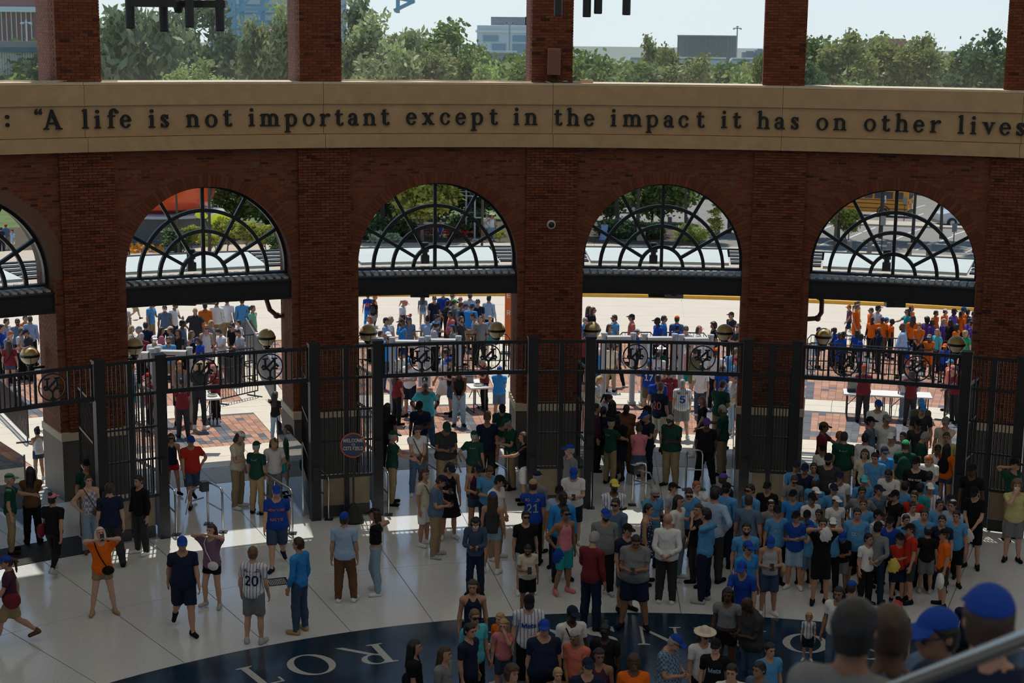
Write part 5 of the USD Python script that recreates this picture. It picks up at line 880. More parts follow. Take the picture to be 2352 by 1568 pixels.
put('body', MB().mesh(extrude(Polygon([(0, 0.35), (0.02, 0.95), (0.9, 1.15), (1.5, 1.95), (5.0, 1.98), (5.0, 0.35)]), 1.8)).out() if 0 else (lambda m: (np.stack([m.vertices[:, 0], m.vertices[:, 2], m.vertices[:, 1]], 1), m.faces[:, ::-1]))(extrude(Polygon([(0, 0.35), (0.02, 0.95), (0.9, 1.15), (1.5, 1.95), (5.0, 1.98), (5.0, 0.35)]).buffer(0.05), 1.8)), VANW, t)
put('bumper', MB().box((0.0, 0.9, 0.42), (0.25, 1.9, 0.25)).out(), GREYMETAL, t); put('side_window', MB().box((1.95, -0.01, 1.55), (0.9, 0.03, 0.5)).out(), DGL, t); put('windscreen', MB().bar((1.0, 0.9, 1.22), (1.5, 0.9, 1.88), 1.5, 0.04).out(), DGL, t)
for x in (0.8, 4.1): wheel(t, x, 0.0, 0.37); wheel(t, x, 1.8, 0.37)
t = thing('truck', 'truck with an orange flank and black wheel glimpsed right of the round green tree', 'truck', loc=np.array((16.27, 150.32, -4.45)), rz=0.0)
put('chassis', MB().box((2.0, 0.8, 0.75), (4.4, 1.6, 0.5)).out(), BUSB, t); put('cargo_box', MB().box((2.6, 0.8, 1.9), (4.6, 2.0, 1.8)).out(), mat('truck_orange', (0.62, 0.22, 0.04), 0.5), t)
for x in (0.6, 3.6): wheel(t, x, 0.0, 0.5); wheel(t, x, 1.6, 0.5)
t = thing('parked_car', 'dark car glimpsed behind the hedge at the left of the right centre arch', 'car', loc=np.array((7.20, 125.48, -3.44)) + [0, 4, 0]); put('body', rbox((1.2, 0.8, 0.65), (3.6, 1.6, 0.6), 0.2), BUSB, t, smooth=40); put('cabin', rbox((1.2, 0.8, 1.15), (1.9, 1.4, 0.6), 0.2), DGL, t, smooth=40)
for x in (0.1, 2.4): wheel(t, x, 0.05, 0.3)
# far: viaduct and train, house, steel stadium, pale building, round building, skyline
STEELB = mat('steel_blue', (0.22, 0.42, 0.55), 0.6); TEAL = mat('teal_steel', (0.05, 0.13, 0.16), 0.6); HAZEW = mat('far_white', (0.62, 0.68, 0.70), 0.7); HAZEB = mat('far_glass', (0.24, 0.36, 0.44), 0.4); HAZEG = mat('far_grey', (0.30, 0.32, 0.35), 0.9, var=0.1, scale=0.4)
vd = thing('viaduct', 'dark elevated railway viaduct running behind the trees', 'viaduct')
put('girder', MB().bar((-12, 263, 2.3), (120, 262, 2.3), 5.0, 1.7).out(), TEAL, vd); put('parapet', MB().bar((-12, 260.4, 3.25), (120, 259.4, 3.25), 0.2, 0.25).out(), HAZEW, vd)
for i in range(9): put('pier', MB().box((-8 + i * 15, 262.8, -5.5), (1.2, 3.0, 14.0)).out(), TEAL, vd)
tn = thing('train', 'grey subway train with a black rounded nose and red signs left of the central pillar', 'train', loc=(-1.32, 264.50, 3.31), rz=0.0)
NOSE = mat('train_black', (0.03, 0.035, 0.045), 0.4); TRG = mat('train_steel', (0.48, 0.50, 0.52), 0.35, 0.5)
v_ = lambda x, y, z: (x, y, z)
def tr(m): return rotm(m, TRROT)
put('nose', tr(MB().mesh(trimesh.Trimesh(*[np.array(q) for q in (lambda mm: (np.stack([mm.vertices[:, 2], mm.vertices[:, 0], mm.vertices[:, 1]], 1), mm.faces))(extrude(Polygon([(-1.45, 0.5), (1.45, 0.5), (1.45, 2.7), (1.1, 3.3), (0.5, 3.6), (-0.5, 3.6), (-1.1, 3.3), (-1.45, 2.7)]), 0.35))], process=False)).out()), NOSE, tn)
put('car_body', tr(MB().mesh(trimesh.Trimesh(*[np.array(q) for q in (lambda mm: (np.stack([mm.vertices[:, 2] + 0.35, mm.vertices[:, 0], mm.vertices[:, 1]], 1), mm.faces))(extrude(Polygon([(-1.45, 0.3), (1.45, 0.3), (1.45, 2.75), (1.1, 3.3), (0.5, 3.58), (-0.5, 3.58), (-1.1, 3.3), (-1.45, 2.75)]), 15.0))], process=False)).out()), TRG, tn)
for nm, c, d, mt in (('end_door', (-0.01, -0.35, 1.75), (0.03, 0.85, 2.3), HAZEW), ('door_panel', (-0.02, -0.35, 1.8), (0.03, 0.5, 1.9), HAZEB), ('cab_window', (-0.02, 0.7, 2.2), (0.03, 0.75, 1.1), DGL), ('route_sign', (-0.02, -0.1, 3.25), (0.03, 0.5, 0.35), REDL), ('number_panel', (-0.02, 0.75, 1.05), (0.03, 0.7, 0.8), REDL), ('roof_line', (7.5, -1.25, 3.05), (14.5, 0.1, 0.25), HAZEW), ('side_window', (2.0, -1.46, 2.0), (0.45, 0.04, 1.0), DGL), ('side_window', (5.0, -1.46, 2.0), (1.3, 0.04, 0.9), DGL), ('side_window', (9.0, -1.46, 2.0), (1.3, 0.04, 0.9), DGL)): put(nm, tr(MB().box(c, d).out()), mt, tn)
t2 = thing('train', 'further grey train cars glimpsed through the trees at the right', 'train', loc=(18, 263.5, 3.3))
for i in range(6): put('car_body', rbox((8 + i * 16.2, 0, 1.9), (15.6, 2.9, 3.4), 0.5), TRG, t2, smooth=40); put('roof', MB().box((8 + i * 16.2, -1.0, 3.5), (15.2, 1.2, 0.25)).out(), HAZEW, t2)
hs = thing('signal_house', 'cream house with a low red roof and a tall window beside the second pillar', 'house', loc=(-22.08, 148.37, 6.43))
CREAMW = mat('house_cream', (0.60, 0.55, 0.45), 0.8, var=0.06, scale=1.0); REDR = mat('house_roof', (0.50, 0.22, 0.16), 0.8)
put('wall', MB().box((1.3, 2.0, 0.5), (3.9, 4.0, 7.0)).out(), CREAMW, hs)
put('roof', (np.array([(-1.4, -0.6, 3.55), (3.9, -0.6, 3.55), (3.9, 4.6, 3.55), (-1.4, 4.6, 3.55), (0.6, 2.0, 4.6), (2.4, 2.0, 4.6)]), np.array([[0, 1, 5], [0, 5, 4], [1, 2, 5], [2, 3, 4], [2, 4, 5], [3, 0, 4], [0, 3, 2], [0, 2, 1]])), REDR, hs); put('eave', MB().box((1.25, 2.0, 3.5), (5.3, 5.2, 0.14)).out(), HAZEW, hs)
for x, w, h in ((0.75, 0.75, 1.2), (-0.15, 0.4, 0.7)): wq = put('window', MB().box((x, -0.03, 2.55), (w + 0.16, 0.08, h + 0.16)).out(), HAZEW, hs); put('pane', MB().box((x, -0.08, 2.55), (w, 0.05, h)).out(), DGL, wq)
put('plinth_board', MB().box((1.3, -0.03, 0.9), (3.9, 0.06, 0.1)).box((1.3, -0.03, 0.2), (3.9, 0.06, 0.1)).out(), HAZEW, hs); put('wall_lamp', MB().box((-0.35, -0.1, 1.1), (0.2, 0.15, 0.2)).out(), WHITE, hs)
rl = thing('railing', 'dark railing of the railway footway beside the second pillar', 'railing'); a, b = np.array((-25.03, 135.71, 6.89)), np.array((-18.68, 136.73, 6.90))
put('deck', MB().bar(a - [0, 0, 0.35], b - [0, 0, 0.35], 2.0, 0.5).out(), TEAL, rl); put('edge', MB().bar(a + [0, -0.9, -0.02], b + [0, -0.9, -0.02], 0.1, 0.12).out(), CREAMW, rl); put('top_rail', MB().bar(a + [0, 0, 0.95], b + [0, 0, 0.95], 0.06, 0.08).out(), BARR, rl)
for i in range(40): q = a + (b - a) * i / 39; put('bar', MB().bar(q, q + [0, 0, 0.95], 0.025).out(), BARR, rl)
for i in range(8): q = a + (b - a) * i / 7; put('post', MB().bar(q - [0, 0, 0.3], q + [0, 0, 1.25], 0.09).out(), BARR, rl)
put('support', MB().bar(a + [1, 0, -6.0], a + [1, 0, -0.5], 0.5).bar(b + [-1, 0, -6.0], b + [-1, 0, -0.5], 0.5).out(), TEAL, rl)
for q, mt, lab in (((-22.22, 135.19, 7.57), REDL, 'small red bucket-shaped figure behind the railing'), ((-22.02, 135.22, 7.36), mat('vest_yellow', (0.75, 0.5, 0.03), 0.6), 'small yellow cabinet behind the railing'), ((-20.12, 135.51, 7.55), REDL, 'narrow red box behind the railing'), ((-19.74, 135.57, 7.56), mat('vest_yellow', (0.75, 0.5, 0.03), 0.6), 'narrow yellow box behind the railing')):
    t = thing('track_box', lab, 'box', loc=np.array(q) + [0, 1.0, 0]); put('box', MB().box((0, 0, 0), (0.28, 0.2, 0.45)).out(), mt, t); put('stand', MB().box((0, 0, -0.45), (0.1, 0.1, 0.5)).out(), BARR, t)
for q, lab in (((-23.96, 136.92, 7.66), 'dark lamp column with a small hood left of the house'), ((-21.20, 137.37, 7.68), 'dark lamp column with a small hood in front of the house')):
    t = thing('lamp_column', lab, 'lamp post', loc=q); put('column', MB().box((0, 0, 0.2), (0.22, 0.22, 3.2)).out(), BARR, t); put('hood', MB().box((0, 0, 1.75), (0.5, 0.4, 0.14)).box((0, -0.1, 1.62), (0.3, 0.25, 0.12)).out(), GREYMETAL, t)
sd = thing('stadium', 'pale blue steel stadium frame rising behind the trees at the upper left', 'stadium'); b = MB()
P0 = np.array((-33.85, 186.96, 6.52)); P1 = np.array((-25.61, 188.27, 6.58))
put('facade', MB().bar((P0 + P1) / 2 + [-4, 4, 8], (P0 + P1) / 2 + [14, 4, 8], 0.5, 26).out() if 0 else MB().box((P0 + P1) / 2 + [2, 5, 6], (16, 0.5, 24)).out(), HAZEW, sd)
for i in range(22): put('louvre', MB().box((P0 + P1) / 2 + [2, 4.6, -4 + i * 0.9], (16, 0.3, 0.16)).out(), HAZEB, sd)
for q in ((-31.84, 185.28, 10.91), (-30.91, 186.46, 10.93), (-28.60, 186.82, 10.95)): put('column', MB().box(np.array(q) - [0, 0, 2], (0.5 if q[0] > -31 else 0.9, 0.5, 26)).out(), STEELB, sd)
for p, q in (((-31.67, 185.31, 11.87), (-29.78, 185.63, 14.19)), ((-30.33, 185.54, 10.21), (-28.61, 185.81, 12.77)), ((-28.61, 185.81, 12.77), (-26.64, 186.10, 15.77)), ((-31.94, 185.27, 12.73), (-25.49, 186.26, 12.91)), ((-31.98, 185.26, 11.10), (-25.51, 186.26, 11.23)), ((-33.46, 185.00, 8.49), (-28.68, 185.80, 8.63))): put('brace', MB().bar(p, q, 0.4).out(), STEELB, sd)
for p, q in (((-15.98, 199.36, 15.75), (-12.23, 199.63, 14.00)), ((-14.69, 199.46, 12.95), (-12.23, 199.63, 14.16)), ((-14.22, 199.49, 12.69), (-14.21, 199.49, 16.29)), ((-15.46, 199.40, 14.73), (-12.33, 199.62, 14.11))): put('roof_truss', MB().bar(p, q, 0.45).out(), STEELB, sd)
for p, q in (((-86.86, 287.15, 15.77), (-84.81, 287.76, 13.29)), ((-85.11, 287.67, 15.95), (-84.39, 287.89, 13.29)), ((-87.24, 287.03, 14.88), (-84.17, 287.95, 15.15))): put('roof_truss', MB().bar(p, q, 0.9).out(), mat('steel_far', (0.30, 0.36, 0.42), 0.6), sd)
sb = thing('brick_shed', 'long purple-brown brick building with white vertical ribs at the upper left corner', 'building')
c = np.array((-66.49, 220.18, 10.62)); put('wall', MB().box(c + [0, 1, -2], (14, 1.0, 11.0)).out(), mat('shed_brick', (0.26, 0.13, 0.125), 0.9, var=0.1, scale=2), sb); put('roof_edge', MB().box(c + [0, 0.2, 2.2], (14, 1.2, 0.7)).out(), HAZEW, sb)
for i in range(12): put('rib', MB().box(c + [-5.5 + i * 0.66, 0.4, -0.5], (0.09, 0.2, 4.8)).out(), HAZEW, sb)
sp = thing('station_platform', 'white corrugated platform wall with teal beams at the left edge above the ledge', 'building'); c = np.array((-46.78, 153.01, 7.07))
put('wall', MB().box(c + [-1, 0.4, 0], (9, 0.3, 2.5)).out(), mat('old_white', (0.58, 0.58, 0.52), 0.8, var=0.12, scale=3), sp)
for i in range(34): put('corrugation', MB().box(c + [-5 + i * 0.24, 0.2, 0], (0.1, 0.1, 2.4)).out(), mat('old_white', None), sp)
for z, h, mt in ((1.45, 0.45, TEAL), (-1.25, 0.6, TEAL), (1.95, 0.55, GREYMETAL)): put('beam', MB().box(c + [-1, 0.0, z], (9, 0.7, h)).out(), mt, sp)
put('post', MB().box(c + [-2, 0.5, -6], (0.6, 0.6, 10)).box(c + [2.5, 0.5, -6], (0.6, 0.6, 10)).out(), TEAL, sp)
ph = np.array((-56.88, 191.74, 8.76)); t = thing('floodlight_mast', 'small white four-armed floodlight mast in front of the purple-brown building', 'lamp post', loc=ph); put('mast', MB().bar((0, 0, -10), (0, 0, 2.6), 0.16).out(), LAMPW, t); put('arms', MB().bar((-0.6, 0, 2.3), (0.6, 0, 2.3), 0.12).out(), LAMPW, t)
for x in (-0.5, 0.5): put('lamp_head', MB().box((x, 0, 2.2), (0.3, 0.4, 0.16)).out(), LAMPW, t)
wb = thing('office_building', 'distant pale office building with blue window bands beside the central pillar', 'building'); c = np.array((-3.01, 599.99, 9.58))
put('tower', MB().box(c + [0, 5, -8], (22, 8, 22)).out(), HAZEW, wb); put('roof_plant', MB().box(c + [1, 6, 4.6], (14, 6, 3.0)).box(c + [9, 6, 4.8], (5, 6, 3.0)).out(), HAZEG, wb); put('cornice', MB().box(c + [0, 0.8, 0.9], (23, 1, 0.9)).out(), WHITE, wb)
for x, z, w, h in ((-6, -1.6, 5.5, 2.2), (6.5, -1.6, 9, 2.2), (5.5, -5.2, 7.0, 3.4), (-3, -5.2, 5, 3.4)): put('window_band', MB().box(c + [x, 0.9, z], (w, 0.4, h)).out(), HAZEB, wb)
t = thing('mast', 'slim grey floodlight mast in front of the distant pale office building', 'lamp post', loc=(-1.43, 400.00, 5.61)); put('pole', MB().bar((0, 0, -14), (0, 0, 7.2), 0.35).out(), GREYP, t); put('head', MB().box((0, 0, 7.0), (1.8, 0.4, 0.3)).box((-0.8, 0, 6.8), (0.4, 0.4, 0.5)).box((0.8, 0, 6.8), (0.4, 0.4, 0.5)).out(), GREYP, t)
lw = thing('low_building', 'low beige wall behind the nose of the train', 'building'); c = np.array((-3.05, 299.98, 6.72)); put('wall', MB().box(c + [0, 1, -4], (6.5, 1, 8.2)).out(), mat('beige_far', (0.42, 0.36, 0.33), 0.9), lw); put('coping', MB().box(c + [0, 0.8, 0.2], (6.8, 1.3, 0.4)).out(), HAZEW, lw)
rb = thing('round_building', 'wide round grey-brown building on the skyline in the third upper opening', 'building'); c = np.array((52.85, 446.89, 6.78))
put('drum', lathe([(0.001, -20), (8.0, -20), (8.0, 3.1), (0.001, 3.1)], 40, c + [0, 8, 0]), mat('drum_brown', (0.25, 0.235, 0.23), 0.9, var=0.08, scale=0.3), rb)
for i in range(40): a = i * math.pi / 20; put('rib', MB().box(c + [8.03 * math.cos(a), 8 + 8.03 * math.sin(a), -2], (0.12, 0.12, 10)).out(), HAZEG, rb)
put('parapet', lathe([(7.9, 3.0), (8.2, 3.0), (8.2, 3.35), (7.9, 3.35)], 40, c + [0, 8, 0]), HAZEG, rb)
t = thing('mast', 'floodlight mast with a four-lamp head right of the round building', 'lamp post', loc=(58.61, 436.08, 6.95)); put('pole', MB().bar((0, 0, -16), (0, 0, 5.2), 0.3).out(), GREYP, t); put('head', MB().box((0, 0, 5.1), (1.9, 0.3, 0.25)).box((0, 0, 5.5), (0.6, 0.3, 0.4)).box((-0.9, 0, 4.95), (0.5, 0.5, 0.35)).box((0.9, 0, 4.95), (0.5, 0.5, 0.35)).out(), GREYP, t)
bb = thing('brick_building', 'reddish beige building glimpsed between the trees in the last upper opening', 'building'); c = np.array((52.97, 234.08, 9.26)); put('wall', MB().box(c + [0, 1, -3], (5.0, 1, 8)).out(), mat('beige_red', (0.47, 0.30, 0.24), 0.9), bb); put('upper_band', MB().box(c + [0, 0.4, 0.5], (5.1, 0.3, 1.0)).out(), mat('brick_far', (0.50, 0.24, 0.17), 0.9), bb)
for i, (x, y, w, h) in enumerate(((1722, 120, 34, 26), (1745, 115, 20, 30), (1790, 118, 40, 26))):
    c = np.array([(211.50, 1485.01, -5.91), (220.26, 1483.74, -3.87), (237.53, 1481.07, -4.80)][i]); t = thing('skyline_block', ['distant blue-grey skyline block right of the round building', 'taller distant blue-grey skyline block left of the fourth pillar', 'distant skyline block half behind the fourth pillar'][i], 'building'); put('block', MB().box(c - [0, 0, h / 2], (w * 0.4, 8, h)).out(), HAZEG, t); put('roof_box', MB().box(c + [0, 0, 0.5], (w * 0.2, 5, 1.5)).out(), HAZEG, t)
# ---------------------------------------------------------------- people: one body shape, posed by its joints, dressed piece by piece
# local frame: facing -y, z up, 1.75 m tall, arms a little away from the body
def cone(P, a, b, ra, rb):
    a, b = np.asarray(a, float), np.asarray(b, float); d = b - a; L2 = d @ d; t = np.clip(((P - a) @ d) / L2, 0, 1); return np.linalg.norm(P - a - t[:, None] * d, axis=1) - (ra + (rb - ra) * t)
def elli(P, c, r):
    q = (P - np.asarray(c)) / np.asarray(r); k0 = np.linalg.norm(q, axis=1); k1 = np.linalg.norm(q / np.asarray(r), axis=1) + 1e-9; return k0 * (k0 - 1.0) / k1
def smin(a, b, k): h = np.clip(0.5 + 0.5 * (b - a) / k, 0, 1); return b + (a - b) * h - k * h * (1 - h)
def sm(ds, k):
    o = ds[0]
    for d in ds[1:]: o = smin(o, d, k)
    return o
J = {'pelvis': (0, 0, 0.95), 'spine': (0, 0, 1.08), 'neck': (0, 0.012, 1.46), 'head': (0, -0.005, 1.55), 'top': (0, -0.005, 1.75)}
for s, n in ((1, 'l'), (-1, 'r')):
    J['hip' + n] = (s * 0.09, 0, 0.92); J['knee' + n] = (s * 0.10, -0.005, 0.50); J['ank' + n] = (s * 0.105, 0.02, 0.085); J['toe' + n] = (s * 0.12, -0.14, 0.03)
    J['sho' + n] = (s * 0.178, 0.012, 1.405); J['elb' + n] = (s * 0.318, 0.012, 1.155); J['wri' + n] = (s * 0.437, -0.01, 0.945); J['fin' + n] = (s * 0.52, -0.02, 0.80)
J = {k: np.array(v, float) for k, v in J.items()}
def torso(P, e=0.0):
    return sm([elli(P, (0, 0.0, 0.965), (0.168 + e, 0.118 + e, 0.125 + e)), elli(P, (0, -0.008, 1.11), (0.148 + e, 0.108 + e, 0.16 + e)), elli(P, (0, 0.0, 1.29), (0.162 + e, 0.112 + e, 0.165 + e)), cone(P, (-0.145, 0.012, 1.395), (0.145, 0.012, 1.395), 0.062 + e, 0.062 + e)], 0.05)
def neckhead(P):
    trap = sm([cone(P, (s * 0.11, 0.02, 1.415), (0, 0.022, 1.49), 0.05, 0.045) for s in (1, -1)], 0.03)
    h = sm([elli(P, (0, 0.004, 1.662), (0.074, 0.094, 0.092)), elli(P, (0, -0.028, 1.592), (0.056, 0.068, 0.066)), elli(P, (0, -0.062, 1.566), (0.03, 0.03, 0.026))], 0.03)
    h = smin(h, cone(P, (0, -0.092, 1.648), (0, -0.108, 1.618), 0.010, 0.015), 0.018)
    h = sm([h, elli(P, (0, -0.082, 1.672), (0.05, 0.016, 0.010)), elli(P, (0, -0.090, 1.587), (0.023, 0.012, 0.008))], 0.012)
    for s in (1, -1):
        h = smin(h, elli(P, (s * 0.077, 0.008, 1.637), (0.010, 0.021, 0.031)), 0.008); h = -smin(-h, elli(P, (s * 0.031, -0.101, 1.652), (0.018, 0.016, 0.011)), 0.012)
    return sm([h, cone(P, (0, 0.016, 1.42), (0, 0.0, 1.57), 0.057, 0.054), trap], 0.025)
def arm(P, s, e=0.0, fore=True):
    n = 'l' if s > 0 else 'r'; d = smin(cone(P, J['sho' + n], J['elb' + n], 0.052 + e, 0.038 + e), elli(P, J['sho' + n] + [0, 0, -0.01], (0.058 + e,) * 3), 0.03)
    return sm([d, cone(P, J['elb' + n], J['wri' + n], 0.040 + e, 0.027 + e), elli(P, J['elb' + n] * 0.7 + J['wri' + n] * 0.3, (0.043 + e,) * 3)], 0.03) if fore else d
def leg(P, s, e=0.0, calf=True):
    n = 'l' if s > 0 else 'r'; d = cone(P, J['hip' + n], J['knee' + n], 0.090 + e, 0.058 + e)
    return sm([d, cone(P, J['knee' + n], J['ank' + n], 0.054 + e, 0.038 + e), elli(P, J['knee' + n] * 0.62 + J['ank' + n] * 0.38 + [0, 0.018, 0], (0.052 + e, 0.054 + e, 0.13 + e))], 0.035) if calf else d
def hand(P, s):
    """Palm, four unequal bent fingers and a thumb from the side of the palm near the wrist."""
    n = 'l' if s > 0 else 'r'; w = J['wri' + n]; d = (J['fin' + n] - w); d /= np.linalg.norm(d); f = np.array([0, -1.0, 0]); f -= d * (f @ d); f /= np.linalg.norm(f); o = np.cross(d, f) * (1 if s > 0 else -1)   # o: away from the body
    o = -o if o[0] * s < 0 else o
    pm = w + d * 0.05; A = np.stack([(P - pm) @ d, (P - pm) @ f, (P - pm) @ o], 1)
    out = sm([elli(A, (0, 0, 0), (0.058, 0.040, 0.018)), cone(P, w - d * 0.03, w + d * 0.02, 0.027, 0.026)], 0.02)
    for i, (x, L_) in enumerate(((0.028, 0.066), (0.009, 0.075), (-0.010, 0.069), (-0.027, 0.053))):
        b = w + d * 0.092 + f * x; m = b + d * L_ * 0.55 - o * 0.006; t = m + d * L_ * 0.42 - o * (0.022 + 0.003 * i); out = smin(out, np.minimum(cone(P, b - d * 0.02, m, 0.0095, 0.0088), cone(P, m, t, 0.0088, 0.0072)), 0.006)
    b = w + d * 0.03 + f * 0.032; m = b + d * 0.032 + f * 0.026 - o * 0.01; t = m + d * 0.03 + f * 0.006 - o * 0.012
    return smin(out, np.minimum(cone(P, b, m, 0.012, 0.0105), cone(P, m, t, 0.0105, 0.0085)), 0.01)
def nets(fn, lo, hi, h):
    """Naive surface nets of fn < 0 on a grid of pitch h."""
    ax = [np.arange(a, b + h, h) for a, b in zip(lo, hi)]; n = [len(a) for a in ax]; G = np.stack(np.meshgrid(*ax, indexing='ij'), -1); V = fn(G.reshape(-1, 3)).reshape(n)
    for q in range(3): s_ = [slice(None)] * 3; s_[q] = [0, -1]; V[tuple(s_)] = np.maximum(V[tuple(s_)], h * 0.3)
    I = V < 0
    c = np.zeros([k - 1 for k in n] + [3]); w = np.zeros([k - 1 for k in n]); sl = lambda o, k: slice(o, k - 1 + o)
    crn = [(i, j, k) for i in (0, 1) for j in (0, 1) for k in (0, 1)]
    for a in crn:
        for q in range(3):
            if a[q]: continue
            b = list(a); b[q] = 1; A = tuple(sl(a[t], n[t]) for t in range(3)); B = tuple(sl(b[t], n[t]) for t in range(3)); x = I[A] != I[B]; va, vb = V[A], V[B]; t = np.where(x, va / np.where(x, va - vb, 1), 0); p = np.zeros(list(va.shape) + [3]); p[...] = a; p[..., q] = t; c += np.where(x[..., None], p, 0); w += x
    on_ = w > 0; idx = -np.ones(on_.shape, int); idx[on_] = np.arange(on_.sum()); o = np.stack(np.nonzero(on_), 1); v = np.asarray(lo) + (o + c[on_] / w[on_][:, None]) * h; F = []
    for q in range(3):
        r, s = (q + 1) % 3, (q + 2) % 3; A = [slice(1, -1)] * 3; B = [slice(1, -1)] * 3; A[q] = slice(0, n[q] - 1); B[q] = slice(1, n[q]); e = I[tuple(A)] != I[tuple(B)]; p = np.stack(np.nonzero(e), 1) + [0 if t == q else 1 for t in range(3)]
        if not len(p): continue
        ins = I[tuple(p.T)]
        def cell(dr, ds): x = p.copy(); x[:, r] += dr; x[:, s] += ds; return idx[tuple(x.T)]
        f = np.stack([cell(-1, -1), cell(0, -1), cell(0, 0), cell(-1, 0)], 1); F.append(np.where(ins[:, None], f, f[:, ::-1]))
    f = np.vstack(F); return v, np.vstack([f[:, [0, 1, 2]], f[:, [0, 2, 3]]])
def man(m): return m3.Manifold(m3.Mesh(np.asarray(m[0], np.float32), np.asarray(m[1], np.uint32)))
def arr(M): q = M.to_mesh(); return np.array(q.vert_properties[:, :3], float), np.array(q.tri_verts, int)
def simp(m, tol):
    M = man(m); M = M.simplify(tol) if not M.is_empty() else M; v, f = arr(M); return (v, f) if len(f) else m
BONES = [('pelvis', 'pelvis', 'spine', 0.13), ('chest', 'spine', 'neck', 0.13), ('head', 'head', 'top', 0.08)]
for n in 'lr': BONES += [('ua' + n, 'sho' + n, 'elb' + n, 0.045), ('fa' + n, 'elb' + n, 'wri' + n, 0.035), ('ha' + n, 'wri' + n, 'fin' + n, 0.03), ('th' + n, 'hip' + n, 'knee' + n, 0.075), ('ca' + n, 'knee' + n, 'ank' + n, 0.05), ('ft' + n, 'ank' + n, 'toe' + n, 0.04)]
BI = {b[0]: i for i, b in enumerate(BONES)}
def weights(v, only=None, sig=0.022):
    W = np.zeros((len(v), len(BONES)))
    for i, (nm, a, b, r) in enumerate(BONES):
        if only and nm not in only: continue
        d = np.maximum(cone(v, J[a], J[b], r, r), -0.01); d[:] = np.where(d < -0.009, d, d)
        if nm[-1] in 'lr' and nm[:2] in ('th', 'ca', 'ft'): d = d + np.maximum(0, -v[:, 0] * (1 if nm[-1] == 'l' else -1)) * 1.5
        if nm == 'head': d = np.where(v[:, 2] < 1.50, d + 0.2, d - 0.03)
        if nm == 'chest': d = np.where(v[:, 2] > 1.56, d + 0.2, d)
        W[:, i] = np.exp(-np.clip(d, -0.03, 1) / sig)
    return W / (W.sum(1, keepdims=True) + 1e-30)
RIG = {}                                               # name -> (vertices, faces, weights)
def keep(name, m, only=None, tol=0.0034, low=0.009):
    for k, t in (('', tol), ('_low', low)):
        v, f = simp(m, t); RIG[name + k] = (v, f, weights(v, only))
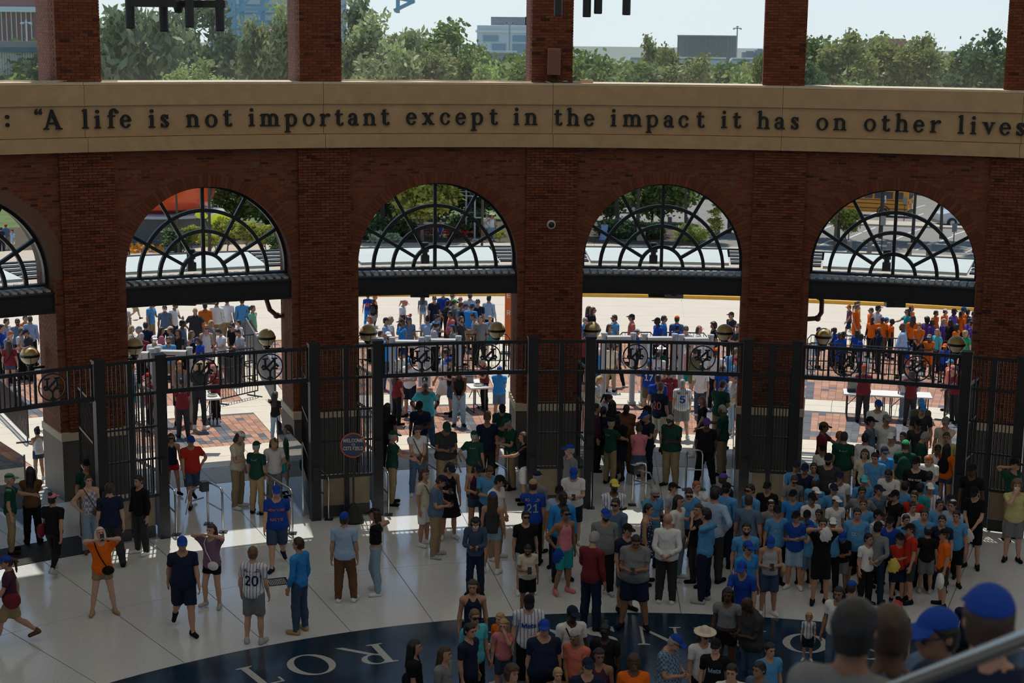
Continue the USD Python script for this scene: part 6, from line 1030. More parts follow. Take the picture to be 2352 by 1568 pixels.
def build_rig():
    body = lambda P: sm([torso(P), arm(P, 1), arm(P, -1), leg(P, 1), leg(P, -1), neckhead(P), cone(P, J['ankl'] + [0, 0.02, -0.03], J['toel'], 0.04, 0.03), cone(P, J['ankr'] + [0, 0.02, -0.03], J['toer'], 0.04, 0.03)], 0.028)
    b = man(nets(body, (-0.52, -0.24, -0.03), (0.52, 0.2, 1.50), 0.020)); hd = man(nets(lambda P: np.maximum(neckhead(P), 1.43 - P[:, 2]), (-0.14, -0.16, 1.40), (0.14, 0.14, 1.78), 0.0085))
    hs = [man(nets(lambda P, s=s: hand(P, s), np.minimum(J['wri' + n], J['fin' + n]) - 0.06, np.maximum(J['wri' + n], J['fin' + n]) + 0.06, 0.0062)) for s, n in ((1, 'l'), (-1, 'r'))]
    b = b + hd + hs[0] + hs[1]; v, f = arr(b); keep('body', (v, f), None, 0.0017, 0.006)
    up = ['pelvis', 'chest', 'ual', 'uar', 'fal', 'far']; lg = ['pelvis', 'thl', 'thr', 'cal', 'car']; N = nets
    neckcut = lambda P: -np.maximum(cone(P, (0, -0.012, 1.42), (0, -0.01, 1.62), 0.068, 0.085), -9)
    wrk = lambda P: 0.004 * np.sin(P[:, 2] * 55 + 3 * np.sin(P[:, 0] * 17)) * np.sin(P[:, 0] * 31 + P[:, 2] * 12)
    def top(slv, hem, e, tank=False, vneck=False):
        def fn(P):
            fl = np.clip((1.25 - P[:, 2]) / 0.4, 0, 1) * 0.022; t = torso(P, e) - fl - wrk(P) * 1.3
            if slv: t = sm([t] + [np.maximum(arm(P, s, 0.016 if slv < 0.3 else 0.012, slv > 0.3), (P - J['sho' + n]) @ (J['elb' + n] - J['sho' + n]) / 0.2866 - slv) for s, n in ((1, 'l'), (-1, 'r'))], 0.025)
            else: t = np.maximum(t, np.abs(P[:, 0]) - 0.145 + np.clip(P[:, 2] - 1.3, 0, 1) * 0.5)
            tr = sm([cone(P, (s * 0.11, 0.02, 1.415), (0, 0.022, 1.482), 0.056, 0.05) for s in (1, -1)], 0.03); t = smin(t, tr if not tank else t + 1, 0.025); t = np.maximum(t, hem - P[:, 2]); t = np.maximum(t, neckcut(P))
            return np.maximum(t, elli(P, (0, -0.13, 1.45), (0.06, 0.1, 0.07)) * -1) if vneck or tank else t
        return N(fn, (-0.5 if slv > 0.3 else -0.40, -0.2, hem - 0.04), (0.5 if slv > 0.3 else 0.40, 0.2, 1.52), 0.0165)
    keep('tee', top(0.19, 0.855, 0.016), up); keep('shirt', top(0.50, 0.87, 0.015), up); keep('tank', top(0, 0.90, 0.011, True), ['pelvis', 'chest']); keep('crop', top(0.12, 1.06, 0.010), up); keep('halter', top(0, 0.93, 0.009, True), ['pelvis', 'chest'])
    def bot(hem, e, waist=1.0, flare=0.0):
        def fn(P):
            t = sm([np.maximum(torso(P, e * 0.6), P[:, 2] - waist)] + [leg(P, s, e * 0.7, hem < 0.45) - np.clip(0.9 - P[:, 2], 0, 1) * flare for s in (1, -1)], 0.03); return np.maximum(np.maximum(t - wrk(P), hem - P[:, 2]), P[:, 2] - waist)
        return N(fn, (-0.26, -0.2, hem - 0.03), (0.26, 0.2, waist + 0.04), 0.0165)
    keep('shorts', bot(0.53, 0.030, 1.0, 0.03), lg); keep('short shorts', bot(0.74, 0.016, 1.02, 0.03), lg); keep('pants', bot(0.06, 0.022, 1.0, 0.012), lg + ['ftl', 'ftr'][:0]); keep('leggings', bot(0.10, 0.008), lg)
    def skirt(z0, z1, r0, r1): return N(lambda P: np.maximum(np.maximum(np.sqrt(P[:, 0] ** 2 + (P[:, 1] * 1.25) ** 2) - (r0 + (r1 - r0) * np.clip((z1 - P[:, 2]) / (z1 - z0), 0, 1)) - wrk(P) * 2, z0 - P[:, 2]), P[:, 2] - z1), (-0.36, -0.32, z0 - 0.04), (0.36, 0.32, z1 + 0.04), 0.0175)
    keep('skirt', skirt(0.62, 1.02, 0.155, 0.25), lg); keep('dress', skirt(0.52, 1.12, 0.145, 0.26), lg); keep('long robe', skirt(0.10, 1.12, 0.15, 0.30), lg)
    for s, n in ((1, 'l'), (-1, 'r')):
        fn = lambda P: np.maximum(sm([cone(P, J['ank' + n] + [0, 0.028, -0.045], J['toe' + n] + [0, -0.005, 0.012], 0.047, 0.040), cone(P, J['ank' + n] + [0, 0.012, -0.04], J['ank' + n] + [0, 0.008, 0.012], 0.048, 0.045)], 0.03), -P[:, 2])
        keep('shoe' + n, N(fn, J['ank' + n] * [1, 0, 0] - [0.08, 0.24, 0.02], J['ank' + n] * [1, 0, 0] + [0.08, 0.14, 0.15], 0.013), ['ft' + n], 0.0025, 0.007)
    hd_ = ['head']; skull = lambda P, e: sm([elli(P, (0, 0.004, 1.662), (0.074 + e, 0.094 + e, 0.092 + e)), elli(P, (0, 0.02, 1.60), (0.066 + e, 0.075 + e, 0.07 + e))], 0.02); Bx = ((-0.2, -0.2, 1.25), (0.2, 0.26, 1.86))
    face = lambda P: (P[:, 2] - 1.655) * 0.55 - (P[:, 1] + 0.035) * -1.0
    hair = lambda e, z: (lambda P: np.maximum(skull(P, e) - wrk(P * 1.7), np.minimum(-(P[:, 1] + 0.012 + (P[:, 2] - 1.69) * 0.0) * -1.0 * -1 if 0 else (1.700 - P[:, 2] - np.clip(P[:, 1] + 0.05, 0, 0.06) * 2.2), 9)) if z is None else np.maximum(skull(P, e), z))
    short = lambda P: np.maximum(skull(P, 0.013) - wrk(P * 1.6), 1.702 - P[:, 2] - np.clip(P[:, 1] + 0.062, 0, 0.09) * 1.55)
    buzz = lambda P: np.maximum(skull(P, 0.006), 1.700 - P[:, 2] - np.clip(P[:, 1] + 0.062, 0, 0.09) * 1.4)
    back = lambda P, z: smin(np.maximum(skull(P, 0.018) - wrk(P * 1.4), np.minimum(1.708 - P[:, 2], -(P[:, 1] + 0.004))), np.maximum(sm([cone(P, (s * 0.055, 0.045, 1.66), (s * 0.075, 0.06, z), 0.05, 0.042) for s in (1, -1)] + [cone(P, (0, 0.07, 1.64), (0, 0.095, z - 0.02), 0.055, 0.045)], 0.03) - wrk(P * 1.3), -P[:, 1] - 0.035), 0.02)
    keep('short', N(short, *Bx, 0.0125), hd_); keep('buzz', N(buzz, *Bx, 0.0125), hd_)
    for nm, z in (('long', 1.34), ('bob', 1.53)): keep(nm, N(lambda P: back(P, z), *Bx, 0.014), hd_)
    keep('ponytail', N(lambda P: smin(np.maximum(skull(P, 0.011), np.minimum(1.705 - P[:, 2] - np.clip(P[:, 1] + 0.062, 0, 0.09) * 1.6, 9)), sm([cone(P, (0, 0.10, 1.69), (0, 0.155, 1.64), 0.03, 0.035), cone(P, (0, 0.155, 1.64), (0, 0.14, 1.42), 0.035, 0.016)], 0.02) - wrk(P * 1.5), 0.02), *Bx, 0.0135), hd_)
    keep('bun', N(lambda P: smin(np.maximum(skull(P, 0.011), 1.705 - P[:, 2] - np.clip(P[:, 1] + 0.062, 0, 0.09) * 1.6), elli(P, (0, 0.07, 1.76), (0.048, 0.048, 0.042)), 0.015), *Bx, 0.0135), hd_)
    keep('curly', N(lambda P: np.maximum(skull(P, 0.038) - 0.012 * np.sin(P[:, 0] * 90) * np.sin(P[:, 1] * 90) * np.sin(P[:, 2] * 90), np.minimum(1.712 - P[:, 2] - np.clip(P[:, 1] + 0.05, 0, 0.05) * 4, 9)), *Bx, 0.0135), hd_)
    keep('beard', N(lambda P: np.maximum(np.maximum(sm([elli(P, (0, -0.03, 1.588), (0.062, 0.074, 0.070)), elli(P, (0, -0.066, 1.560), (0.034, 0.034, 0.034))], 0.02), P[:, 2] - 1.605 - np.clip(np.abs(P[:, 0]) - 0.03, 0, 0.03) * 1.5), -(-P[:, 1] + 0.0) - 0.0 + 0.0), (-0.1, -0.13, 1.5), (0.1, 0.06, 1.68), 0.012), hd_)
    crown = lambda P: np.maximum(elli(P, (0, 0.005, 1.672), (0.089, 0.108, 0.100)), 1.690 - P[:, 2] - np.clip(P[:, 1], -0.1, 0.1) * 0.12)
    brim = lambda P, sg: np.maximum(np.maximum(elli(P, (0, sg * -0.105, 1.688), (0.080, 0.088, 0.30)), np.abs(P[:, 2] - (1.694 - ((P[:, 1] * -sg - 0.09) * 0.22) - P[:, 0] ** 2 * 2.2)) - 0.0065), -(P[:, 1] * -sg - 0.06))
    for nm, sg in (('cap', 1), ('backward cap', -1)): keep(nm, N(lambda P: np.minimum(crown(P), brim(P, sg)), (-0.13, -0.25, 1.63), (0.13, 0.25, 1.80), 0.0095), hd_, 0.0015)
    keep('skullcap', N(lambda P: np.maximum(elli(P, (0, 0.012, 1.668), (0.084, 0.102, 0.104)), 1.728 - P[:, 2] - (P[:, 1]) * 0.35), *Bx, 0.0125), hd_); keep('beanie', N(lambda P: np.maximum(elli(P, (0, 0.01, 1.675), (0.086, 0.106, 0.108)), 1.68 - P[:, 2] - P[:, 1] * 0.3), *Bx, 0.0125), hd_)
    keep('sun hat', N(lambda P: np.minimum(np.maximum(elli(P, (0, 0.005, 1.695), (0.090, 0.108, 0.115)), 1.70 - P[:, 2]), np.maximum(np.abs(P[:, 2] - 1.705) - 0.008, np.sqrt(P[:, 0] ** 2 + P[:, 1] ** 2) - 0.185)), (-0.22, -0.22, 1.66), (0.22, 0.22, 1.85), 0.0125), hd_)
    keep('mask', N(lambda P: np.maximum(np.maximum(sm([elli(P, (0, -0.03, 1.592), (0.063, 0.080, 0.07)), elli(P, (0, -0.075, 1.60), (0.045, 0.045, 0.045))], 0.02), P[:, 1] + 0.03), np.abs(P[:, 2] - 1.592) - 0.05), (-0.1, -0.16, 1.5), (0.1, 0.0, 1.68), 0.012), hd_)
    g = MB()
    for s in (1, -1): g.box((s * 0.034, -0.112, 1.652), (0.052, 0.012, 0.034)).bar((s * 0.062, -0.108, 1.655), (s * 0.084, 0.0, 1.655), 0.007)
    g.box((0, -0.114, 1.66), (0.03, 0.006, 0.006)); v, f = g.out(); RIG['glasses'] = RIG['glasses_low'] = (v, f, weights(v, hd_))
    g = MB()
    for s in (1, -1): g.mesh(trimesh.creation.icosphere(1, 0.0095).apply_scale((1.3, 0.7, 0.75)).apply_translation((s * 0.031, -0.0895, 1.651)))
    v, f = g.out(); RIG['eyes'] = RIG['eyes_low'] = (v, f, weights(v, hd_))
    g = MB()
    for s in (1, -1): g.bar((s * 0.014, -0.099, 1.672), (s * 0.046, -0.089, 1.674), 0.008, 0.006)
    v, f = g.out(); RIG['brows'] = RIG['brows_low'] = (v, f, weights(v, hd_))
    def tote(P): return np.maximum(elli(P, (0.235, 0.05, 0.98), (0.075, 0.16, 0.17)), P[:, 2] - 1.10)
    keep('shoulder bag', N(tote, (0.12, -0.16, 0.78), (0.36, 0.26, 1.16), 0.02), ['pelvis']); keep('backpack', N(lambda P: elli(P, (0, 0.175, 1.22), (0.15, 0.085, 0.21)), (-0.2, 0.05, 0.95), (0.2, 0.3, 1.48), 0.02), ['chest']); keep('crossbody bag', N(lambda P: elli(P, (0.10, -0.165, 0.95), (0.12, 0.05, 0.095)), (-0.06, -0.26, 0.82), (0.26, -0.06, 1.08), 0.018), ['pelvis'])
    a = [(0.10, -0.165, 0.98), (0.03, -0.165, 1.10), (-0.05, -0.16, 1.25), (-0.11, -0.115, 1.40), (-0.125, 0.02, 1.475), (-0.10, 0.14, 1.36), (0.02, 0.16, 1.15), (0.16, 0.13, 1.0)]; v, f = tube(a, 0.011, 4); RIG['strap'] = RIG['strap_low'] = (v, f, weights(v, ['chest', 'pelvis']))
build_rig()
def rotv(a, b):
    """The rotation that takes direction a to direction b."""
    a = a / np.linalg.norm(a); b = b / np.linalg.norm(b); v = np.cross(a, b); c = a @ b
    if c < -0.9999: return np.diag([1.0, -1, -1])
    K = np.array([[0, -v[2], v[1]], [v[2], 0, -v[0]], [-v[1], v[0], 0]]); return np.eye(3) + K + K @ K / (1 + c)
def rx(t): c, s = math.cos(t), math.sin(t); return np.array([[1, 0, 0], [0, c, -s], [0, s, c]])
def rz_(t): c, s = math.cos(t), math.sin(t); return np.array([[c, -s, 0], [s, c, 0], [0, 0, 1]])
# arms: wrist places (left, right) in the chest's frame, elbow leanings; None hangs
PO = {'h': (None, None), 'p': ((0.05, -0.27, 1.15), (-0.06, -0.25, 1.13)), 'q': (None, (-0.10, -0.28, 1.16)), 'i': ((0.23, 0.0, 1.0), (-0.23, 0.0, 1.0)), 'j': (None, (-0.23, 0.0, 1.0)), 'c': ((-0.10, -0.19, 1.17), (0.10, -0.17, 1.20)),
      'u': ((0.10, -0.20, 1.60), (-0.10, -0.20, 1.60)), 'n': (None, (-0.09, 0.04, 1.47)), 'r': (None, (-0.16, -0.47, 1.23)), 'R': ((0.14, -0.43, 1.20), (-0.14, -0.45, 1.16)), 'b': ((0.06, 0.18, 0.98), (-0.06, 0.18, 1.0)), 'm': (None, (-0.04, -0.17, 1.50)), 'k': ((0.22, -0.05, 0.88), (-0.22, -0.05, 0.88)), 'f': ((0.07, -0.2, 0.95), (-0.07, -0.2, 0.95)), 'w': (None, None), 'e': (None, (-0.13, 0.03, 1.60))}
def pose(p, lg, nod, turn, lean, rnd):
    """Joint matrices (rotation, origin, target) of every bone for an arm pose, a leg pose and a head."""
    T = {}; Rp = rz_(rnd[0] * 0.12); Rc = Rp @ rx(lean); P0 = J['pelvis'].copy(); sp = P0 + Rp @ (J['spine'] - P0)
    T['pelvis'] = (Rp, J['pelvis'], P0); T['chest'] = (Rc, J['spine'], sp); nk = sp + Rc @ (J['neck'] - J['spine']); Rh = Rc @ rz_(turn) @ rx(nod); T['head'] = (Rh, J['neck'], nk)
    for i, (s, n) in enumerate(((1, 'l'), (-1, 'r'))):
        S = sp + Rc @ (J['sho' + n] - J['spine']); la = np.linalg.norm(J['elb' + n] - J['sho' + n]); lb = np.linalg.norm(J['wri' + n] - J['elb' + n]); t = PO[p][i]
        if rnd[4] > 0.5 and p in 'qjnrme': t = PO[p][1 - i]; t = None if t is None else (-t[0], t[1], t[2])
        if t is None:
            sw = (0.45 if (lg == 'w') else 0.05) * (1 if (i == 0) == (rnd[3] > 0.5) else -1) + rnd[1 + i] * 0.08; d1 = Rc @ np.array([s * 0.17, -math.sin(sw), -1.0]); d2 = Rc @ np.array([s * 0.08, -math.sin(sw) - 0.28 - 0.1 * rnd[2], -1.0])
            E = S + d1 / np.linalg.norm(d1) * la; W = E + d2 / np.linalg.norm(d2) * lb
        else:
            W = sp + Rc @ (np.array(t) - J['spine']); d = W - S; L = np.linalg.norm(d); L2 = min(L, (la + lb) * 0.985); W = S + d * L2 / L; d = d / L; a = (la * la - lb * lb + L2 * L2) / (2 * L2); h = math.sqrt(max(la * la - a * a, 1e-6)); hint = np.array([s * (1.0 if p in 'iju' else 0.7), 0.35 if p != 'i' else 0.6, -0.9 if p not in 'un' else -0.3]); hint = Rc @ hint; hint -= d * (hint @ d); hint /= np.linalg.norm(hint); E = S + d * a + hint * h
        Ra = rotv(J['elb' + n] - J['sho' + n], E - S); T['ua' + n] = (Ra, J['sho' + n], S); Rf = rotv(Ra @ (J['wri' + n] - J['elb' + n]), W - E) @ Ra; T['fa' + n] = (Rf, J['elb' + n], E); T['ha' + n] = (Rf if t is None else Rf @ rx(0.0), J['wri' + n], W)
    low = []
    for s, n in ((1, 'l'), (-1, 'r')):
        k = (s > 0) == (rnd[3] > 0.5); a, b, out = {'s': (0.03, -0.05, 0.03), 'a': (0.0, -0.02, 0.13), 'w': ((0.42, -0.10, 0.0) if k else (-0.28, -0.55, 0.0)), 't': ((0.16, -0.34, 0.09) if k else (-0.02, -0.02, 0.02)), 'sit': (1.45, -1.45, 0.08)}[lg]
        Hh = P0 + Rp @ (J['hip' + n] - P0); Rt = Rp @ np.array([[math.cos(out * s), 0, math.sin(out * s)], [0, 1, 0], [-math.sin(out * s), 0, math.cos(out * s)]]).T @ rx(-a); T['th' + n] = (Rt, J['hip' + n], Hh); K = Hh + Rt @ (J['knee' + n] - J['hip' + n]); Rk = Rt @ rx(-b); T['ca' + n] = (Rk, J['knee' + n], K); A = K + Rk @ (J['ank' + n] - J['knee' + n])
        Rf = Rp @ rz_(s * 0.22) @ (rx(0.45) if lg == 'w' and not k else np.eye(3)); T['ft' + n] = (Rf, J['ank' + n], A); low += [A[2] - 0.085 if not (lg == 'w' and not k) else A[2] - 0.03]
    return T, min(low)
def skin(name, T, wide, hs, low):
    v, f, W = RIG[name + ('_low' if low else '')]; u = v.copy(); tor = W[:, BI['pelvis']] + W[:, BI['chest']]; u[:, 0] *= 1 + (wide - 1) * tor; u[:, 1] = np.where(u[:, 1] < 0, u[:, 1] * (1 + (wide - 1) * 1.7 * tor * np.exp(-((u[:, 2] - 1.08) / 0.22) ** 2)), u[:, 1] * (1 + (wide - 1) * 0.6 * tor))
    for n in 'lr':
        for k, (a, b, g) in {'ua': ('sho', 'elb', 0.5), 'th': ('hip', 'knee', 0.7), 'ca': ('knee', 'ank', 0.4)}.items():
            w = W[:, BI[k + n]][:, None]; d = J[b + n] - J[a + n]; d = d / np.linalg.norm(d); q = u - J[a + n]; u = u + w * (q - (q @ d)[:, None] * d) * (wide - 1) * g
    if hs != 1: w = W[:, BI['head']][:, None]; u = u + w * (u - J['head']) * (hs - 1)
    o = np.zeros_like(u)
    for nm, i in BI.items():
        w = W[:, i]; m = w > 1e-4
        if m.any(): R, a, b = T[nm]; o[m] += w[m, None] * ((u[m] - a) @ R.T + b)
    return o, f
def vnorm(v, f):
    n = np.cross(v[f[:, 1]] - v[f[:, 0]], v[f[:, 2]] - v[f[:, 0]]); o = np.zeros_like(v)
    for k in range(3): o[:, 0] += np.bincount(f[:, k], n[:, 0], len(v)); o[:, 1] += np.bincount(f[:, k], n[:, 1], len(v)); o[:, 2] += np.bincount(f[:, k], n[:, 2], len(v))
    return o / (np.linalg.norm(o, axis=1, keepdims=True) + 1e-12)
def putv(name, v, f, mt, parent, label=None, flat=False):
    m = UsdGeom.Mesh.Define(stage, path(name, parent)); m.CreatePointsAttr(Vt.Vec3fArray.FromNumpy(v.astype(np.float32))); m.CreateFaceVertexCountsAttr(Vt.IntArray.FromNumpy(np.full(len(f), 3, np.int32))); m.CreateFaceVertexIndicesAttr(Vt.IntArray.FromNumpy(np.ascontiguousarray(f, np.int32).ravel())); m.CreateSubdivisionSchemeAttr('none')
    if not flat: m.CreateNormalsAttr(Vt.Vec3fArray.FromNumpy(vnorm(v, f).astype(np.float32))); m.SetNormalsInterpolation('vertex')
    UsdShade.MaterialBindingAPI.Apply(m.GetPrim()).Bind(mt)
    if label: m.GetPrim().SetCustomDataByKey('label', label)
# ---------------------------------------------------------------- dressing and placing each person
COL = {'bk': ('black', (0.010, 0.010, 0.012)), 'nv': ('navy', (0.012, 0.020, 0.048)), 'ch': ('charcoal', (0.035, 0.037, 0.042)), 'gy': ('grey', (0.20, 0.21, 0.22)), 'lg': ('light grey', (0.42, 0.44, 0.47)), 'wh': ('white', (0.74, 0.75, 0.76)), 'cr': ('cream', (0.62, 0.55, 0.43)), 'rb': ('royal blue', (0.012, 0.060, 0.36)), 'bb': ('bright blue', (0.03, 0.24, 0.62)), 'lb': ('light blue', (0.085, 0.30, 0.58)), 'pb': ('pale blue', (0.33, 0.47, 0.66)), 'db': ('dusty blue', (0.10, 0.16, 0.25)), 'or': ('orange', (0.78, 0.15, 0.010)), 'bo': ('burnt orange', (0.52, 0.12, 0.012)), 'rd': ('red', (0.50, 0.030, 0.020)), 'mr': ('maroon', (0.17, 0.022, 0.030)), 'gn': ('dark green', (0.010, 0.062, 0.042)), 'lm': ('mint green', (0.20, 0.55, 0.33)), 'bg': ('bright green', (0.03, 0.36, 0.14)), 'pk': ('pink', (0.66, 0.22, 0.27)), 'cl': ('coral', (0.62, 0.17, 0.12)), 'yl': ('yellow', (0.68, 0.55, 0.10)), 'py': ('pale yellow', (0.58, 0.54, 0.24)), 'tn': ('tan', (0.40, 0.28, 0.15)), 'kh': ('khaki', (0.30, 0.225, 0.13)), 'br': ('brown', (0.13, 0.065, 0.03)), 'pl': ('plum', (0.07, 0.022, 0.05)), 'mv': ('mauve', (0.20, 0.12, 0.19)), 'pu': ('purple', (0.11, 0.055, 0.30)), 'tl': ('teal', (0.02, 0.32, 0.36)), 'aq': ('aqua', (0.08, 0.48, 0.56)), 'dn': ('denim', (0.045, 0.080, 0.145)), 'ld': ('light denim', (0.24, 0.36, 0.47)), 'ol': ('olive', (0.12, 0.115, 0.06)), 'md': ('mid denim', (0.10, 0.17, 0.28))}
SKIN = [(0.58, 0.345, 0.25), (0.46, 0.255, 0.17), (0.29, 0.150, 0.09), (0.115, 0.055, 0.032), (0.050, 0.025, 0.016)]
HAIRC = {'k': ('black', (0.008, 0.007, 0.007)), 'b': ('brown', (0.045, 0.023, 0.012)), 'l': ('light brown', (0.15, 0.080, 0.038)), 'y': ('blond', (0.42, 0.28, 0.12)), 'g': ('grey', (0.33, 0.32, 0.31)), 'r': ('ginger', (0.33, 0.10, 0.025)), 'w': ('white', (0.65, 0.63, 0.60))}
def cloth(c): return mat('cloth_' + COL[c][0].replace(' ', '_'), COL[c][1], 0.85, var=0.10, scale=22, bump=0.12, spec=0.2)
def skinm(i): return mat(f'skin_{i}', SKIN[i], 0.5, spec=0.35)
def hairm(c): return mat('hair_' + HAIRC[c][0].replace(' ', '_'), HAIRC[c][1], 0.5, var=0.3, scale=60, bump=0.2)
STRIPE = usdkit.material(stage, '/World/Looks/cloth_pinstripe', {'tc': ('texture_coordinate', {}), 'w': ('wave_texture', {'scale': 5.5, 'bands_direction': 'x'}), 'r': ('rgb_ramp', {'ramp': [(0.0, (0.72, 0.74, 0.77)), (0.86, (0.72, 0.74, 0.77)), (0.93, (0.10, 0.16, 0.42)), (1.0, (0.10, 0.16, 0.42))]}), 'p': ('principled_bsdf', {'roughness': 0.85})}, [('tc.object', 'w.vector'), ('w.fac', 'r.fac'), ('r.color', 'p.base_color')], surface='p.BSDF')
def patt(name, c1, c2, kind, sc):
    tex = {'plaid': ('checker_texture', {'scale': sc, 'color1': c1, 'color2': c2}), 'floral': ('voronoi_texture', {'scale': sc})}[kind]; n = {'tc': ('texture_coordinate', {}), 't': tex, 'p': ('principled_bsdf', {'roughness': 0.85})}; l = [('tc.object', 't.vector')]
    if kind == 'floral': n['r'] = ('rgb_ramp', {'ramp': [(0.0, c2), (0.3, c2), (0.36, c1), (1.0, c1)]}); l += [('t.distance', 'r.fac'), ('r.color', 'p.base_color')]
    else: l.append(('t.color', 'p.base_color'))
    return usdkit.material(stage, '/World/Looks/cloth_' + name, n, l, surface='p.BSDF')
PATT = {'ps': ('pinstriped white', STRIPE), 'pd': ('blue plaid', patt('plaid', (0.20, 0.30, 0.42), (0.06, 0.11, 0.20), 'plaid', 26)), 'pm': ('maroon plaid', patt('plaid_red', (0.16, 0.05, 0.07), (0.05, 0.02, 0.06), 'plaid', 26)), 'fl': ('floral navy', patt('floral', (0.015, 0.025, 0.07), (0.4, 0.45, 0.55), 'floral', 22)), 'vs': ('striped pale', patt('stripes', (0.55, 0.50, 0.55), (0.18, 0.22, 0.36), 'plaid', 16))}
def colour(c): return (PATT[c][0], PATT[c][1]) if c in PATT else (COL[c][0], cloth(c))
EYE_M = mat('eye_dark', (0.012, 0.010, 0.009), 0.15); LENS_M = mat('sunglass_lens', (0.008, 0.008, 0.010), 0.08)
TOPS = {'T': 'tee', 'P': 'tee', 'J': 'tee', 'L': 'shirt', 'K': 'tank', 'C': 'crop', 'H': 'halter', 'W': 'shirt'}; TOPN = {'T': 'tee', 'P': 'polo', 'J': 'jersey', 'L': 'long-sleeved shirt', 'K': 'tank top', 'C': 'crop top', 'H': 'halter top', 'W': 'jacket'}
BOTS = {'S': 'shorts', 'X': 'short shorts', 'N': 'pants', 'G': 'leggings', 'K': 'skirt', 'D': 'dress', 'R': 'long robe'}; BOTN = {'S': 'shorts', 'X': 'short shorts', 'N': 'trousers', 'G': 'leggings', 'K': 'skirt', 'D': 'dress', 'R': 'long robe'}
HAIRS = {'s': 'short', 'z': 'buzz', 'l': 'long', 'o': 'bob', 't': 'ponytail', 'u': 'bun', 'c': 'curly', '0': None}; HATS = {'C': 'cap', 'B': 'backward cap', 'Y': 'skullcap', 'E': 'beanie', 'U': 'sun hat'}
HN = {'s': 'short {} hair', 'z': 'cropped {} hair', 'l': 'long {} hair', 'o': 'bobbed {} hair', 't': '{} ponytail', 'u': '{} hair bun', 'c': 'curly {} hair', '0': 'bald head'}
def parse(line):
    """x y height facing arms legs skin hair hat top bottom shoes extras zone: positions in metres, facing in degrees from the camera's side."""
    w = line.split(); return dict(x=float(w[0]), y=float(w[1]), h=float(w[2]), face=float(w[3]), arms=w[4][0], legs={'s': 's', 'a': 'a', 'w': 'w', 't': 't', 'i': 'sit'}[w[4][1]], skin=int(w[5]), hair=w[6], hat=w[7], top=w[8], bot=w[9], shoe=w[10], ex=w[11], zone=w[12])
def label_of(d):
    see = d['bot'][0] != '-'; b = d['bot'].lstrip('-'); hd = f"{COL[d['hat'][1:]][0]} {HATS[d['hat'][0]]}" if d['hat'] != '-' else (HN[d['hair'][0]].format(HAIRC[d['hair'][1]][0]) if d['hair'][0] != '0' else 'bald head')
    tp = f"{colour(d['top'][1:])[0]} {TOPN[d['top'][0]]}"; bt = f" and {colour(b[1:])[0]} {BOTN[b[0]]}" if see else (' seen from behind' if abs((d['face'] + 180) % 360 - 180) > 125 else '')
    l = f"person in {tp}{bt}, {hd}, {ZONES[d['zone']]}"
    return l if len(l.split()) <= 13 else f"person in {tp}, {hd}, {ZONES[d['zone']]}"
ORD = ['leftmost one'] + [f'{q} from left' for q in 'second third fourth fifth sixth seventh eighth ninth tenth eleventh twelfth thirteenth fourteenth'.split()]
PRINTS = {}
def text_on(T, txt, z, hh, back, top, wide, low, col, par, bold=True, width=0.26):
    """Lettering laid on the shirt: each point is moved onto the shirt's front or back and then posed with it."""
    m = meshkit.text_mesh(txt, hh, 0.003, bold=bold); v = np.array(m.vertices); w = v[:, 0].max() - v[:, 0].min(); sc = min(1.0, width / w); x = (v[:, 0] - (v[:, 0].max() + v[:, 0].min()) / 2) * sc
    if back: x = -x
    Tv, Tf, TW = RIG[top]; sel = Tv[:, 1] > 0.03 if back else Tv[:, 1] < -0.03; S = Tv[sel]; zz = z + v[:, 1]; d = (S[:, 0][None] + 0 * x[:, None] - (-x if 0 else (x if back else x))[:, None] * (1 if back else 1)) ** 2 + (S[:, 2][None] - zz[:, None]) ** 2
    k = np.argsort(d, axis=1)[:, :4]; wt = 1 / (np.take_along_axis(d, k, 1) + 1e-5); y = (S[:, 1][k] * wt).sum(1) / wt.sum(1)
    off = 0.007 + v[:, 2]; P = np.stack([x, y + (off if back else -off), zz], 1); f = np.array(m.faces)
    RIG['_t'] = (P, f, weights(P, ['pelvis', 'chest'])); o, f = skin('_t', T, wide, 1.0, False); return o, f
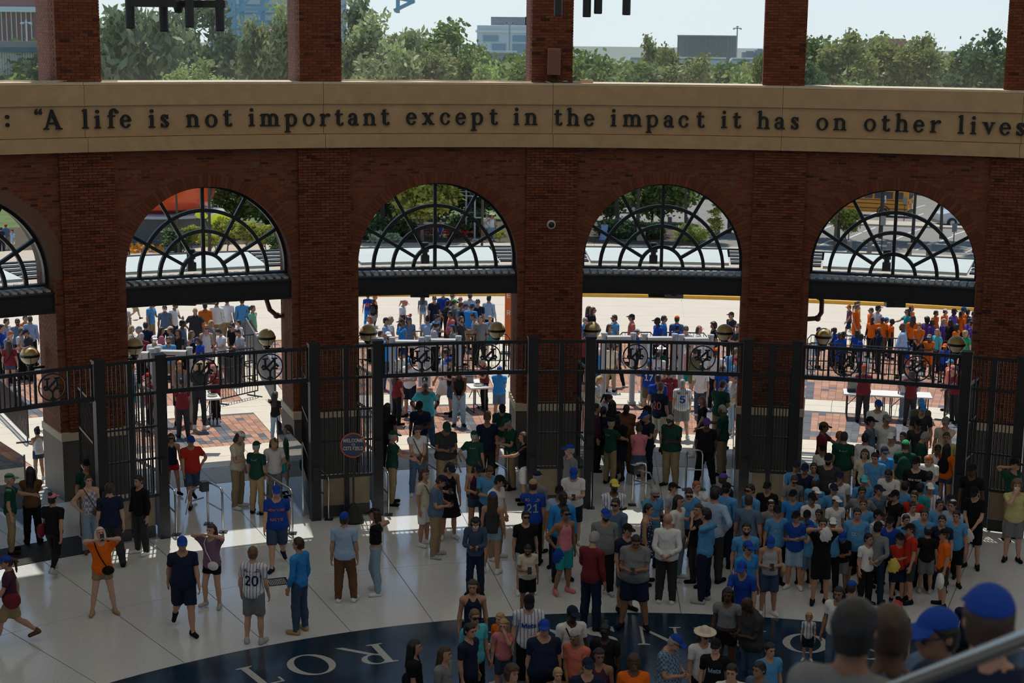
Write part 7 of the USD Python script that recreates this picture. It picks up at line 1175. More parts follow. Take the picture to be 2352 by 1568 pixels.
def person(d, lab, low, hero=False):
    r = np.random.default_rng(int(abs(d['x'] * 131 + d['y'] * 977)) + 5); rnd = r.uniform(-1, 1, 3).tolist() + r.random(2).tolist(); ex = d['ex'].split('+') if d['ex'] != '-' else []; kid = d['h'] < 1.5
    nod = {'p': 0.45, 'q': 0.35, 'f': 0.3, 'u': -0.25 if 'up' in ex else 0.0}.get(d['arms'], 0.05) + rnd[1] * 0.06; turn = rnd[2] * 0.3; lean = (0.28 if 'lean' in ex else 0.02) + (0.04 if d['arms'] in 'pq' else 0.0)
    if 'up' in ex: nod = -0.4
    T, zl = pose(d['arms'], d['legs'], nod, turn, lean, rnd); S = d['h'] / 1.75; wide = 1.0 + 0.10 * rnd[0] * 0.6 + (0.28 if 'big' in ex else 0) + (0.14 if 'stout' in ex else 0) - (0.10 if 'slim' in ex else 0); hs = 1.03 + (0.16 if d['h'] < 1.35 else 0.09 if kid else 0)
    par = thing('person', lab, 'person', loc=(d['x'], d['y'], d.get('z', ground(d['x'], d['y']))), rz=math.radians(d['face']) + math.atan2(-d['x'], d['y'])); sh = np.array([0, 0, -zl])
    def add(nm, rig, mt, label=None, flat=False): v, f = skin(rig, T, wide, hs, low); putv(nm, (v + sh) * S, f, mt, par, label, flat)
    add('body', 'body', skinm(d['skin']))
    t = TOPS[d['top'][0]]; cm = colour(d['top'][1:])[1]; add({'L': 'shirt', 'W': 'jacket', 'J': 'jersey', 'P': 'polo_shirt'}.get(d['top'][0], 'top'), t, cm)
    b = d['bot'].lstrip('-'); add(BOTN[b[0]].replace(' ', '_'), BOTS[b[0]], colour(b[1:])[1])
    for n in 'lr': add('shoe', 'shoe' + n, cloth(d['shoe']))
    if d['hair'][0] != '0': add('hair', HAIRS[d['hair'][0]], hairm(d['hair'][1]))
    if d['hat'] != '-': add({'Y': 'skullcap', 'E': 'beanie', 'U': 'sun_hat'}.get(d['hat'][0], 'cap'), HATS[d['hat'][0]], cloth(d['hat'][1:]))
    facing = abs((d['face'] + turn * 57 + 180) % 360 - 180) < 105
    if facing and not low: add('eyes', 'eyes', EYE_M); add('eyebrows', 'brows', hairm(d['hair'][1] if d['hair'][0] != '0' else 'k'))
    for e in ex:
        if e == 'gl': add('sunglasses', 'glasses', LENS_M)
        elif e == 'mk': add('face_mask', 'mask', cloth('wh'))
        elif e == 'bd': add('beard', 'beard', hairm(d['hair'][1] if d['hair'][0] != '0' else 'k'))
        elif e[:2] in ('sb', 'bp', 'xb') and len(e) == 4:
            nm = {'sb': 'shoulder bag', 'bp': 'backpack', 'xb': 'crossbody bag'}[e[:2]]; v, f = skin(nm, T, wide, hs, low); BAGS.append((par, nm, (v + sh) * S, f, e[2:], d))
            if e[:2] == 'xb': v2, f2 = skin('strap', T, wide, hs, low); BAGS[-1] += ((v2 + sh) * S, f2)
        elif e == 'ph':
            Hm = [(T['ha' + n][2] + T['ha' + n][0] @ (J['fin' + n] - J['wri' + n]) * 0.62) for n in 'lr']; n = 1 if rnd[4] <= 0.5 else 0
            if d['arms'] in 'pu': c = (Hm[0] + Hm[1]) / 2
            else: c = Hm[n]
            HELD.append((par, 'phone', (c + sh) * S + [0, -0.015, 0.03], d))
        elif e in ('cup', 'bag', 'chips', 'cap', 'can'): n = 1 if rnd[4] <= 0.5 else 0; c = T['ha' + 'lr'[n]][2] + T['ha' + 'lr'[n]][0] @ (J['fin' + 'lr'[n]] - J['wri' + 'lr'[n]]) * 0.6; HELD.append((par, e, (c + sh) * S, d))
        elif e in TEXTS:
            for (txt, z, hh, back, col, w) in TEXTS[e]: v, f = text_on(T, txt, z, hh, back, t, wide, low, col, par, width=w); putv('lettering', (v + sh) * S, f, cloth(col), par, f'{COL[col][0]} lettering', True)
    return par
TEXTS = {'alonso': [('ALONSO', 1.34, 0.055, 1, 'mr', 0.27), ('20', 1.10, 0.17, 1, 'nv', 0.24)], 'wright': [('WRIGHT', 1.345, 0.05, 1, 'mr', 0.26), ('5', 1.10, 0.19, 1, 'rb', 0.2)], 'scherzer': [('SCHERZER', 1.345, 0.05, 1, 'lg', 0.28), ('21', 1.12, 0.17, 1, 'lg', 0.22)], 'n17': [('17', 1.12, 0.20, 1, 'wh', 0.24)], 'n20': [('20', 1.10, 0.18, 1, 'cl', 0.22)], 'n48': [('48', 1.10, 0.19, 1, 'or', 0.24)], 'j17': [('17', 1.10, 0.16, 1, 'rb', 0.2)],
 'staff': [('STAFF', 1.32, 0.04, 1, 'lg', 0.15)], 'secu': [('SECURITY', 1.34, 0.035, 1, 'wh', 0.22)], 'nym': [('NEW YORK', 1.27, 0.045, 0, 'cl', 0.26), ('METS', 1.08, 0.055, 0, 'cl', 0.22)], 'mets': [('Mets', 1.22, 0.08, 0, 'rb', 0.24)], 'metso': [('Mets', 1.22, 0.075, 0, 'pb', 0.22)], 'ddc': [('DDC', 1.22, 0.06, 0, 'pb', 0.15)], 'ny': [('NEW YORK', 1.28, 0.04, 0, 'wh', 0.22), ('GIANTS', 1.10, 0.03, 0, 'wh', 0.14)][:1]}
BAGS, HELD = [], []
def people(lines, low):
    ds = [parse(l) for l in lines.strip().splitlines()]; labs = [label_of(d) for d in ds]; by = {}
    for i, l in enumerate(labs): by.setdefault(l, []).append(i)
    for l, ii in by.items():
        if len(ii) > 1:
            for k, i in enumerate(sorted(ii, key=lambda q: ds[q]['x'] / ds[q]['y'])): labs[i] = l.replace(',', '', 0) + ', ' + (['left one', 'right one'][k] if len(ii) == 2 else ['left one', 'middle one', 'right one'][k] if len(ii) == 3 else ORD[k])
    for d, l in zip(ds, labs): person(d, l, low)
ZONES = {'fl': 'at the far left edge', 'le': 'near the left entrance', 'lf': 'on the lower left floor', 'la': 'in the left arch', 'lq': 'in the left queue', 'fq': 'in the far left arch', 'cq': 'in the left centre queue', 'ca': 'under the left centre arch', 'ce': 'at the left centre gate', 'rq': 'in the right centre queue', 'ra': 'under the right centre arch', 're': 'at the right centre gate', 'oq': 'in the right arch queue', 'oa': 'at the right arch tables', 'en': 'entering the right gate', 'kc': 'in the camp group', 'mc': 'in the middle crowd', 'fc': 'in the front crowd', 'rr': 'at the right edge', 'ws': 'beyond the street', 'st': 'on the near stairs'}
PEOPLE_NEAR = """
-11.45 38.03 1.28 200 cs 1 uk - Kwh Xdn wh - fl
-10.32 32.17 1.69 95 rs 1 zg Cgn Pgn Nkh bk staff fl
-10.05 32.76 1.67 175 cs 1 lk - Tbr Nbk bk - fl
-9.04 33.39 1.68 15 hs 1 sk Cbk Pgn Nkh bk - le
-8.71 32.28 1.65 20 js 0 tb - Kvs Nld br xbbr le
-8.04 31.33 1.76 180 ha 0 sb - Tnv Nch bk stout le
-7.64 32.20 1.68 -50 hs 1 sk - Lbk Nch wh - le
-9.09 30.97 1.68 155 hw 1 uk Cpk Tbk Gbk lg sbmr lf
-8.78 27.12 1.67 -92 hw 1 tb Crb Tpl Skh br sbmr lf
-7.54 28.65 1.67 5 ua 0 ow - Tor Xkh tn up+ph+xbbk lf
-5.88 27.87 1.82 12 hw 1 sb Crb Tnv Snv bk big lf
-5.58 29.06 1.63 -25 ut 0 ob - Tmv Xbk lg xbwh lf
-4.52 27.29 1.78 165 hs 0 sl - Jps Sgy lg alonso lf
-4.71 31.46 1.76 2 hw 0 sg Crb Trb Sdn nv big+nym lf
-3.78 27.85 1.78 -125 hs 1 sb - Lbb Ndn tn slim lf
-3.14 29.49 1.75 172 ht 1 sb Erb Tpb Nbr wh stout lf
-2.58 29.92 1.72 -88 nt 1 lb Cbk Cbk Nld wh - lf
-7.88 36.45 1.50 15 ht 1 ob - Knv Xrd bk gl le
-7.28 35.73 1.68 8 jw 1 sb Crb Trd Sdn bk stout le
-6.20 35.56 1.81 55 qs 1 ob Bwh Pcr Nkh wh ph le
-5.69 35.11 1.67 150 hs 1 sg Cgn Pgn Ntn bk staff le
-5.38 35.63 1.66 15 qs 0 lb Ctn Twh Ngy wh sbtl le
-5.17 36.55 1.70 -80 hs 1 ob - Pgn Nkh bk - le
-6.35 42.47 1.30 160 ns 2 lk - Tbk Nld wh - la
-8.92 42.84 1.64 180 fs 2 zk - Tmr Nch bk secu la
-8.67 43.87 1.94 165 fs 1 oy - Tch Gch wh - la
-8.47 45.27 1.60 -120 fs 1 0k Cpk Tmr Nbk bk secu la
-10.00 43.66 1.64 -88 hs 2 sk Crd Tmr Nbk bk - la
-10.94 45.63 1.54 88 hs 1 sb - Tdb Stl wh - la
-9.32 44.54 1.87 5 fs 1 sr - Kgy Sbk bk - la
-10.84 50.16 1.68 3 hs 1 sb - Tlb Skh db bd la
-3.91 50.17 1.83 5 hs 2 0k Cwh Lbb Ndn bk bd ca
-2.93 45.61 1.77 -30 qs 1 sb Clb Jwh Snv bk mets ca
-3.29 46.79 1.82 60 ps 1 sb Crb Twh Sgy wh ph ca
-3.23 44.53 1.57 125 fs 1 lb - Tmr Nbk bk - ca
-1.90 46.06 2.00 -60 hw 1 sb - Twh Swh wh - ca
-1.72 45.83 1.77 -70 ps 1 tk Crb Kbk Sdn bk - ca
-1.47 44.39 1.70 3 fs 3 ub - Hbk Nld bk - ca
-2.35 42.91 1.66 175 hs 1 tk Cbk Kcl -Sbk bk - ca
-2.26 41.45 1.80 0 ia 3 zg - Paq -Ndn bk big ca
-2.24 38.87 1.80 2 qs 3 sk Cbk Pnv -Ngy bk gl+ph ce
-3.06 38.97 1.68 150 hs 2 lk - Tbk -Nbk bk sbbk ce
-0.35 45.24 1.56 168 fs 1 sb Crb Tbb Sdb wh stout ca
-0.80 46.86 1.58 -70 ps 1 sg - Tmr Nbk bk - ca
-0.23 39.30 1.66 5 ps 1 sk Cbk Pgn Skh bk - ce
-0.00 37.39 1.75 -60 ps 1 sg Cgn Pgn Nkh bk - ce
-0.57 37.61 1.80 15 hs 1 sb Cbr Tnv -Nch bk stout ce
-1.53 36.74 1.82 12 ps 2 sk Cgn Tch -Nkh bk big+ph ce
-1.45 37.25 1.22 0 hs 1 zl - Tbk Sbk wh slim ce
-0.86 36.62 1.59 160 js 1 sg Cgn Pgn Nkh bk staff ce
-2.19 36.74 1.70 20 fs 0 tb - Cwh Nmd wh xbbr ce
-2.72 35.97 1.73 85 Rs 1 sg Cgn Pgn Nkh bk - ce
-1.82 32.98 1.67 60 hs 1 ob - Tcr Swh wh xbbk ce
-1.54 32.23 1.78 80 ps 1 sb Cnv Pdb Nkh lg ph+stout ce
-1.32 33.48 1.72 8 qs 1 ob Cnv Kbk Dbk wh ph ce
-0.72 33.38 1.78 0 ps 1 lb Cnv Hpl Xdn wh ph+slim ce
-0.47 33.17 1.76 10 ps 1 sb - Plb -Nnv wh ph ce
-0.29 32.14 1.80 55 fs 1 sk Cbk Pwh Nkh wh - mc
-0.35 31.23 1.68 172 ht 1 lb Crb Kch Xld wh - mc
-0.66 29.96 1.61 0 ps 1 ok - Wdn Nnv bk mk+ph mc
0.31 36.16 1.69 -80 rs 1 ob - Tbk Swh bk - ce
1.32 34.88 1.74 -60 hs 0 sg Crb Jgy Nkh bk - mc
1.33 33.15 1.74 0 ps 0 sb Crb Twh Snv wh ph+stout mc
0.55 32.60 1.74 150 hs 1 sg Cnv Tgy -Nkh bk - mc
0.46 31.78 1.80 172 rs 1 sb Ctn Jrb -Nbk bk scherzer mc
0.99 31.63 1.72 0 hs 2 sk Cbk Tpb -Nbk bk - mc
1.04 30.88 1.82 12 hs 4 zk - Lbb -Nnv bk stout mc
2.11 31.85 1.80 10 cs 3 0k Cyl Jps -Nnv bk bd+stout mc
3.08 37.82 1.49 178 fs 1 ub - Tpk Kdn wh - re
2.40 37.87 1.63 140 Rs 1 sg Cbk Pgn Nkh bk staff re
2.64 38.30 1.65 -40 ps 4 sk Cbk Tbk Snv bk big re
2.82 38.95 1.77 0 fs 4 0k - Tbr Nbr bk big re
2.54 39.78 1.64 172 hs 1 lk - Tbk -Nbk bk - re
2.29 39.16 1.62 172 hs 1 tk - Tnv -Nbk bk - re
2.09 39.05 1.72 95 hs 1 sk - Wpl -Nbk bk - re
2.41 40.70 1.66 88 ps 2 tk - Tlg -Nbk wh - re
2.32 43.40 1.66 80 qs 0 ly - Tlg -Nbk wh ph ra
3.34 38.49 1.67 -55 qs 1 sg Crb Pnv Nnv bk - re
3.35 38.75 1.74 -90 rs 2 sk Cbk Tbk -Nbk bk - re
3.86 37.78 1.79 -30 qs 4 zg - Pgn Nkh bk big+bd re
4.69 37.78 1.69 0 ka 3 zk Cpu Tbk Nbk gy big re
5.22 38.85 1.77 -110 rs 3 zg - Pgn Nkh bk stout re
4.95 40.88 1.61 -60 hw 1 ll - Tbk Nwh wh - ra
5.50 41.66 1.87 150 ps 1 sb Cdb Tgn Nkh bk - ra
4.63 42.87 1.67 180 ht 0 zg - Jps Sgy wh wright+stout ra
3.89 41.39 1.83 150 ht 1 sl - Jnv Scr bk n20+stout ra
4.03 46.45 1.59 178 hs 1 sb Crb Jrb Sol wh n17+stout ra
3.97 42.96 1.78 178 hs 1 sb - Jrb -Nbk bk - ra
4.37 44.11 1.76 180 hs 1 sk - Tmr -Nch bk secu ra
6.14 43.56 1.77 -60 fs 1 ub - Tlg Nld wh - ra
5.48 45.90 1.65 178 hw 1 sb - Twh Ndn wh - ra
5.46 49.22 1.68 0 hs 1 sb - Kpk Stl wh - ra
5.65 49.01 1.58 175 hs 1 sk - Tol Sol rd - ra
2.75 50.70 1.28 60 qs 0 sw - Tbb Ndn wh - ra
3.12 50.02 1.57 170 hs 1 sb - Tcr Nkh bk - ra
3.37 50.90 1.40 60 hw 1 sk - Trb Nbk wh - ra
4.37 47.49 1.72 180 hs 1 zb - Jwh Nbk bk j17 ra
4.55 48.56 1.68 175 hs 1 sg Uwh Tgn Nkh bk - ra
6.15 46.28 1.52 0 qs 2 lk - Jrb Ndn bk - ra
6.63 47.67 1.83 150 ps 1 sl - Tlb Nch bk stout ra
6.60 46.65 1.70 -60 hs 1 tb Cmr Tlb Nbk bk - ra
6.12 47.63 1.80 170 hs 1 sb Cor Twh Nbk bk - ra
0.30 30.06 1.66 18 hs 1 sk - Tbk Spb wh gl+stout mc
1.06 30.09 1.73 28 jt 2 sk - Kpk Stl pk gl+cap+slim mc
0.34 29.03 1.35 8 qs 2 zk - Tcr Sbk bk ph+stout+bd mc
1.49 28.19 1.84 150 qs 1 sg - Lmr Nnv bk cup mc
1.83 30.04 1.73 0 hs 1 0k Crb Tgy Nbk lg big+bd mc
2.08 30.63 1.78 -30 hs 1 sb - Pdb -Nbk bk gl mc
2.19 29.16 1.70 25 hs 1 sk Cbk Tnv Sdn bk - mc
2.29 28.24 1.87 -10 pa 2 zk - Tgy Snv bk ph+big mc
2.70 30.71 1.64 80 hs 1 sk - Kfl -Kfl bk stout mc
2.88 31.60 1.76 40 qs 1 sg - Plb -Nch bk gl+ph mc
3.36 32.56 1.55 60 hs 0 sb Cbk Tlg -Nbk bk - mc
3.33 30.99 1.73 62 hs 1 lk - Twh Nld wh - mc
3.60 31.67 1.76 20 ps 0 zb - Tlb -Nnv bk gl+stout mc
3.85 32.46 1.62 60 rs 0 sr - Twh -Nbk bk xbnv mc
4.04 30.86 1.93 160 is 1 sk - Lpb Nch bk stout mc
4.38 31.76 1.78 160 hs 1 sk Cbk Llb -Nnv bk - mc
4.40 32.52 1.76 150 hs 1 sb Cpu Tnv -Nbk bk - mc
3.00 29.60 1.77 172 bs 1 0k - Lwh Nch wh stout mc
3.74 29.70 1.86 -110 ns 1 sk - Llb Nnv lg - mc
3.70 30.65 1.66 -60 ms 1 ob - Tbk -Nch bk - mc
4.89 31.78 1.76 -40 hs 1 sk - Llb -Nch bk gl mc
4.70 30.78 1.82 172 hs 1 zb - Tdb Nch bk - mc
4.42 29.09 1.78 8 hs 1 sk - Plb -Ndn bk bd mc
4.29 28.02 1.76 40 hs 1 sb Crb Tbb -Ndn bk gl mc
4.13 27.26 1.74 -10 rw 1 sb Crb Trb -Ndn bk lean mc
-0.61 25.98 1.68 0 hs 1 ob - Knv -Nnv bk - fc
-0.55 24.42 1.74 40 hs 1 sl - Taq -Nbk bk gl fc
-0.62 23.84 1.72 60 hs 1 sk - Tnv -Nbk bk - fc
-0.14 25.52 1.25 -30 hs 0 sy - Tor -Snv wh - fc
-0.08 25.10 1.30 0 ms 0 ly - Tpk -Sdn wh - fc
-1.44 23.26 1.66 80 hs 1 lk - Tbk -Nbk bk sbbk fc
-0.98 23.07 1.64 60 hs 1 lb - Tgy -Sgy bk - fc
0.32 25.05 1.80 8 qs 0 sb Cbk Jps -Nbk bk gl+mets fc
0.55 23.80 1.80 5 hs 1 sb Crb Tnv -Nbk bk big fc
1.00 24.56 1.76 20 hs 4 sk Cnv Twh -Nbk bk xbbk fc
1.06 23.86 1.64 -20 fs 2 lg - Tcl -Nbk bk stout fc
1.51 24.05 1.66 -10 hs 4 uk - Tbk -Nbk bk gl fc
1.36 23.07 1.64 0 hs 2 ok - Kpl -Nbk bk stout fc
1.16 22.37 1.76 0 hs 1 sb Cnv Tnv -Nbk bk stout fc
1.87 22.81 1.64 0 hs 3 cb - Tor -Nbk bk stout fc
2.44 23.48 1.76 58 ps 1 sg Crb Ppd -Nkh bk gl+big fc
3.04 23.92 1.66 18 hs 1 ob Ucr Twh -Nbk bk gl fc
3.18 23.54 1.62 0 hs 0 sb Cbk Tbk -Nbk bk metso fc
3.25 22.22 1.76 0 hs 1 sk - Lwh -Nbk bk - fc
3.67 22.28 1.78 -40 hs 2 sk - Tdb -Nbk bk - fc
3.64 25.68 1.70 -10 hs 3 lk - Cgy -Xbk bk - fc
3.98 25.05 1.80 -60 ps 4 0k - Tch -Ndn bk big fc
3.99 23.47 1.60 30 hs 1 sk - Tlb -Nnv bk - fc
5.22 26.78 0.85 5 hs 0 cy - Jps Snv wh - fc
5.53 25.90 1.66 -30 ns 2 ok - Twh -Nmd wh - fc
5.83 26.34 1.60 178 hs 1 sb Crb Tdb -Nnv bk - fc
0.74 22.96 1.36 10 hs 0 sy - Tbr -Nbk bk - fc
0.05 22.16 1.72 20 hs 1 cb - Tch -Nbk bk - fc
6.39 25.39 1.60 5 hs 1 sb Crd Tch -Nbk bk - fc
7.64 25.55 1.70 0 hs 1 sb Cgy Tnv -Nbk bk - fc
6.21 34.12 1.62 0 hs 1 sk Cnv Tlb -Nbk bk - kc
6.38 33.95 1.62 -20 hs 2 sk Cnv Tnv -Nbk bk - kc
6.59 34.10 1.60 5 hs 1 sb - Tlb -Nbk bk - kc
5.98 33.12 1.62 20 qs 1 sb - Tgy -Nbk bk gl+chips kc
6.40 32.87 1.60 150 hs 1 sb Ydb Tlb -Nbk bk - kc
7.02 33.38 1.60 0 ms 2 sk Cnv Twh -Nbk bk - kc
7.47 33.12 1.60 20 hs 1 sb Caq Tlb -Nbk bk - kc
8.12 33.59 1.66 0 ps 2 sk - Twh -Nbk bk - kc
7.63 32.46 1.58 40 hs 1 sb Cnv Tdb -Nbk bk - kc
7.20 32.03 1.66 0 is 2 sk - Tgy -Nbk bk stout kc
7.88 31.94 1.62 -60 hs 1 sk Cbk Tbk -Nbk bk - kc
8.25 32.68 1.60 150 hs 1 sk - Tlb -Nbk bk - kc
8.53 32.56 1.60 150 hs 2 sk - Ttl -Nbk bk - kc
8.95 33.49 1.60 160 hs 1 sk - Tlb -Nbk bk - kc
8.73 32.57 1.60 0 hs 1 sb Cwh Tps -Nbk bk - kc
8.23 31.83 1.64 -10 hs 1 sb Ygy Trd -Nbk bk stout kc
6.70 32.45 1.60 20 hs 1 sb Cnv Tlb -Nbk bk - kc
6.31 32.32 1.55 40 hs 1 sb Cwh Tlb -Nbk bk - kc
6.12 31.75 1.60 40 hs 2 sk Cbk Twh -Nbk bk - kc
5.79 31.96 1.60 0 hs 1 sb Cbk Tbb -Nbk bk - kc
5.34 32.49 1.62 0 hs 1 sb Cbk Tbk -Nbk bk - kc
5.24 31.39 1.55 20 hs 1 sk Ycr Tgy -Nbk bk - kc
5.26 30.73 1.62 15 hs 1 sb Cbk Tlb -Nbk bk ddc kc
6.64 31.86 1.50 30 hs 1 sb Cwh Twh -Nbk bk - kc
7.11 31.42 1.58 0 hs 1 sb - Tlb -Nbk bk - kc
5.61 30.52 1.58 -10 cs 1 sb Cbk Trb -Spb wh - kc
5.88 30.86 1.50 0 hs 2 sk Cbk Tlb -Nbk bk - kc
6.13 30.93 1.50 0 hs 2 sk - Tps -Nbk bk - kc
6.79 30.51 1.66 0 hs 1 sk - Tlb -Sbk bk ddc+big kc
7.25 30.77 1.55 60 hs 1 sk Cbk Tps -Nbk bk - kc
8.12 31.52 1.50 30 hs 1 sb Ynv Twh -Nbk bk - kc
8.14 30.64 1.62 0 hs 1 sb - Tlb -Nnv bk ddc+stout kc
8.67 31.56 1.55 10 hs 1 sb Ynv Tlb -Nbk bk - kc
8.93 31.71 1.60 0 hs 1 sb Cnv Tnv -Nbk bk - kc
8.90 31.36 1.60 -20 hs 1 sk Ywh Tpb -Nbk bk - kc
8.81 30.76 1.56 -5 hs 1 sk - Tlb Sbk bk ddc kc
8.45 30.47 1.55 0 hs 1 sk - Tnv -Nnv bk - kc
7.78 30.64 1.50 30 hs 1 sk Ydb Tlb -Nbk bk - kc
7.40 30.34 1.55 0 hs 1 sk Cbk Trb -Nbk bk - kc
6.29 30.35 1.50 0 hs 2 sk Cwh Tlb -Nbk bk - kc
5.96 29.66 1.71 20 us 1 sk - Tbk Sbk bk bag kc
5.86 30.51 1.38 20 ms 1 sb Crb Tlb Sdb wh - kc
6.50 30.38 1.24 0 ps 2 sk Crb Tbk Sgy bk stout kc
7.01 29.67 1.63 176 bs 1 sk Cbk Lgy Nnv bk slim kc
7.49 29.85 1.34 8 cs 1 sk Cbk Trd Snv bk chips kc
7.68 29.79 1.57 -62 hs 1 sb Cbk Prd Sch bk - kc
8.15 30.32 1.34 178 hs 1 sk Ydb Tbk Sgy lg - kc
8.28 29.57 1.54 -68 hs 1 sb Cbk Tor Sch bk bag kc
4.87 29.03 1.58 8 ps 1 tb Crb Klg Sdn wh ph+sbtn+stout kc
6.83 29.65 1.40 40 hs 1 sk Ynv Twh -Nbk bk - kc
9.21 39.69 1.78 5 hs 1 sb Crb Twh -Nbk bk big en
8.58 37.69 1.78 70 hs 1 sk Cbk Tdb -Nbk bk - en
9.02 37.94 1.78 0 js 1 sb Cgy Twh -Nbk bk - en
10.35 39.90 1.80 0 hs 1 sb Clb Tol -Nbk bk - en
10.12 38.92 1.85 -5 hs 1 sb Cbb Tch -Sol bk slim en
9.73 37.69 1.74 0 hs 2 sk Cbk Tch -Nbk bk - en
10.44 37.87 1.76 -15 ms 1 sb Cgy Tcr -Nkh bk - en
10.09 36.47 1.74 0 hs 1 sb - Ppy -Nkh bk stout en
7.35 37.19 1.76 72 rs 2 sk Cbr Pmr -Nmr bk slim en
7.66 36.76 1.66 60 hs 1 zr - Tdb -Nbk bk - en
7.69 36.32 1.74 170 hs 1 sb - Pgn -Nkh bk stout+staff en
8.13 36.09 1.78 150 hs 2 sk - Lwh -Nbk bk stout en
8.82 36.49 1.70 0 hs 1 sk Cwh Twh -Nbk bk - en
9.23 37.03 1.58 -40 hs 1 sb - Tdb -Nbk bk - en
9.50 36.44 1.76 85 qs 1 sg - Pgn -Nkh bk stout en
8.94 35.60 1.74 172 hs 1 sb Cbg Pgn -Nkh bk bpgn en
7.16 36.06 1.50 0 hs 2 sk Cbk Twh -Nbk bk - en
6.90 34.06 1.82 -5 hs 1 sk Cbk Tch -Nbk bk bd+big en
7.98 35.40 1.58 0 hs 1 ob - Tcr -Nbk bk slim en
8.07 34.75 1.70 0 fs 1 sk - Tlb -Nbk bk - en
8.36 35.19 1.70 20 hs 1 sb Cnv Tbb -Nbk bk gl en
8.77 33.92 1.80 0 hs 0 sk Cbk Tbk -Nbk bk ny+big en
9.34 35.04 1.60 0 ps 0 or - Twh -Nbk bk - en
9.82 36.14 1.52 0 ms 3 sk - Twh -Nbk bk - en
9.99 36.01 1.56 155 hs 1 lk - Tor Xdn bk bpbk en
9.87 33.50 1.76 -10 hs 3 sk Cbk Tbk Nbk bk - rr
9.49 31.90 1.74 -8 fs 0 sk Cbk Tbk Sbk bk bag rr
10.86 33.84 1.80 60 es 1 sk Cbk Pgn Nkh bk - rr
10.47 32.36 1.75 0 ms 0 cl - Tpy Sgy bk mk rr
10.16 45.70 1.68 172 fs 1 sr Crd Tmr Nch bk secu+stout oa
11.46 45.40 1.63 178 fs 1 lb - Tmr Nch bk - oa
11.53 46.23 1.61 20 hs 1 ok - Tlg Nld wh - oa
12.92 46.00 1.72 -60 rs 1 tb Cpk Tmr -Nch bk stout+lean oa
13.17 47.62 1.60 -60 hs 1 sb Clb Tcl -Nch bk - oa
"""
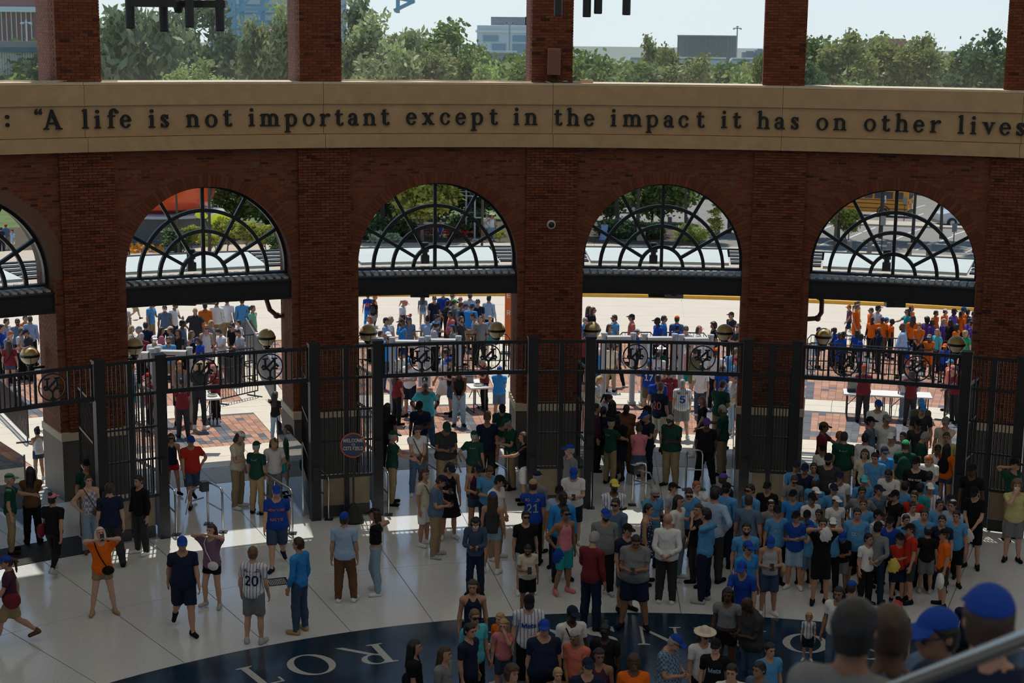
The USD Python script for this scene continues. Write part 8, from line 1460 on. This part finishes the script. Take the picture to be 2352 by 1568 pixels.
PEOPLE_FAR = """
-13.32 58.78 1.74 60 qs 1 sk - Plb -Nkh bk ph lq
-12.50 57.40 1.74 10 hs 2 sk - Pdb -Nnv bk mk lq
-12.39 58.39 1.74 60 qs 2 sk - Twh -Nnv bk ph lq
-11.17 56.21 1.80 170 is 1 0k - Tch -Nch bk big lq
-11.19 58.15 1.72 178 hs 2 sk - Tbo -Nkh bk - lq
-10.84 58.53 1.80 170 hs 1 sk - Lwh -Nkh bk stout lq
-10.54 59.02 1.82 180 hs 1 sb - Twh -Nkh bk - lq
-9.99 59.05 1.80 178 hs 1 sb - Llb -Ngy bk - lq
-9.42 57.90 1.72 60 hw 1 tb - Tlm Xld wh - lq
-12.67 52.92 1.64 90 hs 0 ly - Tcr -Nbk wh - lq
-12.17 52.02 1.74 -88 hs 1 sg Cdb Tgy -Nbk wh - lq
-12.20 53.03 1.74 170 hs 1 sk - Tnv -Nbk bk - lq
-11.61 52.63 1.62 90 hs 1 lk - Tpk -Nbk bk - lq
-11.14 51.99 1.74 -90 hs 1 sb Ccr Tgy -Nkh bk - lq
-10.89 52.08 1.64 -60 hs 1 lb - Tch -Nbk bk - lq
-11.04 53.29 1.76 60 hs 3 sk Cbk Tdb -Nbk bk - lq
-10.44 51.82 1.62 60 hs 1 ll - Hbk -Nbk bk - lq
-10.15 52.80 1.68 0 hs 0 lr - Kwh -Dwh wh gl lq
-10.22 53.99 1.66 60 hs 1 ly - Tgy -Nbk bk - lq
-9.44 51.77 1.74 -60 ps 0 sb - Twh -Sgy wh ph lq
-9.27 52.99 1.74 -30 fs 1 sk - Tbk -Nbk bk gl lq
-8.82 51.67 1.74 -70 ps 1 sk - Tlg -Slg wh ph lq
-9.58 55.84 1.40 -60 hs 0 sb - Twh -Nbk bk - lq
-9.92 50.66 1.62 -70 ps 2 ob Crb Jrb -Ndn bk - lq
-11.82 50.78 1.72 170 hs 1 zg - Tmr -Nbk bk secu lq
-11.24 49.98 1.74 0 hs 1 sb Cwh Twh -Nbk bk mk lq
-14.10 57.92 1.74 170 hs 1 sk - Tlg -Skh bk - lq
-15.64 66.26 1.12 88 hw 1 sb - Tlg Skh bk - lq
-17.25 54.29 1.72 60 hs 1 sk - Tlg -Nbk bk - fq
-16.77 54.02 1.74 0 hs 2 sk - Tdb -Nbk bk gl+bd fq
-16.86 55.18 1.70 30 hs 1 sb - Tor -Nbk bk - fq
-16.53 54.66 1.74 170 hs 1 sb - Lpb -Nbk bk - fq
-16.33 51.52 1.72 60 qs 0 sr - Tgy -Nbk bk - fq
-16.07 52.09 1.72 60 hs 1 sb Cgy Twh -Nbk bk - fq
-15.75 51.88 1.72 -60 ps 1 sb Cnv Tch -Nbk bk - fq
-15.87 50.15 1.57 172 hs 1 lb - Tmr Xdn wh xbbk fq
-16.95 52.83 1.72 60 hs 1 sk - Trb -Nbk bk - fq
-30.21 95.94 1.64 170 hs 1 sb Cor Tdb Skh wh - ws
-29.17 93.80 1.48 -60 hs 1 sb - Tpb Xwh wh - ws
-30.25 95.15 1.50 170 hs 1 sk - Tnv Nnv bk - ws
-5.80 64.16 1.38 178 hw 1 sk - Jrb Nbb wh n48 cq
-5.51 63.99 1.30 88 hs 1 sr Cor Tor -Sor wh - cq
-5.50 63.31 1.24 172 hw 4 sk - Tbk Sgy wh bpch cq
-4.12 59.78 1.66 68 qs 0 ty Cpk Twh -Nbk wh sbbk+can cq
-3.58 63.87 1.33 178 hs 1 lb - Tdb Xld wh - cq
-2.95 60.23 1.76 30 hs 1 zb - Pnv -Nbk bk gl cq
-2.67 61.60 1.78 20 hs 1 sb - Jrb -Nbk bk mets cq
-2.30 61.27 1.72 0 hs 1 sb - Tch -Nbk bk gl cq
-2.39 58.80 1.76 110 is 1 sk - Tbk -Nbk bk bd cq
-2.19 59.23 1.74 120 hs 1 sb Cbg Tgy -Nbk bk - cq
-1.95 60.17 1.74 -30 hs 1 0k - Tpy -Nbk bk gl cq
-1.62 61.13 1.76 170 hs 1 sb Cgy Tlg -Nbk bk - cq
-1.28 59.26 1.76 0 hs 1 sk - Tnv -Nbk bk gl cq
-0.89 60.19 1.78 150 hs 1 sk - Lpb -Nbk bk - cq
-1.88 58.48 1.74 60 hs 1 sb - Tdb -Nbk bk gl cq
-1.71 58.30 1.70 20 hs 1 sb Cnv Tnv -Nbk bk - cq
-1.51 57.78 1.80 150 ps 1 sb Cbb Tbb -Skh wh big cq
-2.15 56.02 1.74 -80 hs 2 sk - Tcl -Nbk bk stout cq
-1.77 54.67 1.74 60 hs 1 sb - Tch -Nbk bk bd cq
-1.29 55.94 1.68 -80 qs 1 ub - Klg -Nbk bk ph cq
-1.09 54.97 1.72 0 hs 1 zb - Tgy -Nbk bk - cq
-0.79 56.86 1.45 0 hs 0 sy - Tlb -Stl wh - cq
-2.69 55.75 1.68 60 ps 1 tk - Tbb -Nbk bk - cq
-2.93 55.21 1.66 170 hs 1 uk - Tpb -Nbk bk bppb cq
-2.65 53.83 1.64 95 ps 1 tk - Tlg -Nbk bk - cq
-1.97 53.23 1.64 -80 hs 1 ok Crb Tgy -Nbk bk - cq
-4.95 55.57 1.60 -60 hs 0 lr - Tcr -Nbk bk - cq
-4.29 54.13 1.74 70 hs 1 sb Cnv Tpb -Nbk bk - cq
-4.21 55.19 1.64 100 hs 0 ly - Twh -Nbk bk - cq
-3.70 53.68 1.76 -60 ms 2 sb Cch Lbb -Nbk bk bd cq
-3.77 55.18 1.72 -60 hs 1 sk - Tdb -Nbk bk - cq
-3.57 55.10 1.64 20 hs 1 lb Cnv Tpd -Nbk bk - cq
-4.37 52.68 1.50 100 hs 1 sb - Tlg -Nbk bk - cq
2.78 58.19 1.66 80 hs 1 lb - Tpl -Nbk bk - rq
2.92 57.95 1.66 80 hs 1 lb - Tbk -Nbk bk gl rq
3.55 55.10 1.78 -70 hs 1 sb - Plb -Nbk bk gl+bd rq
3.26 53.68 1.64 60 hs 1 ob - Tgy -Nbk bk gl rq
4.15 55.27 1.78 -80 hs 1 sb Cbk Pcl -Nbk bk gl rq
4.98 54.45 1.78 -60 hs 4 sk Cbk Jrb -Nbk bk stout rq
5.23 55.18 1.76 70 hs 1 sb - Pbb -Nbk bk gl rq
5.69 55.12 1.76 178 hs 1 sb Cor Tdb -Nbk bk - rq
5.68 54.79 1.50 178 hs 2 sk Crb Trb -Nbk bk - rq
5.76 52.79 1.74 0 hs 1 sb - Twh -Nbk bk gl rq
6.25 53.41 1.66 90 hs 1 ob Cpk Twh -Nbk bk - rq
6.88 54.29 1.68 -80 hs 2 ck - Tbk -Nbk bk - rq
7.81 56.84 1.70 -40 cs 1 sb Cnv Tch -Nbk bk - rq
7.57 53.48 1.76 -30 cs 1 zb - Tch -Nbk bk gl rq
4.20 53.60 1.50 90 hs 1 sb Clg Trb -Nbk bk - rq
2.53 55.51 1.62 60 hs 0 sg - Tbb -Nbk bk gl rq
2.40 51.79 1.68 178 hs 1 sk - Tmr -Nbk bk - rq
13.20 62.54 1.35 -60 hw 1 sb Cbo Ppm Snv wh gl oq
13.65 63.18 1.43 60 hw 1 tb - Tyl Xbk wh - oq
12.94 60.09 1.66 60 hs 1 tl - Tor -Sor wh - oq
13.40 59.60 1.60 -60 hs 1 sb - Tor -Nbk bk gl oq
13.47 58.87 1.78 120 hs 1 sb Cnv Tlg -Nbk bk bd oq
13.03 57.76 1.50 -20 hs 4 zk - Tor -Nbk bk - oq
13.37 57.66 1.52 175 hs 3 zk - Tor -Sbr bk - oq
13.70 57.64 1.45 120 hs 4 zk - Tor -Sbk bk - oq
13.66 58.34 1.40 90 hs 1 sb Cbb Tor -Nbk bk - oq
12.61 54.68 1.55 -70 hs 4 sr - Pnv -Nch bk - oq
13.12 53.49 1.88 -90 hs 3 0k - Lpb -Nbk bk bd+big oq
13.40 53.98 1.20 30 ns 4 zk - Trb Spk bk - oq
14.71 59.44 1.60 -60 rs 1 lk - Ttl -Nbk bk gl oq
15.11 60.52 1.60 60 hs 1 lk Cbo Tor -Nbk bk - oq
14.43 57.45 1.62 170 hs 1 lb - Tor -Nbk bk - oq
14.39 56.38 1.50 0 fs 0 cr - Tor -Sbk bk - oq
15.00 57.70 1.55 -40 hs 4 ck - Tpu -Nbk bk - oq
15.11 57.39 1.50 60 hs 3 lk - Tpu -Nbk bk - oq
15.97 60.29 1.45 60 hs 2 sk - Tor -Nbk bk - oq
16.38 60.48 1.50 60 hs 1 sb Cwh Tor -Nbk bk - oq
16.32 59.09 1.70 60 hs 4 sk Cbk Tpu -Nbk bk stout oq
16.88 59.81 1.70 120 hs 1 sb Cbb Tor -Nbk bk - oq
16.64 59.28 1.60 150 hs 3 zk - Tor -Nbk bk - oq
17.02 59.72 1.60 150 hs 2 sk - Tpu -Nbk bk - oq
17.10 59.24 1.60 20 hs 2 sk - Tpu -Nbk bk - oq
15.60 57.70 1.50 60 hs 0 ly - Tpu -Nbk bk - oq
15.61 56.76 1.60 -40 hs 4 lk - Tbk -Nbk bk - oq
15.68 56.26 1.50 60 hs 4 ck - Tor -Nbk bk - oq
16.36 57.23 1.60 120 hs 1 sb Cch Tpu -Nbk bk - oq
16.38 56.80 1.55 60 hs 1 sb Cnv Tpu -Nbk bk - oq
14.65 54.91 1.50 -40 hs 0 oy - Taq -Nbk bk bpaq oq
14.11 53.84 1.45 0 cs 3 sk Cgy Tor -Sor bk gl oq
14.36 52.72 1.30 -20 hs 3 sk Cor Trb -Snv bk - oq
15.53 54.64 1.50 170 hs 0 cy - Tbg -Nbk bk - oq
11.26 55.70 1.36 60 hs 4 tk - Trb -Nbk bk - oq
11.19 54.33 1.36 30 hs 3 ck - Trb -Srb bk - oq
11.30 54.38 1.40 60 hs 3 sk Cbk Trb -Nbk bk - oq
11.94 55.16 1.36 0 hs 4 ok - Trb -Nbk bk - oq
11.92 54.49 1.32 90 hs 4 zk - Trb Spb bk - oq
10.61 55.23 1.43 90 hs 4 zk - Tpb Snv bk - oq
-4.67 103.56 1.72 0 fi 0 sw - Prb Ndn wh - ws
-1.72 103.85 1.75 20 hs 1 sb - Twh Xld wh - ws
-1.37 102.93 1.84 0 js 1 ob Ucr Kwh Nld wh - ws
5.93 104.81 1.72 0 fi 2 zb - Lpb Rpb wh - ws
19.58 97.69 1.19 -90 rs 1 sb - Tlb Swh wh - ws
-18.69 100.03 1.39 -20 hs 1 sb Cbb Tlg Nbk bk - ws
-18.39 100.64 1.42 20 hs 1 sb Crb Tcl Nbk bk - ws
-20.96 87.56 1.15 90 hs 1 sk - Tbk Nbk bk - ws
"""
people(PEOPLE_NEAR, False)
people(PEOPLE_FAR, True)
# ---------------------------------------------------------------- people on the stairs close to the viewer, handrail, green barrier
STAIR = mat('stair_concrete', (0.16, 0.16, 0.165), 0.7)
sr = thing('staircase', 'concrete stairs at the lower right under the nearest people', 'stairs', kind='structure')
for i, (q, fa, l, ex) in enumerate((((1.31, 5.85, 8.63), 165, '2 sk - Tgy Nbk bk', '-'), ((1.52, 6.11, 8.52), 190, '3 zb - Tdb Nbk bk', '-'), ((2.06, 7.31, 8.07), -60, '2 sk Crb Tdb Nbk bk', 'gl'), ((1.67, 5.35, 8.86), 178, '1 sb Crb Tnv Nbk bk', 'stout'))):
    z = q[2] - 1.74; d = parse(f'{q[0]:.2f} {q[1]:.2f} 1.74 {fa} hs {l} {ex} st'); d['z'] = z; d['bot'] = '-' + d['bot']
    person(d, ['person in grey tee, short black hair, nearest the viewer, leftmost on the stairs', 'person in dusty blue tee, cropped brown hair, second on the near stairs', 'person in royal blue cap and sunglasses beside the handrail, on the near stairs', 'person in large royal blue cap at the lower right, closest to the handrail'][i], False)
    put('step', MB().box((q[0], q[1], z / 2), (0.9, 0.9, z)).out(), STAIR, sr)
hr = thing('handrail', 'round steel handrail rising to the right across the lower right corner', 'handrail'); a, b = np.array((1.14, 4.46, 8.88)), np.array((1.36, 3.98, 9.23))
put('rail', MB().tube([a - (b - a) * 0.6, a, b, b + (b - a) * 0.6], 0.024, 12).out(), CHROME, hr, smooth=40); put('bracket', MB().bar(b, b - [0, 0, 0.9], 0.03).bar(a, a - [0, 0, 0.9], 0.03).out(), GATE, hr)
GREENP = mat('green_panel', (0.02, 0.10, 0.045), 0.5)
for x0, x1, y, lab in ((-3.18, -0.62, 22.6, 'low green arched barrier with black frame at the bottom centre'), (7.55, 9.6, 21.6, 'low green barrier with black frame at the lower right')):
    t = thing('green_barrier', lab, 'barrier'); n = 8; w = (x1 - x0) * 0.5; X = np.linspace(x0 + 1.0, x0 + 1.0 + w, n + 1) if x0 < 0 else np.linspace(x0 - 0.4, x0 + 0.9, n + 1); Z = 1.02 + 0.16 * np.sin(np.linspace(0, math.pi, n + 1))
    for i in range(0, n, 2): put('panel', (np.array([(X[i], y, Z[i] - 0.3), (X[i + 2], y, Z[i + 2] - 0.3), (X[i + 2], y, Z[i + 2]), (X[i], y, Z[i]), (X[i], y + 0.02, Z[i] - 0.3), (X[i + 2], y + 0.02, Z[i + 2] - 0.3), (X[i + 2], y + 0.02, Z[i + 2]), (X[i], y + 0.02, Z[i])]), np.array([[0, 1, 2, 3], [7, 6, 5, 4], [0, 4, 5, 1], [3, 2, 6, 7]])), GREENP, t)
    put('top_rail', MB().tube([(a_, y, c_ + 0.02) for a_, c_ in zip(X, Z)], 0.028, 6).out(), GATE, t); put('bottom_rail', MB().tube([(a_, y, c_ - 0.31) for a_, c_ in zip(X, Z)], 0.022, 6).out(), GATE, t)
    for a_ in (X[0], X[-1]): put('post', MB().bar((a_, y, 0), (a_, y, 1.1), 0.07).out(), GATE, t); put('finial', MB().mesh(trimesh.creation.icosphere(2, 0.06).apply_translation((a_, y, 1.17))).out(), CHROME, t)
# ---------------------------------------------------------------- bags and things held
_n = {}
def once(l):
    k = _n[l] = _n.get(l, 0) + 1; return l if k == 1 else l.replace('carried', ['', '', 'also carried', 'further back carried', 'again carried'][min(k, 4)], 1)
def place(par): x = UsdGeom.Xform.Get(stage, par); return [o.Get() for o in x.GetOrderedXformOps()]
for b in BAGS:
    (t, rz) = place(b[0]); d = b[5]; x = thing(b[1].replace(' ', '_'), once(f"{COL[b[4]][0]} {b[1]} carried by person in {colour(d['top'][1:])[0]} {TOPN[d['top'][0]]}, {ZONES[d['zone']]}"), 'bag', loc=t, rz=math.radians(rz))
    putv('bag_body', b[2], b[3], cloth(b[4]), x)
    if len(b) > 6: putv('strap', b[6], b[7], cloth(b[4]), x)
for par, what, c, d in HELD:
    (t, rz) = place(par); nm, cat = {'phone': ('phone', 'phone'), 'cup': ('cup', 'cup'), 'bag': ('plastic_bag', 'bag'), 'chips': ('snack_bag', 'snack'), 'cap': ('held_jersey', 'clothing'), 'can': ('drink_can', 'can')}[what]
    x = thing(nm, once(f"{nm.replace('_', ' ')} carried in hand by person in {colour(d['top'][1:])[0]} {TOPN[d['top'][0]]}, {ZONES[d['zone']]}"), cat, loc=t, rz=math.radians(rz))
    if what == 'phone': put('case', MB().bar(c - [0, 0.02, 0.06], c + [0, 0.02, 0.07], 0.075, 0.01).out(), BLACKMETAL, x); put('screen', MB().bar(c - [0, 0.012, 0.052], c + [0, 0.028, 0.062], 0.066, 0.006).out(), DGL, x)
    elif what in ('cup', 'can'): put('cup_body', lathe([(0.001, -0.05), (0.032, -0.05), (0.042, 0.07), (0.001, 0.065)], 12, c), WHITE if what == 'cup' else REDL, x); put('cup_rim', lathe([(0.040, 0.066), (0.045, 0.066), (0.045, 0.075), (0.040, 0.075)], 12, c), WHITE, x)
    else:
        m = trimesh.creation.icosphere(2, 1.0); v = m.vertices * [0.12, 0.06, 0.15] * (1 + 0.12 * np.sin(m.vertices[:, :1] * 9 + m.vertices[:, 2:] * 7)) + c - [0, 0.05, 0.1]
        putv('bag_body', v, np.array(m.faces), cloth('rb' if what == 'cap' else 'wh' if what == 'bag' else 'yl'), x)
